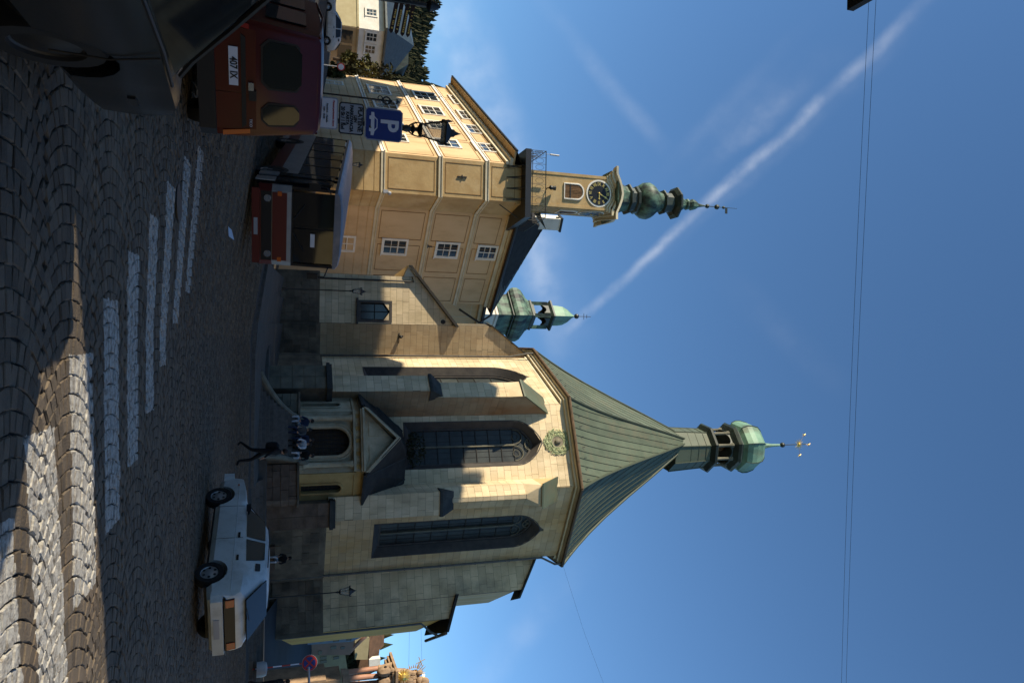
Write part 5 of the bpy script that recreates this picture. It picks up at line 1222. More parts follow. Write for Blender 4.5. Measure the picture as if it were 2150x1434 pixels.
# --- red van
van = thing('panel_van', 'dark red van with two unequal rear doors parked behind the dark car', 'van')
st = [(0, .76, .32, 1.02, .66, 1.86), (.03, .82, .28, 1.05, .69, 1.90), (.2, .845, .26, 1.06, .71, 1.94), (1.2, .85, .25, 1.06, .72, 1.96), (2.3, .85, .25, 1.05, .71, 1.93), (2.55, .85, .25, 1.03, .69, 1.80), (3.1, .85, .25, 1.0, .74, 1.12), (3.2, .84, .25, .98, .76, 1.03), (3.9, .80, .27, .80, .74, .84), (4.05, .76, .32, .68, .70, .70)]
vb = car_body(st, M['rpaint'], van); cut_arches(vb, (.75, 3.3), .35, .85)
for x in (.75, 3.3):
    for y in (.84, -.84): wheel(x, y, .30, .2, van)
q = MB(); q.box(2, 0, .4, 3.2, 1.45, .3); q.build('underbody', M['plastic'], van)
def rx(z): return -.004 + (.045 * max(0, z - 1.0))
def rear(y0, y1, z0, z1, m, nm, th=.01, r_=.0, par=van, dx=0.):
    P = [(rx(z0) - dx, y0 , z0), (rx(z0) - dx, y1, z0), (rx(z1) - dx, y1 * .93 if abs(y1) > .5 else y1, z1), (rx(z1) - dx, y0 * .93 if abs(y0) > .5 else y0, z1)]
    if r_:
        yc, zc = (y0 + y1) / 2, (z0 + z1) / 2; Q = []
        for (px, py, pz), (nx, ny, nz_) in zip(P, P[1:] + P[:1]):
            A_ = Vector((px, py, pz)); B_ = Vector((nx, ny, nz_)); l_ = (B_ - A_).length; Q += [A_.lerp(B_, r_ / l_), A_.lerp(B_, 1 - r_ / l_)]
        P = Q
    return panel(P, m, nm, par, th, (-1, 0, 0))
d1 = rear(.70, -.17, .42, 1.80, M['rpaint'], 'rear_door', .012, .06); d2 = rear(-.19, -.72, .42, 1.80, M['rpaint'], 'rear_door', .012, .06)
rear(.60, -.10, 1.10, 1.68, M['plastic'], 'window_seal', .012, .10, dx=.012); rear(.57, -.07, 1.13, 1.65, M['cglass'], 'rear_window', .012, .09, dx=.02)
rear(-.28, -.64, 1.10, 1.66, M['plastic'], 'window_seal', .012, .10, dx=.012); rear(-.31, -.61, 1.13, 1.63, M['cglass'], 'rear_window', .012, .08, dx=.02)
rear(.44, -.08, .68, .80, M['signwhite'], 'number_plate', .006, 0, dx=.022)
G = FR((0, 0), (0, -1)); G.n = Vector((-1, 0)); G.d = Vector((0, -1))
text_obj('407 IX', .135, G, -.16, .74, .034, M['ink'], 'plate_lettering', van, bold=.003, sx=.8); text_obj('TICO', .05, G, .60, .96, .018, M['signwhite'], 'badge', van)
rear(.62, -.68, .84, .90, M['plastic'], 'trim_strip', .012, 0, dx=.01)
q = MB(); q.box(-.03, -.08, .97, .03, .12, .07); q.build('door_handle', M['chrome'], van); q = MB(); q.box(-.03, -.20, .99, .04, .14, .10); q.build('lock_housing', M['plastic'], van)
q = MB(); q.zprism([(-.10, -.70), (-.10, .70), (.05, .84), (.2, .84), (.2, -.84), (.05, -.84)], .28, .50); q.build('rear_bumper', M['plastic'], van)
for sg in (-1, 1): rear(sg * .74, sg * .81, .58, .95, M['amber'] if sg < 0 else M['redlens'], 'tail_light', .02, dx=.0)
for sg in (-1, 1):
    S_ = lambda x, z: (x, sg * (.83 + (.72 - .83) * (z - 1.06) / .86 + .014), z)
    for x0, x1 in ((.25, 1.15), (1.3, 2.3)): panel([S_(x0, 1.15), S_(x1, 1.15), S_(x1 - .03, 1.70), S_(x0 + .05, 1.70)], M['cglass'], 'side_window', van, .008)
    q = MB(); q.tube([(.05, sg * .68, 1.88), (1.2, sg * .715, 1.955), (2.4, sg * .69, 1.9)], .02, 5); q.build('roof_rail', M['rpaint'], van)
    q = MB(); q.tube([(.2, sg * .86, .72), (3.2, sg * .86, .70)], .018, 5); q.build('side_moulding', M['plastic'], van)
panel([(3.08, -.66, 1.15), (3.08, .66, 1.15), (2.6, .62, 1.74), (2.6, -.62, 1.74)], M['cglass'], 'windscreen', van, .012, (1, 0, .5))
hv = Vector((-.57, .82)).normalized(); rc = (Vector((-2.94, 11.2)) + Vector((-4.29, 10.26))) / 2; place(van, rc.x, rc.y, hv.x, hv.y)
# --- dark car right beside the camera
dark = thing('dark_car', 'dark olive car parked beside the viewer, cut off by the picture edge', 'car')
W_ = .84
st = [(0.0, .76, .34, .80, .68, .84), (.06, .80, .28, .92, .66, 1.0), (.35, .83, .25, .95, .62, 1.40), (.8, W_, .24, .96, .60, 1.53), (1.4, W_, .24, .95, .60, 1.56), (2.0, W_, .24, .94, .60, 1.55), (2.3, W_, .24, .93, .60, 1.50), (2.65, W_, .24, .92, .62, 1.30), (3.05, W_, .24, .90, .66, 1.06), (3.25, W_, .24, .89, .70, .955), (3.4, .835, .24, .88, .72, .91), (3.8, .835, .24, .86, .74, .89), (4.05, .81, .25, .80, .72, .84), (4.18, .75, .27, .72, .68, .77), (4.26, .66, .30, .62, .60, .67)]
st2 = []
for a, b in zip(st, st[1:]):
    for k in range(3): st2.append(tuple(a[i] + (b[i] - a[i]) * k / 3 for i in range(6)))
st2.append(st[-1])
db = car_body(st2, M['dpaint'], dark); cut_arches(db, (.45, 2.88), .36, W_)
q = MB(); q.box(2, 0, .4, 3.4, 1.45, .3); q.build('underbody', M['plastic'], dark)
for x in (.45, 2.88):
    for y in (.80, -.80): wheel(x, y, .31, .2, dark, 'plastic', 0)
for sg in (-1, 1):
    S_ = lambda x, z: (x, sg * (.835 + (.615 - .835) * (z - .93) / .58 + .006), z)
    panel([S_(1.6, .99), S_(2.95, .96), S_(2.62, 1.18), S_(2.25, 1.42), S_(1.6, 1.46)], M['cglass'], 'side_window', dark, .006)
    panel([S_(.55, 1.0), S_(1.52, .99), S_(1.52, 1.46), S_(.85, 1.45)], M['cglass'], 'side_window', dark, .006)
    q = MB(); q.tube([(.4, sg * .64, 1.40), (.9, sg * .615, 1.515), (1.5, sg * .61, 1.55), (2.2, sg * .61, 1.52), (2.65, sg * .64, 1.30), (3.1, sg * .69, 1.05), (3.3, sg * .73, .95)], .018, 6); q.build('roof_trim', M['plastic'], dark)
    q = MB(); q.tube([(.2, sg * .835, .95), (1.5, sg * .835, .965), (2.6, sg * .84, .95), (3.2, sg * .835, .915)], .012, 5); q.build('window_sill_trim', M['plastic'], dark)
    q = MB(); q.box(3.62, sg * .835, .62, .16, .025, .05); q.build('side_repeater', M['plastic'], dark)
    q = MB(); q.lathe(4.08, sg * .66, [(.02, .66), (.10, .69), (.12, .76), (.08, .81)], 10, sx=1.2); q.build('headlight', M['chrome'], dark)
    q = MB(); q.tube([(2.75, sg * .85, .35), (2.78, sg * .855, .65), (2.70, sg * .84, .92)], .006, 4); q.build('door_seam', M['plastic'], dark); q = MB(); q.tube([(1.56, sg * .85, .35), (1.56, sg * .855, .65), (1.56, sg * .84, .95)], .006, 4); q.build('door_seam', M['plastic'], dark)
    q = MB(); q.box(1.75, sg * .85, .78, .2, .03, .04); q.build('door_handle', M['plastic'], dark)
panel([(3.22, -.64, 1.0), (3.22, .64, 1.0), (2.34, .57, 1.50), (2.34, -.57, 1.50)], M['cglass'], 'windscreen', dark, .010, (1, 0, .5))
for y in (-.35, .15): q = MB(); q.tube([(3.30, y, .96), (3.05, y + .45, 1.10)], .012, 5); q.build('wiper', M['plastic'], dark)
dark.location = (-2.40, 1.80, 0); dark.rotation_euler = (0, 0, R(90.5))
# --- bus
bus = thing('city_bus', 'red and white bus with pale blue roof stopped at the kerb facing the square', 'bus')
Lb = 9.2; BW = 1.25
q = MB(); q.zprism([(-Lb, -BW), (-.12, -BW), (0, -BW + .16), (0, BW - .16), (-.12, BW), (-Lb, BW)], .42, .80, 0, .5); q.build('skirt', M['bred'], bus)
q = MB(); q.zprism([(-Lb, -BW), (-.12, -BW), (-.0, -BW + .16), (-.0, BW - .16), (-.12, BW), (-Lb, BW)], .80, 1.36, 0, .5); q.build('body', M['bwhite'], bus)
q = MB(); q.zprism([(-Lb, -BW + .02), (-.20, -BW + .02), (-.08, -BW + .16), (-.08, BW - .16), (-.20, BW - .02), (-Lb, BW - .02)], 1.36, 1.42, 0, .5)
for x in (-.16, -1.45, -2.0, -3.4, -4.8, -6.2, -7.6, -9.1):
    for sg in (-1, 1): q.box(x, sg * (BW - .05), 2.0, .10, .08, 1.3)
q.box(-.14, 0, 2.0, .05, .06, 1.3); q.build('window_pillar', M['plastic'], bus)
q = MB(); 
prof = [(BW, 2.62), (BW, 2.70), (BW - .12, 2.80), (BW - .5, 2.86), (0, 2.88)]; ring = [(y, z) for y, z in prof] + [(-y, z) for y, z in prof[-2::-1]]
vs = []; 
for x, k in ((-Lb, 0), (-.25, 0), (-.02, .09), (.04, .2)):
    for y, z in ring: vs.append((x, y * (1 - k * .25), z - k * (z - 2.62) * .9))
n = len(ring); q.add(vs, [(i * n + j, i * n + j + 1, (i + 1) * n + j + 1, (i + 1) * n + j) for i in range(3) for j in range(n - 1)] + [(0, n, 2 * n, 3 * n, 4 * n - 1, 3 * n - 1, 2 * n - 1, n - 1), tuple(3 * n + j for j in range(n)), tuple(range(n))], 0, .5, True); q.build('roof', M['broof'], bus)
for sg in (-1, 1):
    q = MB(); q.fbox(FR((-.0, 0), (-.0, 1)), *((.08, BW - .2) if sg > 0 else (-BW + .2, -.08)), 1.42, 2.60, -.02, .02); 
    q = MB(); a, b = sorted((sg * .03, sg * (BW - .15))); q.hexa([(-.10, a, 1.42), (-.06, a, 1.42), (-.06, b, 1.42), (-.10, b, 1.42), (-.16, a, 2.62), (-.12, a, 2.62), (-.12, b, 2.62), (-.16, b, 2.62)], 0, .5); q.build('windscreen', M['cglass'], bus)
    for x0, x1 in ((-3.35, -2.05), (-4.75, -3.45), (-6.15, -4.85), (-7.55, -6.25), (-9.0, -7.65)) + (((-1.4, -.2),) if sg > 0 else ()):
        q = MB(); q.box((x0 + x1) / 2, sg * (BW - .03), 2.0, x1 - x0, .02, 1.15); q.build('side_window', M['cglass'], bus)
    q = MB(); n = 18; hx_ = .015
    for yc in (sg * .86,):
        q.add([(hx_, yc + .12 * cos(a), .68 + .12 * sin(a)) for a in [2 * pi * i / n for i in range(n)]] + [(hx_ + .03, yc + .10 * cos(a), .68 + .10 * sin(a)) for a in [2 * pi * i / n for i in range(n)]], [tuple(range(2 * n - 1, n - 1, -1))] + [(i, (i + 1) % n, n + (i + 1) % n, n + i) for i in range(n)])
    q.build('headlight', M['chrome'], bus)
    q = MB(); q.box(.02, sg * 1.02, 1.03, .02, .14, .12); q.build('indicator', M['amber'], bus)
q = MB(); q.box(.012, 0, .65, .03, 2.12, .30); q.build('grille', M['plastic'], bus)
q = MB(); q.box(.012, 0, 1.03, .025, 2.1, .42); q.build('front_panel', M['bred'], bus)
q = MB(); q.box(.03, 0, .36, .16, 2.3, .22); q.build('bumper', M['bred'], bus)
q = MB(); q.box(.115, 0, .36, .01, .52, .11); q.build('number_plate', M['signgrey'], bus)
q = MB(); q.box(-.10, 0, 2.66, .16, 2.1, .06); q.build('visor', M['plastic'], bus)
q = MB(); q.box(-.02, .35, 2.0, .012, .42, .13); q.build('route_card', M['signwhite'], bus)
for x0, mm_ in ((-.42, 1), (-1.12, 1)):   # folded door leaves on the kerb side, standing proud of the body
    q = MB(); q.box(x0, -BW - .10, .58, .42, .04, .55); dl = q.build('door', M['bwhite'], bus); q = MB(); q.box(x0, -BW - .10, 1.72, .42, .03, 1.65); q.build('door_glass', M['cglass'], dl)
q = MB(); q.box(-.78, -BW + .02, 1.4, 1.1, .08, 2.1); q.build('doorway', M['plastic'], bus)
for sg in (-1, 1):
    for k in range(2): q = MB(); q.tube([(-.02, sg * (.2 + .0) - k * .05, 1.42), (-.06, sg * .75, 1.75)], .012, 4)
    q.build('wiper', M['plastic'], bus)
    q = MB(); q.tube([(.0, sg * (BW - .1), 2.5), (.25, sg * (BW + .15), 2.4), (.25, sg * (BW + .15), 2.1)], .02, 5); q.box(.25, sg * (BW + .15), 2.05, .08, .16, .32); q.build('mirror', M['plastic'], bus)
for x in (-2.1, -7.4):
    for sg in (-1, 1):
        wheel(x, sg * (BW + .01), .47, .28, bus)
        q = MB(); n = 16; q.add([(x + .58 * cos(a), sg * (BW + .004), .47 + .58 * sin(a)) for a in [pi * i / n for i in range(n + 1)]] + [(x - .58, sg * (BW + .004), .40), (x + .58, sg * (BW + .004), .40)], [tuple(range(n + 1)) + (n + 1, n + 2)]); q.build('wheel_arch', M['plastic'], bus)
q = MB(); q.box(-4.6, 0, .5, 8.6, 2.3, .3); q.build('chassis', M['plastic'], bus)
fl = Vector((-4.53, 22.3)); fr_ = fl + Vector((.906, .42)) * 2.5; bc = (fl + fr_) / 2; hb = Vector((.42, -.906)); rearp = bc - hb * 9
pb = atan2(gz(rearp.x, rearp.y) + .1 - gz(bc.x, bc.y), 9); bus.location = (bc.x, bc.y, gz(bc.x, bc.y)); bus.rotation_euler = (0, pb, atan2(hb.y, hb.x))

# ================================================================ lamps, signs, wires
def lantern(mb, x, y, z, s=1., wd=1.):
    """four-sided tapering street lantern standing on z"""
    mb.lathe(x, y, [(.10 * s, z), (.05 * s, z + .05 * s), (.06 * s, z + .10 * s), (.16 * s, z + .16 * s), (.17 * s, z + .19 * s)], 8)
    for j in range(4):
        a = pi / 4 + j * pi / 2 + .3; mb.tube([(x + .15 * s * wd * cos(a), y + .15 * s * wd * sin(a), z + .18 * s), (x + .30 * s * wd * cos(a), y + .30 * s * wd * sin(a), z + .78 * s)], .018 * s, 5)
        b = a + pi / 2
        for rr, zz_ in ((.16, .18), (.31, .78)): mb.tube([(x + rr * s * wd * cos(a), y + rr * s * wd * sin(a), z + zz_ * s), (x + rr * s * wd * cos(b), y + rr * s * wd * sin(b), z + zz_ * s)], .022 * s, 5)
        mb.lathe(x + .32 * s * wd * cos(a), y + .32 * s * wd * sin(a), [(.03 * s, z + .76 * s), (.04 * s, z + .82 * s), (.01 * s, z + .92 * s)], 6)
    mb.lathe(x, y, [(.31 * s * wd, z + .79 * s), (.24 * s * wd, z + .86 * s), (.14 * s, z + .95 * s), (.13 * s, z + 1.02 * s), (.08 * s, z + 1.06 * s), (.03 * s, z + 1.16 * s), (.01 * s, z + 1.22 * s)], 4, 0, pi / 4 + .3, smooth=False)
def glass_of(x, y, z, s, parent, wd=1.):
    q = MB(); q.lathe(x, y, [(.13 * s * wd, z + .20 * s), (.275 * s * wd, z + .765 * s)], 4, 0, pi / 4 + .3, smooth=False); q.build('lantern_glass', M['lampglass'], parent)
px, py = -3.85, 13.0; pz = gz(px, py)
lp = thing('street_lamp', 'large black iron street lantern on the post that carries the parking signs', 'street lamp')
lz = aty(252, 868, py).z; lt = aty(256, 968, py).z; s_ = (lt - lz) / 1.22
q = MB(); q.tube([(px, py, pz), (px, py, lz - .2)], .045, 10); q.lathe(px, py, [(.045, lz - .28), (.08, lz - .24), (.05, lz - .2), (.07, lz - .12), (.045, lz - .05), (.09, lz), (.04, lz + .03)], 10); q.build('post', M['iron'], lp)
q = MB(); lantern(q, px, py, lz, s_, 1.25)
for j in range(4):
    a = pi / 4 + j * pi / 2 + .3; q.tube([(px + (.04 + .2 * sin(t * 2.6)) * s_ * cos(a), py + (.04 + .2 * sin(t * 2.6)) * s_ * sin(a), lz - .12 + t * .36) for t in [i / 8 for i in range(9)]], .010, 5)
q.build('lantern', M['iron'], lp); glass_of(px, py, lz, s_, lp, 1.25)
# parking signs on the same post
FSg = FR((px - 1, py - .07 + .16), (px + 1, py - .07 - .16)); FSg.p = Vector((px, py - .06)); FSg.d = Vector((.987, .16)).normalized(); FSg.n = Vector((.16, -.987)).normalized()
def sign_plate(F, s, z0, z1, hw, m_face, name, label, border=None, r_=.03, cat='sign'):
    def rr(h_, a, b, k): return [(s - h_ + k, a), (s + h_ - k, a), (s + h_, a + k), (s + h_, b - k), (s + h_ - k, b), (s - h_ + k, b), (s - h_, b - k), (s - h_, a + k)]
    q = MB(); q.fprism(F, rr(hw, z0, z1, r_), 0, .012); t = q.build(name, border or m_face); tag(t, label, cat)
    q = MB(); e = .022; q.fprism(F, rr(hw - e, z0 + e, z1 - e, r_ * .7), .010, .016); q.build('sign_face', m_face, t); return t
zA_, zB_ = aty(243, 765, py).z, aty(243, 844, py).z
hwS = .27
sg1 = sign_plate(FSg, 0, zA_, zB_, hwS * 1.05, M['signblue'], 'parking_sign', 'blue parking sign with white P above a car symbol, under the lantern', M['signgrey'], .05)
text_obj('P', .44, FSg, -.0, zA_ + (zB_ - zA_) * .63, .018, M['signwhite'], 'letter', sg1, bold=.012, sx=.95)
q = MB(); zc_ = zA_ + .11
q.fprism(FSg, [(-.20, zc_), (-.14, zc_), (-.13, zc_ - .03), (-.08, zc_ - .03), (-.07, zc_), (.07, zc_), (.08, zc_ - .03), (.13, zc_ - .03), (.14, zc_), (.20, zc_), (.20, zc_ + .05), (.13, zc_ + .065), (.07, zc_ + .115), (-.08, zc_ + .115), (-.13, zc_ + .06), (-.20, zc_ + .05)], .014, .02); q.build('car_symbol', M['signwhite'], sg1)
q = MB(); q.fprism(FSg, [(-.105, zc_ + .06), (.10, zc_ + .06), (.06, zc_ + .10), (-.07, zc_ + .10)], .019, .023); q.build('car_symbol_window', M['signblue'], sg1)
zA2, zB2 = aty(235, 711, py).z, aty(238, 763, py).z; off_ = -.045
sg2 = sign_plate(FSg, off_, zA2, zB2, hwS, M['signgrey'], 'parking_fee_sign', 'pale panel reading PLATENE with black lettering below the blue sign', M['ink'], .03)
hh = zB2 - zA2
for t_, f, sz, sx_ in (('PLATENÉ', .84, .105, 1.0), ('LEN', .66, .072, .95), ('PARKOVACIA', .50, .078, .95), ('KARTA', .34, .074, .95), ('20 Sk / 1 hod', .15, .088, .82)):
    text_obj(t_, sz, FSg, off_, zA2 + hh * f, .018, M['ink'], 'lettering', sg2, bold=.0035, sx=sx_)
zA3, zB3 = aty(228, 655, py).z, aty(231, 709, py).z; off3 = -.10
sg3 = sign_plate(FSg, off3, zA3, zB3, hwS, M['signwhite'], 'parking_hours_sign', 'plain white panel with small lettering, lowest of the parking signs', M['signgrey'], .03)
for t_, f, m_ in (('Platené parkovanie denne', .83, M['signred']), ('Pondelok - Nedeľa', .58, M['ink']), ('8:00 - 18:00', .46, M['ink'])):
    text_obj(t_, .042, FSg, off3, zA3 + (zB3 - zA3) * f, .018, m_, 'lettering', sg3, bold=.001)
q = MB(); 
for z in (zA_ + .1, zB_ - .1, zA2 + .1, zA3 + .1): q.box(px, py - .03, z, .16, .08, .04)
q.build('sign_clamp', M['iron'], lp)
# slim lamps by the church
def slim_lamp(u, vb, vt, y, label, s=.75, rz=None):
    P = aty(u, vb, y); z1 = aty(u, vt, y).z; s = s; t = thing('slim_street_lamp', label, 'street lamp', 'slim black lantern posts beside the church')
    zl = z1 - 1.2 * s; gz_ = min(P.z, zl - 2)
    q = MB(); q.lathe(P.x, P.y, [(.10, gz_), (.07, gz_ + .3), (.04, gz_ + .5), (.032, zl - .1), (.05, zl)], 8); q.build('post', M['iron'], t)
    q = MB(); lantern(q, P.x, P.y, zl, s); q.build('lantern', M['iron'], t); glass_of(P.x, P.y, zl, s, t); return t
slim_lamp(606, 592, 769, 44.5, 'slim black lamp post in front of the side chapel with the square window', .78)
slim_lamp(1257, 552, 747, 38.5, 'slim black lamp post in front of the grey stained wall right of the choir', .8)
# lamp on the town hall corner
wl_ = thing('wall_lantern', 'small reddish lantern on the ground floor of the yellow tower, over the bus roof', 'lamp'); P = aty(345, 737, 44.6)
q = MB(); q.tube([(P.x, P.y, P.z - 1.2), (P.x, P.y, P.z)], .03, 6); lantern(q, P.x, P.y, P.z, .62); q.tube([(P.x, P.y, P.z - 1.0), (P.x - .3, 46.0, P.z - .9)], .03, 6); q.build('lantern_frame', M['iron'], wl_); glass_of(P.x, P.y, P.z, .62, wl_); scale_about_camera(wl_, 1.25, (-9.42, 46.0, 7.6), (-11.775, 57.5, 9.1))
# ornate bracket left of the parking sign
P = aty(210, 815, 30); wb = thing('wrought_bracket', 'wrought iron bracket lantern hanging beyond the parking signs', 'lamp'); 
q = MB(); P = Vector((-12.2, 39.0, aty(212, 812, 39).z)); P.x = aty(212, 812, 39).x
q.tube([P + Vector((.2 * cos(t), 0, .2 * sin(t))) for t in [2 * pi * i / 10 for i in range(10)]], .05, 5, closed=True); q.tube([P + Vector((-.1 + .12 * cos(t), 0, -.35 + .12 * sin(t))) for t in [2 * pi * i / 10 for i in range(10)]], .03, 5, closed=True); lantern(q, P.x, P.y, P.z + .15, .5); q.tube([(P.x, P.y, gz(P.x, P.y)), (P.x, P.y, P.z + .3)], .05, 6); q.build('ironwork', M['iron'], wb)
# no-stopping sign on a banded post, right
sgp = thing('no_stopping_sign', 'round blue no-stopping sign with red ring and cross on a thin banded post', 'sign')
ys = 34.2; P = aty(1391, 650, ys); rS = 15.5 / 1576 * ys; FN = gframe(P.x, P.y, -.32, -1)
circ = lambda r: [(r * cos(a), P.z + r * sin(a)) for a in [2 * pi * i / 28 for i in range(28)]]
q = MB(); q.fprism(FN, circ(rS * 1.05), 0, .01); q.build('sign_back', M['signgrey'], sgp); q = MB(); q.fprism(FN, circ(rS), .008, .02); q.build('red_ring', M['signred'], sgp); q = MB(); q.fprism(FN, circ(rS * .78), .018, .026); q.build('blue_disc', M['signblue'], sgp)
for a in (pi / 4, -pi / 4):
    q = MB(); c_, s_ = cos(a), sin(a); q.fprism(FN, [(x * c_ - y * s_, P.z + x * s_ + y * c_) for x, y in ((-rS * .8, -.035), (rS * .8, -.035), (rS * .8, .035), (-rS * .8, .035))], .025 + (.003 if a > 0 else 0), .031 + (.003 if a > 0 else 0)); q.build('red_bar', M['signred'], sgp)
zb_ = gz(P.x, P.y) - .1
k = 0; z = zb_
while z < P.z - rS:
    q = MB(); q.tube([(P.x, P.y + .03, z), (P.x, P.y + .03, min(z + .38, P.z - rS + .05))], .03, 8); q.build('post_band', M['signwhite'] if k % 2 else M['signred'], sgp); z += .38; k += 1
blk = MB(); blk.lathe(P.x - .1, P.y - .3, [(.33, PZ - .25), (.33, PZ + .0), (.28, PZ + .16), (.1, PZ + .2)], 14); tag(blk.build('stone_bollard', M['bwhite']), 'low white stone block at the right end of the church steps', 'bollard')
q = MB(); Pb = aty(1400, 648, 31); q.tube([Pb, Pb + Vector((5, 0, .2))], .05, 8); q.tube([Pb + Vector((4.6, 0, .2)), Vector((Pb.x + 4.6, Pb.y, 0))], .06, 8); tag(q.build('horizontal_pole', M['signgrey']), 'grey horizontal pole reaching in from the right edge beside the round sign', 'pole')
# brown finger boards at the upper left of the street
fb = thing('finger_signpost', 'dark signpost with four brown direction boards and gilt lettering', 'signpost'); yf = 15.0
Pf = aty(-20, 700, yf); q = MB(); q.tube([(Pf.x, yf, gz(Pf.x, yf)), (Pf.x, yf, aty(0, 905, yf).z)], .06, 8); q.lathe(Pf.x, yf, [(.06, aty(0, 895, yf).z), (.12, aty(0, 903, yf).z), (.10, aty(0, 912, yf).z), (.02, aty(0, 925, yf).z)], 10); q.build('post', M['iron'], fb)
for k, (v0, u0, u1) in enumerate(((829, 17, 65), (840, 18, 68), (852.5, 20, 72), (864, 22, 74))):
    A_ = aty(u0, v0 + 3, yf - .2); B_ = aty(u1, v0 - 8, yf + .0); G = FR((A_.x, A_.y), (B_.x, B_.y)); hb_ = .042; dz_ = (B_.z - A_.z) / G.len
    q = MB(); L_ = G.len; q.fprism(G, [(-.1, A_.z - hb_), (L_, A_.z + dz_ * L_ - hb_), (L_ + .05, A_.z + dz_ * L_), (L_, A_.z + dz_ * L_ + hb_), (-.1, A_.z + hb_)], 0, .02); bo = q.build('finger_board', M['signbrown'], fb)
    q = MB(); s = .03
    while s < L_ - .04:
        wd = random.uniform(.018, .035)
        if random.random() < .84: q.fbox(G, s, s + wd, A_.z + dz_ * s - .018, A_.z + dz_ * s + .018, .02, .024)
        s += wd + .010
    q.build('gilt_letters', M['gold'], bo)
# overhead wires
wires = [((0, 1843), (1434, 1783)), ((0, 1828), (1434, 1773))]
for k, (a, b) in enumerate(wires):
    A_ = aty(-300, a[1] + (a[1] - b[1]) * 300 / 1434, 9 + k * .3); B_ = aty(1800, b[1] - (a[1] - b[1]) * 366 / 1434, 14 + k * .3); q = MB(); q.tube([A_.lerp(B_, t) - Vector((0, 0, .12 * sin(pi * t))) for t in [i / 20 for i in range(21)]], .0035, 5)
    tag(q.build('overhead_wire', M['iron']), ('upper' if k == 0 else 'lower') + ' of the two thin wires crossing high in the sky', 'wire', None)
for k, (u0, v0, u1, v1) in enumerate(((1200, 1180, 1434, 1290), (1330, 860, 1434, 868), (1340, 884, 1434, 900))):
    A_ = aty(u0 - 20, v0, 60); B_ = aty(u1 + 60, v1, 50); q = MB(); q.tube([A_, A_.lerp(B_, .5) - Vector((0, 0, .2)), B_], .007, 4); tag(q.build('overhead_wire', M['iron']), ('faint wire running up from the eaves on the right', 'lower thin wire in the sky by the stone column', 'upper thin wire in the sky by the stone column')[k], 'wire')

# ================================================================ houses round the square and beyond
M['win_white'] = mat('white_window_paint', (.6, .58, .52), rough=.5)
def house(name, label, x0, x1, y0, y1, zb, ze, zr, wm, rm, axis='y', wins=(), over=.6, cat='house', rz=0, hip=1.2, group=None, winrows=None, face_sides=('x1',)):
    t = thing(name, label, cat, group); 
    q = MB(); q.zprism([(x0, y0), (x1, y0), (x1, y1), (x0, y1)], zb, ze); wl = q.build('wall', wm, t)
    X0, X1, Y0, Y1 = x0 - over, x1 + over, y0 - over, y1 + over
    if axis == 'y': r0, r1 = ((x0 + x1) / 2, y0 + hip), ((x0 + x1) / 2, y1 - hip)
    else: r0, r1 = (x0 + hip, (y0 + y1) / 2), (x1 - hip, (y0 + y1) / 2)
    q = MB(); V = [(X0, Y0, ze), (X1, Y0, ze), (X1, Y1, ze), (X0, Y1, ze), (*r0, zr), (*r1, zr), (X0, Y0, ze - .18), (X1, Y0, ze - .18), (X1, Y1, ze - .18), (X0, Y1, ze - .18)]
    fs = [(0, 1, 4), (1, 2, 5, 4), (2, 3, 5), (3, 0, 4, 5)] if axis == 'y' else [(0, 1, 5, 4), (1, 2, 5), (2, 3, 5, 4), (3, 0, 4)]
    q.add(V, fs + [(6, 7, 1, 0), (7, 8, 2, 1), (8, 9, 3, 2), (9, 6, 0, 3), (9, 8, 7, 6)], 0, .5); rf = q.build('roof', rm, t)
    q = MB(); q.box((r0[0] + r1[0]) / 2 + .4, (r0[1] + r1[1]) / 2, zr + .2, .7, .9, 1.6); q.build('chimney', M['tile'], rf)
    for side in face_sides:
        F = {'x1': FR((x1, y0), (x1, y1)), 'y0': FR((x0, y0), (x1, y0)), 'x0': FR((x0, y0), (x0, y1)), 'y1': FR((x0, y1), (x1, y1))}[side]
        F.n = {'x1': Vector((1, 0)), 'x0': Vector((-1, 0)), 'y0': Vector((0, -1)), 'y1': Vector((0, 1))}[side]
        nfl = max(1, int((ze - zb - .8) / 3.3)); nw = max(1, int(F.len / 2.8))
        for fl_ in range(nfl):
            for k in range(nw):
                s_ = F.len * (k + .5) / nw; z_ = zb + 1.3 + fl_ * (ze - zb - .6) / nfl
                q = MB(); q.fbox(F, s_ - .5, s_ + .5, z_, z_ + 1.5, -.02, .05); w1 = q.build('window', M['win_white'], t)
                for a in (-.44, .03):
                    q = MB(); q.fbox(F, s_ + a, s_ + a + .40, z_ + .07, z_ + 1.43, .03, .065); q.build('pane', M['glass'], w1)
    return t
house('corner_house', 'tall house on the near left whose dark eaves corner shows at the top left', -20, -8.45, 4.1, 12.5, 0.0, 14.0, 18.0, M['wall_olive'], M['blackroof'], face_sides=('x1', 'y1'), over=.75)
house('shadow_house', 'unseen house added behind the corner house to shade the street', -27, -14.8, 14.1, 24.0, 1.0, 17.2, 20.6, M['wall_pink'], M['tile'], hip=3)  # unseen left row, placed and sized for the shadows it casts
house('shadow_house', 'unseen tall pale house, height set to shade the lower church walls', -28, -20.4, 25.2, 34.6, 2.0, 22.6, 26.8, M['white'], M['tile'], hip=2.0)
house('shadow_house', 'unseen narrow ochre house, sized to shade the church wing', -36, -25.2, 35.6, 39.0, 2.5, 21.6, 23.2, M['wall_olive'], M['tile'], hip=.5)
house('shadow_house', 'unseen long house, sized to shade the lower town hall', -50, -37.2, 45.0, 69.5, 3.5, 18.6, 22.0, M['wall_olive'], M['tile'])
house('shadow_house', 'unseen gabled house added for its pointed shadow on the town hall', -50, -40.5, 70.2, 73.6, 3.8, 18.5, 24.5, M['wall_pink'], M['tile'], axis='x', hip=0)
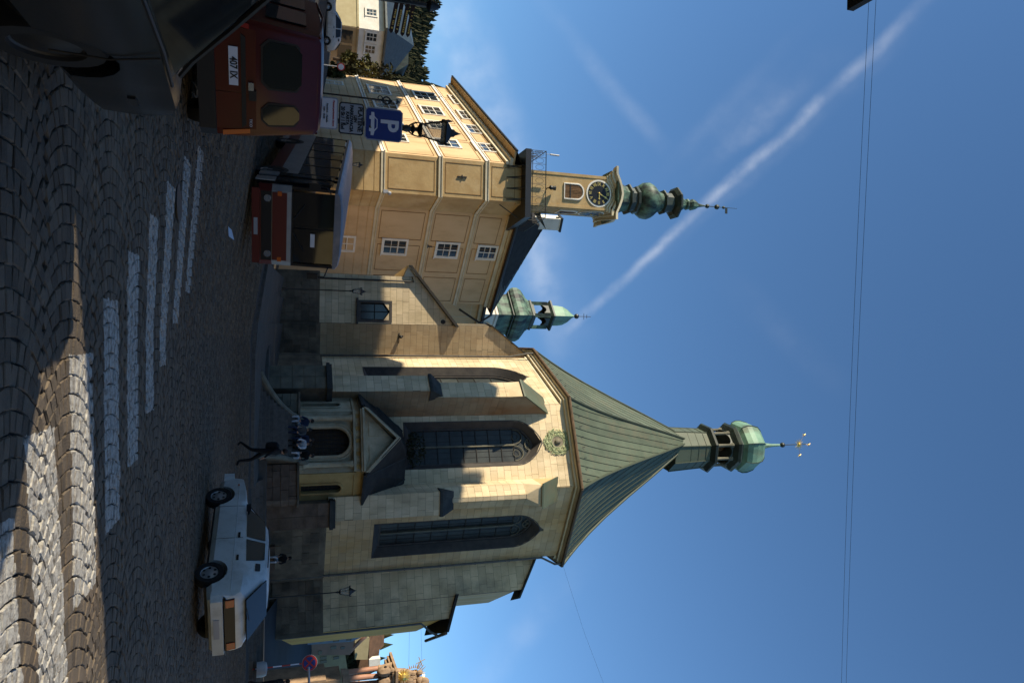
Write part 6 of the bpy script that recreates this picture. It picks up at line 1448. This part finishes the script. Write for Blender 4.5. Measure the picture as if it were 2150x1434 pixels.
house('square_house', 'long house closing the square behind the viewer', -16, 36, -26, -14, 0, 11.5, 15, M['wall_olive'], M['tile'], axis='x', face_sides=())
house('square_house', 'house on the right side of the square outside the view', 22, 36, -13.5, 24, 0, 11, 15, M['wall_olive'], M['tile'], face_sides=())
# white corner shop up the street
def ext_house():
    t = thing('corner_shop', 'white corner house with dark hipped roof and ochre shop front up the left street', 'house')
    A_ = (-33.3, 78.0); B_ = (-29.4, 82.2); Cc = (-41.5, 80.5); Fr, Fl = FR(A_, B_), FR(Cc, A_)
    zE_ = aty(58, 812, 78).z; zM = aty(58, 750, 78).z; zG = 5.0
    q = MB(); q.zprism([Cc, A_, B_, (-34, 90)], zG, zE_); q.build('wall', M['white'], t)
    q = MB(); q.fbox(Fr, 0, Fr.len, zG, zM, 0, .08); q.fbox(Fr, 0, Fr.len, zM, zM + .2, 0, .18); sf = q.build('shop_front', M['stucco_ochre'], t)
    for k in range(3): q = MB(); q.fbox(Fr, .4 + k * 1.7, 1.8 + k * 1.7, zM - 1.9, zM - .4, .07, .12); q.build('shop_window', M['glass'], sf)
    for u, va, vb in ((77, 770, 791), (103, 767, 787)):
        s, z0 = Fr.uv(u, va); _, z1 = Fr.uv(u, vb); th_window(Fr, s, z0, z1, .45, t)
    s, z0 = Fl.uv(26, 770); _, z1 = Fl.uv(26, 790); th_window(Fl, s, z0, z1, .4, t)
    q = MB(); q.fbox(Fl, 0, Fl.len, zG, zM, 0, .06); q.fbox(Fl, 0, Fl.len, zM, zM + .2, 0, .15); q.build('ground_floor', M['wall_olive'], t)
    ap = aty(97, 869, 84); ov = .5
    P = [Vector((Cc[0] - .4, Cc[1] - .6, zE_)), Vector((A_[0] - .1, A_[1] - .8, zE_)), Vector((B_[0] + .8, B_[1] - .1, zE_)), Vector((-34, 91, zE_))]
    q = MB(); q.add(P + [ap, Vector((-40, 88, ap.z))] + [p - Vector((0, 0, .2)) for p in P], [(0, 1, 4, 5), (1, 2, 4), (2, 3, 5, 4), (3, 0, 5), (6, 7, 1, 0), (7, 8, 2, 1), (8, 9, 3, 2), (9, 6, 0, 3), (9, 8, 7, 6)], 0, .5); q.build('roof', M['slate'], t)
ext_house(); scale_about_camera(bpy.data.objects['corner_shop'], 1.2, (-33.3, 78.0, 6.0), (-39.96, 93.6, 6.88))  # shop scaled about the camera, pushed back along the line of sight
t = thing('hillside_house', 'small grey gabled house peeping over the shop roof on the hillside', 'house'); P = aty(130, 822, 110)
q = MB(); q.zprism([(P.x - 2.2, 108), (P.x + 2, 108), (P.x + 2, 113), (P.x - 2.2, 113)], P.z - 5, P.z + .3); q.build('wall', M['wall_olive'], t)
q = MB(); F = FR((P.x - 2.6, 107.6), (P.x + 2.4, 107.6)); q.fprism(F, [(0, P.z + .3), (5, P.z + .3), (3.6, P.z + 2.2), (1.4, P.z + 2.2)], -6, 0); q.build('roof', M['copper_dark'], t)
c2.location = (-20.6, 58.0, gz(-20.6, 58) - .1); P = aty(105, 691, 58); c2.location = (P.x, 58.0, P.z - .55); c2.rotation_euler = (0, 0, R(205))
c3 = copy_tree(car1); c3['label'] = 'distant white car half hidden at the foot of the hillside houses'; P = aty(30, 683, 66); c3.location = (P.x, 66, P.z - .5); c3.rotation_euler = (0, 0, R(120))
bpy.data.objects.remove
# uphill street under those
upst = MB(); upst.add([(-60, 44, 7.2), (-14, 44, 2.1), (-19, 56, 3.9), (-60, 56, 8), (-60, 92, 9), (-24, 92, 6.0)], [(0, 1, 2, 3), (3, 2, 5, 4)], 0, .5); upst.build('uphill_street', M['asphalt'], kind='structure')
# round restriction sign by the street
rs = thing('small_road_sign', 'small round white road sign with red rim far up the left street', 'sign'); P = aty(141, 716, 50); G = gframe(P.x, P.y, .3, -1)
q = MB(); q.tube([(P.x, P.y + .03, P.z - 2), (P.x, P.y + .03, P.z)], .035, 6); q.build('post', M['signgrey'], rs); q = MB(); q.fprism(G, [(.26 * cos(a), P.z + .26 * sin(a)) for a in [2 * pi * i / 20 for i in range(20)]], 0, .02); q.build('rim', M['signred'], rs); q = MB(); q.fprism(G, [(.19 * cos(a), P.z + .19 * sin(a)) for a in [2 * pi * i / 20 for i in range(20)]], .018, .03); q.build('disc', M['signwhite'], rs)

# wooded hill
def hz(x, y):
    f = S(y, 95, 300); top = 52 + 14 * S(-x, 90, 190) + 7 * sin(x * .021 + 1) + 3 * sin(x * .07); top *= (1 if x < -60 else max(.28, 1 - (x + 60) / 120))
    return 4 + f * top + 1.5 * sin(x * .11 + y * .05) * f
hill = grid('hill', rng(-520, 380, 12), rng(95, 420, 8), lambda x, y: hz(x, y) if y < 310 else hz(x, 310) - (y - 310) * .2, [M['hillside']], kind='structure')
def conifer(q, x, y, z, h, r_, n=7, tiers=5):
    for k in range(tiers):
        t0 = k / tiers; zb_ = z + h * (.08 + .86 * t0); rr = r_ * (1 - t0) ** .9 + .1; zt_ = zb_ + h * .34 * (1 - t0 * .5)
        vs = []
        for j in range(n * 2):
            a = pi * j / n + k * .4; q_ = rr * (1.0 if j % 2 else .62) * random.uniform(.8, 1.15); vs.append((x + q_ * cos(a), y + q_ * sin(a), zb_ - (0.10 * h / tiers if j % 2 else -.05 * h / tiers)))
        q.add(vs + [(x, y, min(zt_, z + h))], [(j, (j + 1) % (2 * n), 2 * n) for j in range(2 * n)])
forest = MB()
for k in range(4200):
    x = random.uniform(-330, -25) if random.random() < .85 else random.uniform(-25, 180); y = random.uniform(190, 312) if random.random() < .75 else random.uniform(290, 312)
    if sin(x * .045 + y * .03) + sin(y * .06) < -.9 and y < 285: continue
    conifer(forest, x, y, hz(x, y) - .5, random.uniform(5, 9), random.uniform(1.5, 2.3), 4, 3)
forest.build('conifer_forest', M['needle'], kind='stuff')
def leafy(q, cx, cy, cz, rx_, rz_, n, size, squash=1.):
    for k in range(n):
        while True:
            v = Vector((random.uniform(-1, 1), random.uniform(-1, 1), random.uniform(-1, 1)))
            if .3 < v.length < 1: break
        lump = .78 + .3 * sin(v.x * 5 + cx) * cos(v.z * 6 + cy)
        p = Vector((cx + v.x * rx_ * lump, cy + v.y * rx_ * lump, cz + v.z * rz_ * lump)); a = Vector((random.gauss(0, 1), random.gauss(0, 1), random.gauss(0, 1))).normalized(); b = a.cross(Vector((random.gauss(0, 1), random.gauss(0, 1), random.gauss(0, 1)))).normalized(); s = size * random.uniform(.6, 1.2)
        q.add([p - a * s, p + b * s * .5, p + a * s, p - b * s * .5], [(0, 1, 2, 3)])
def broad_tree(name, label, x, y, z, h, r_, n, m='leaf', group=None, size=.35):
    t = thing(name, label, 'tree', group); q = MB(); q.tube([(x, y, z), (x + .1, y, z + h * .4), (x, y, z + h * .75)], [.22, .15, .05], 7)
    for k in range(5): a = k * 1.3; q.tube([(x, y, z + h * .35 + k * .3), (x + r_ * .6 * cos(a), y + r_ * .6 * sin(a), z + h * .6 + k * .2)], [.09, .03], 5)
    q.build('trunk', M['bark'], t); q = MB(); leafy(q, x, y, z + h * .62, r_, h * .42, n, size); q.build('crown', M[m], t); return t
labs = ['bushy tree beside the road sign below the hill', 'dark tree behind the small road sign', 'tree with autumn crown next to the white shop', 'tree crown touching the far end of the town hall', 'low dark tree at the corner of the town hall', 'tree standing uphill between shop and town hall']
for k, (u, v, y, h, r_) in enumerate(((143, 768, 88, 4.5, 1.8), (152, 735, 84, 3.6, 1.5), (128, 735, 92, 3.4, 1.5), (160, 800, 92, 6, 2.0), (156, 705, 80, 3, 1.3), (150, 850, 120, 7, 2.6))):
    P = aty(u, v, y); broad_tree('deciduous_tree', labs[k], P.x, P.y, P.z - h * .62, h, r_, 420, 'needle' if k % 2 else 'leaf', 'trees between the shop and the town hall', .30)
for k, (u, v, y, h) in enumerate(((183, 925, 110, 15), (176, 880, 105, 12), (190, 952, 112, 14))):
    P = aty(u, v, y); t = thing('conifer', ('tall conifer rising behind the left end of the town hall', 'shorter conifer left of the town hall corner', 'conifer whose tip shows over the town hall eaves')[k], 'tree', 'conifers behind the town hall')
    q = MB(); conifer(q, P.x, P.y, P.z - h, h, 2.4, 8, 9); q.build('crown', M['needle'], t); q = MB(); q.tube([(P.x, P.y, P.z - h - 1), (P.x, P.y, P.z - h * .4)], [.25, .1], 6); q.build('trunk', M['bark'], t)

# ---------------------------------------------------------------- right background
def flat_house(label, pts_uv, y, th, wm, rm, roofm=None, wins=(), name='background_house'):
    t = thing(name, label, 'house'); F = FR((aty(pts_uv[0][0], pts_uv[0][1], y).x, y), (aty(pts_uv[0][0], pts_uv[0][1], y).x + 1, y)); F.n = Vector((0, -1))
    P = [F.uv(u, v) for u, v in pts_uv]; q = MB(); q.fprism(F, P, -th, 0); q.build('wall', wm, t)
    for u0, u1, v0, v1 in wins:
        a, z0 = F.uv(u0, v0); b, z1 = F.uv(u1, v1); q = MB(); q.fbox(F, a, b, z0, z1, -.02, .06); q.build('window', M['glass'], t)
    return t, F
t, F = flat_house('pale blue house wall with small dark windows right of the church', [(1298, 590), (1356, 590), (1352, 665), (1346, 740), (1338, 757), (1296, 765)], 62, 8, M['wall_blue'], None, wins=((1342, 1345, 699, 712), (1343, 1346, 672, 680), (1340, 1343, 727, 738)))
t, F = flat_house('faded pink house with eroded facade behind the blue wall', [(1350, 600), (1376, 600), (1374, 735), (1355, 742), (1340, 745)], 66, 8, M['wall_pink'], None, wins=((1356, 1361, 694, 706), (1366, 1372, 668, 676), (1357, 1361, 715, 724)))
t, F = flat_house('ochre house front with shuttered windows beside the pink house', [(1372, 600), (1440, 600), (1440, 735), (1374, 725)], 67, 8, M['wall_olive'], None, wins=((1378, 1382, 672, 686), (1378, 1382, 700, 712), (1386, 1390, 672, 686)))
t, F = flat_house('steep sunlit gable with orange verge above the pink house', [(1328, 745), (1384, 745), (1384, 772), (1338, 776)], 76, 9, M['wall_olive'], None)
q = MB(); A_, B_ = aty(1370, 731, 75), aty(1326, 776, 75); q.tube([A_, B_], .22, 6); q.build('verge_board', M['marble'], t)
q = MB(); A_, B_ = aty(1332, 776, 76), aty(1384, 774, 76); q.hexa([A_, B_, B_ + Vector((0, 9, 0)), A_ + Vector((0, 9, 0)), A_ + Vector((0, 3, 2)), B_ + Vector((0, 3, 2)), B_ + Vector((0, 6, 2)), A_ + Vector((0, 6, 2))]); q.build('roof', M['tile'], t)
t, F = flat_house('dark roofed house with pale chimney behind the steep gable', [(1326, 770), (1404, 752), (1402, 792), (1340, 800)], 86, 9, M['tile'], None)
q = MB(); P = aty(1387, 786, 85); q.box(P.x, P.y, P.z, .8, .8, 1.3); q.build('chimney', M['white'], t)
for k, (u, v, y, h, r_) in enumerate(((1332, 828, 95, 12, 3.0), (1352, 826, 97, 11, 3.0), (1380, 812, 99, 10, 2.8), (1402, 806, 101, 10, 2.8))):
    P = aty(u, v, y); t = thing('conifer', ('tallest dark conifer just right of the church roof', 'second dark conifer from the church roof', 'third conifer behind the pale chimney', 'conifer nearest the stone column')[k], 'tree', 'conifers behind the right houses')
    q = MB(); conifer(q, P.x, P.y, P.z - h, h, r_, 8, 9); leafy(q, P.x, P.y, P.z - h * .55, r_ * .9, h * .38, 260, .5); q.build('crown', M['needle'], t); q = MB(); q.tube([(P.x, P.y, P.z - h - 3), (P.x, P.y, P.z - h * .4)], [.3, .1], 6); q.build('trunk', M['bark'], t)
rst = MB(); rst.add([(14, 38, 1.0), (44, 38, .8), (60, 74, 5.6), (20, 74, 5.6)], [(0, 1, 2, 3)], 0, .5); M['bluasph'] = mat('smooth_asphalt', (.030, .034, .040), (.022, .025, .028), scale=.6, rough=.8); rst.build('rising_street', M['bluasph'], kind='structure')

# plague column
pc = thing('plague_column', 'ornate pink marble column group topped by gilded sun and stone cloud with rays', 'monument'); yc_ = 38.0
def cyl(u0, v0, u1, v1, r_, nm, m='marble', y=yc_):
    A_, B_ = aty(u0, v0, y), aty(u1, v1, y); q = MB(); q.tube([A_, B_], [r_, r_ * .88], 12); cy_ = q.build(nm, M[m], pc); 
    q = MB(); d = (B_ - A_).normalized(); q.tube([B_ - d * .1, B_ + d * .15, B_ + d * .5, B_ + d * .75], [r_ * 1.1, r_ * 1.15, r_ * 1.45, r_ * 1.7], 10); q.tube([A_ - d * .3, A_ - d * .1, A_ + d * .1], [r_ * 1.5, r_ * 1.4, r_ * 1.05], 10); q.build('capital', M['sand'], pc)
cyl(1411, 728, 1402, 798, .15, 'column'); cyl(1424, 731, 1418, 798, .15, 'column', y=yc_ - .6); cyl(1437, 733, 1432, 795, .15, 'column', y=yc_ + .4)
P0 = aty(1424, 640, yc_); q = MB(); q.box(P0.x + .7, yc_, P0.z - 1.3, 1.9, 1.9, 4.6); q.box(P0.x + .7, yc_, P0.z + 1.3, 1.6, 1.6, .9); q.build('pedestal', M['sand'], pc)
q = MB(); P = aty(1422, 822, yc_); 
for k, (r_, dz_) in enumerate(((.95, -.2), (1.07, -.05), (1.2, .10))): q.box(P.x + .35, yc_, P.z + dz_, r_ * 2, r_ * 2, .13)
q.build('cornice', M['sand'], pc)
q = MB(); P = aty(1423, 838, yc_); q.lathe(P.x, yc_, [(.6, P.z - .3), (.5, P.z), (.45, P.z + .35), (.36, P.z + .55)], 12); q.build('drum', M['sand'], pc)
q = MB(); Pg = aty(1419, 847, yc_ - .75)
for j in range(14): a = 2 * pi * j / 14; q.tube([Pg, Pg + Vector((cos(a) * .36, 0, sin(a) * .36))], [.12, .02], 5)
q.ball(Pg, .2, 8); q.build('gilt_sun', M['gold'], pc)
q = MB(); Pc = aty(1421, 868, yc_)
for k in range(26): q.ball((Pc.x + random.gauss(0, .27), Pc.y + random.gauss(0, .24), Pc.z + random.gauss(0, .28)), random.uniform(.12, .26), 8)
q.build('cloud', M['sand'], pc)
q = MB()
for j in range(34): 
    a = 2 * pi * j / 34; l_ = random.uniform(.6, .85); q.tube([Pc + Vector((cos(a) * .5, 0, sin(a) * .5)), Pc + Vector((cos(a) * l_, 0, sin(a) * l_))], [.035, .008], 4)
q.build('rays', M['gold'], pc)
q = MB(); Px = aty(1388, 883, yc_)
q.tube([Px + Vector((-.25, 0, -.1)), Px + Vector((.25, 0, .1))], .02, 4); q.tube([Px + Vector((-.1, 0, .25)), Px + Vector((.1, 0, -.25))], .02, 4); q.tube([Px, Pc], .02, 4); q.build('small_cross', M['gold'], pc)
for k, (u, v) in enumerate(((1409, 806), (1430, 806))):
    P = aty(u, v, yc_ - .9); q = MB(); q.ball((P.x, P.y, P.z), .28, 8, sz=1.3); q.ball((P.x, P.y, P.z + .42), .15, 8); q.tube([P, P + Vector((.35 * (1 if k else -1), -.1, .1))], .07, 6); q.build('putto', M['sand'], pc)

# ================================================================ people
def person(label, J, mats, loc, rz, hair='hair', name='person', extras=None, rad=None, group=None):
    """one skinned body; J: joint positions in metres, feet at z=0, facing -y"""
    E = [('pelvis', 'waist'), ('waist', 'chest'), ('chest', 'neck'), ('neck', 'headb'), ('headb', 'headt'), ('chest', 'shL'), ('shL', 'elL'), ('elL', 'wrL'), ('wrL', 'haL'), ('chest', 'shR'), ('shR', 'elR'), ('elR', 'wrR'), ('wrR', 'haR'),
         ('pelvis', 'hiL'), ('hiL', 'knL'), ('knL', 'anL'), ('anL', 'toL'), ('pelvis', 'hiR'), ('hiR', 'knR'), ('knR', 'anR'), ('anR', 'toR')]
    RD = dict(pelvis=.145, waist=.135, chest=.155, neck=.055, headb=.085, headt=.085, shL=.075, shR=.075, elL=.05, elR=.05, wrL=.038, wrR=.038, haL=.035, haR=.035, hiL=.10, hiR=.10, knL=.065, knR=.065, anL=.045, anR=.045, toL=.042, toR=.042)
    if rad: RD.update(rad)
    names = list(RD); me = bpy.data.meshes.new('body'); me.from_pydata([J[n] for n in names], [(names.index(a), names.index(b)) for a, b in E], []); o = bpy.data.objects.new('body', me); C.objects.link(o)
    sk = o.modifiers.new('skin', 'SKIN'); sk.use_smooth_shade = True; 
    for i, n in enumerate(names): me.skin_vertices[0].data[i].radius = (RD[n], RD[n] * (.8 if n in ('pelvis', 'waist', 'chest') else 1)); me.skin_vertices[0].data[i].use_root = (n == 'pelvis')
    o.modifiers.new('sub', 'SUBSURF').levels = 1
    dg = bpy.context.evaluated_depsgraph_get(); m2 = bpy.data.meshes.new_from_object(o.evaluated_get(dg)); o.modifiers.clear(); o.data = m2
    m2.materials.clear()
    for m_ in (mats[0], mats[1], M['skin'], M['cloth_black']): m2.materials.append(m_)
    seg = {'top': [('waist', 'chest'), ('chest', 'neck'), ('shL', 'elL'), ('elL', 'wrL'), ('shR', 'elR'), ('elR', 'wrR')], 'leg': [('pelvis', 'waist'), ('hiL', 'knL'), ('knL', 'anL'), ('hiR', 'knR'), ('knR', 'anR')], 'skin': [('headb', 'headt'), ('wrL', 'haL'), ('wrR', 'haR')], 'shoe': [('anL', 'toL'), ('anR', 'toR')]}
    def dist(p, a, b):
        a, b = Vector(J[a]), Vector(J[b]); d = b - a; t_ = max(0, min(1, (p - a).dot(d) / d.length_squared)); return (p - a - d * t_).length
    for f in m2.polygons:
        c_ = f.center; best = min(((dist(c_, *s_), k) for k, v in seg.items() for s_ in v)); f.material_index = {'top': 0, 'leg': 1, 'skin': 2, 'shoe': 3}[best[1]]; f.use_smooth = True
    t = thing(name, label, 'person', group); o.parent = t
    hd = Vector(J['headb']).lerp(Vector(J['headt']), .5); ax = (Vector(J['headt']) - Vector(J['headb'])).normalized()
    q = MB(); q.ball((hd.x, hd.y + .018, hd.z + .035), .105, 12, sz=1.1); q.build('hair', M[hair], t)
    q = MB(); q.ball((hd.x, hd.y - .095, hd.z - .01), .016, 6, sz=1.4); q.build('nose', M['skin'], t)
    for sx in (-.035, .035): q = MB(); q.ball((hd.x + sx, hd.y - .085, hd.z + .02), .010, 6); q.build('eye', M['ink'], t)
    for w_ in ('L', 'R'):   # fingers
        hb_ = Vector(J['ha' + w_]); d = (hb_ - Vector(J['wr' + w_])).normalized(); side = d.cross(Vector((0, 1, .01))).normalized()
        q = MB()
        for k in range(4): a = hb_ + side * (k - 1.5) * .018; l_ = (.06, .072, .075, .062)[k]; q.tube([a - d * .01, a + d * l_ * .5, a + d * l_ + Vector((0, -.012, -.004))], [.009, .0085, .007], 6)
        q.tube([hb_ - d * .04 + side * .03, hb_ + side * .05 + d * .01], [.010, .008], 6); q.build('fingers', M['skin'], t)
    if extras: extras(t)
    t.location = loc; t.rotation_euler.z = rz; return t
def stand(walk=.0, arm=.0):
    return dict(pelvis=(0, 0, .95), waist=(0, -.0, 1.12), chest=(0, -.02, 1.36), neck=(0, -.02, 1.50), headb=(0, -.03, 1.58), headt=(0, -.03, 1.67), shL=(.18, -.0, 1.42), elL=(.23, walk * .5, 1.16), wrL=(.22, walk * .7 - .08, .94), haL=(.215, walk * .75 - .10, .87),
                shR=(-.18, 0, 1.42), elR=(-.23, -walk * .5, 1.16), wrR=(-.22, -walk * .7 - .10, .95), haR=(-.215, -walk * .75 - .12, .88), hiL=(.09, 0, .90), knL=(.10, -walk * .8 - .02, .50), anL=(.10, -walk * 1.0 + .02, .09), toL=(.11, -walk - .15, .04), hiR=(-.09, 0, .90), knR=(-.10, walk * .35 - .05, .50), anR=(-.10, walk * 1.2, .13), toR=(-.11, walk * 1.2 - .13, .045))
def sit(lean=.0, w_=.0):
    return dict(pelvis=(0, 0, .48), waist=(0, -.03, .64), chest=(0, -.08 - lean, .88), neck=(0, -.10 - lean, 1.02), headb=(w_, -.13 - lean, 1.10), headt=(w_, -.14 - lean, 1.19), shL=(.18, -.08 - lean, .94), elL=(.24, -.20 - lean, .70), wrL=(.16, -.42, .60), haL=(.13, -.49, .58),
                shR=(-.18, -.08 - lean, .94), elR=(-.24, -.20 - lean, .70), wrR=(-.15, -.42, .62), haR=(-.11, -.48, .60), hiL=(.10, -.04, .46), knL=(.13, -.46, .50), anL=(.13, -.42, .09), toL=(.14, -.56, .04), hiR=(-.10, -.04, .46), knR=(-.12, -.46, .50), anR=(-.14, -.45, .09), toR=(-.15, -.58, .04))
def bag(t):
    q = MB(); q.lathe(-.0, .20, [(.05, .98), (.19, 1.02), (.22, 1.2), (.20, 1.38), (.08, 1.45)], 12, sx=1., sy=.7); q.build('backpack', M['cloth_black'], t)
    q = MB(); q.tube([(.15, .1, 1.4), (.16, -.13, 1.35), (.15, -.12, 1.15), (.15, .12, 1.05)], .018, 6); q.build('strap', M['cloth_grey'], t)
P = aty(947, 590, 27.3); gx = P.x
person('person in dark clothes with a backpack striding across the street towards the church stairs', stand(.30), (M['cloth_black'], M['cloth_black']), (gx, 27.3, gz(gx, 27.3)), R(60), extras=bag)
seat_rows = [(-.85, .6, ZF - .20, 'cloth_navy', 'pale', 'first from the left'), (-.35, .9, ZF - .33, 'cloth_grey', 'navy', 'second from the left'), (.05, .62, ZF - .20, 'cloth_navy', 'jeans', 'in the middle'), (.45, .92, ZF - .33, 'cloth_pale', 'black', 'in a pale top'), (.85, .66, ZF - .2, 'cloth_black', 'pale', 'last on the right')]
yaw = atan2(FPo.n.y, FPo.n.x) + pi / 2
for k, (ds, o_, z_, tm, lm, w_) in enumerate(seat_rows):
    P = FPo.pt(scn + ds, 0, o_ + .15); person('person sitting on the top of the church stairs, ' + w_, sit(.04 * k, .02 * (k - 2)), (M[tm], M['cloth_' + lm]), (P.x, P.y, z_ - .46 + .15), yaw + R((-12, 8, 20, -8, 14)[k]), group='people sitting on the church stairs')
P = aty(1172, 585, 40.3); ld = MB(); ld.box(P.x, 40.5, 1.2, 1.3, .5, .5); tag(ld.build('stone_ledge', M['brownstone']), 'low brown stone ledge by the plinth on which a person sits', 'ledge')
person('person in dark clothes and pale trousers sitting on a ledge by the church wall', sit(.1), (M['cloth_black'], M['cloth_pale']), (P.x, 40.2, 1.02), R(-15))
P = aty(1424, 650, 32); person('person in black seen at the right edge below the stone column', stand(.12), (M['cloth_black'], M['cloth_black']), (P.x, 32, P.z - 1.70 if False else gz(P.x, 32)), R(40))
bpy.context.view_layer.update()

# small things on the street
P = atg(488, 476); lit = MB(); lit.add([(P.x - .14, P.y, P.z + .03), (P.x + .1, P.y - .05, P.z + .05), (P.x + .16, P.y + .12, P.z + .16), (P.x - .08, P.y + .14, P.z + .10), (P.x, P.y + .02, P.z + .02)], [(0, 1, 2, 3), (0, 4, 1), (1, 4, 2), (2, 4, 3), (3, 4, 0)]); tag(lit.build('paper_litter', M['signwhite']), 'crumpled white paper lying on the dark street in front of the bus', 'litter')
P = atg(424, 374); dr2 = MB(); dr2.lathe(P.x, P.y, [(.30, P.z + .005), (.30, P.z + .022), (.24, P.z + .024)], 18); tag(dr2.build('manhole_cover', M['iron']), 'round dark manhole cover among the cobbles by the crossing stripes', 'manhole cover')
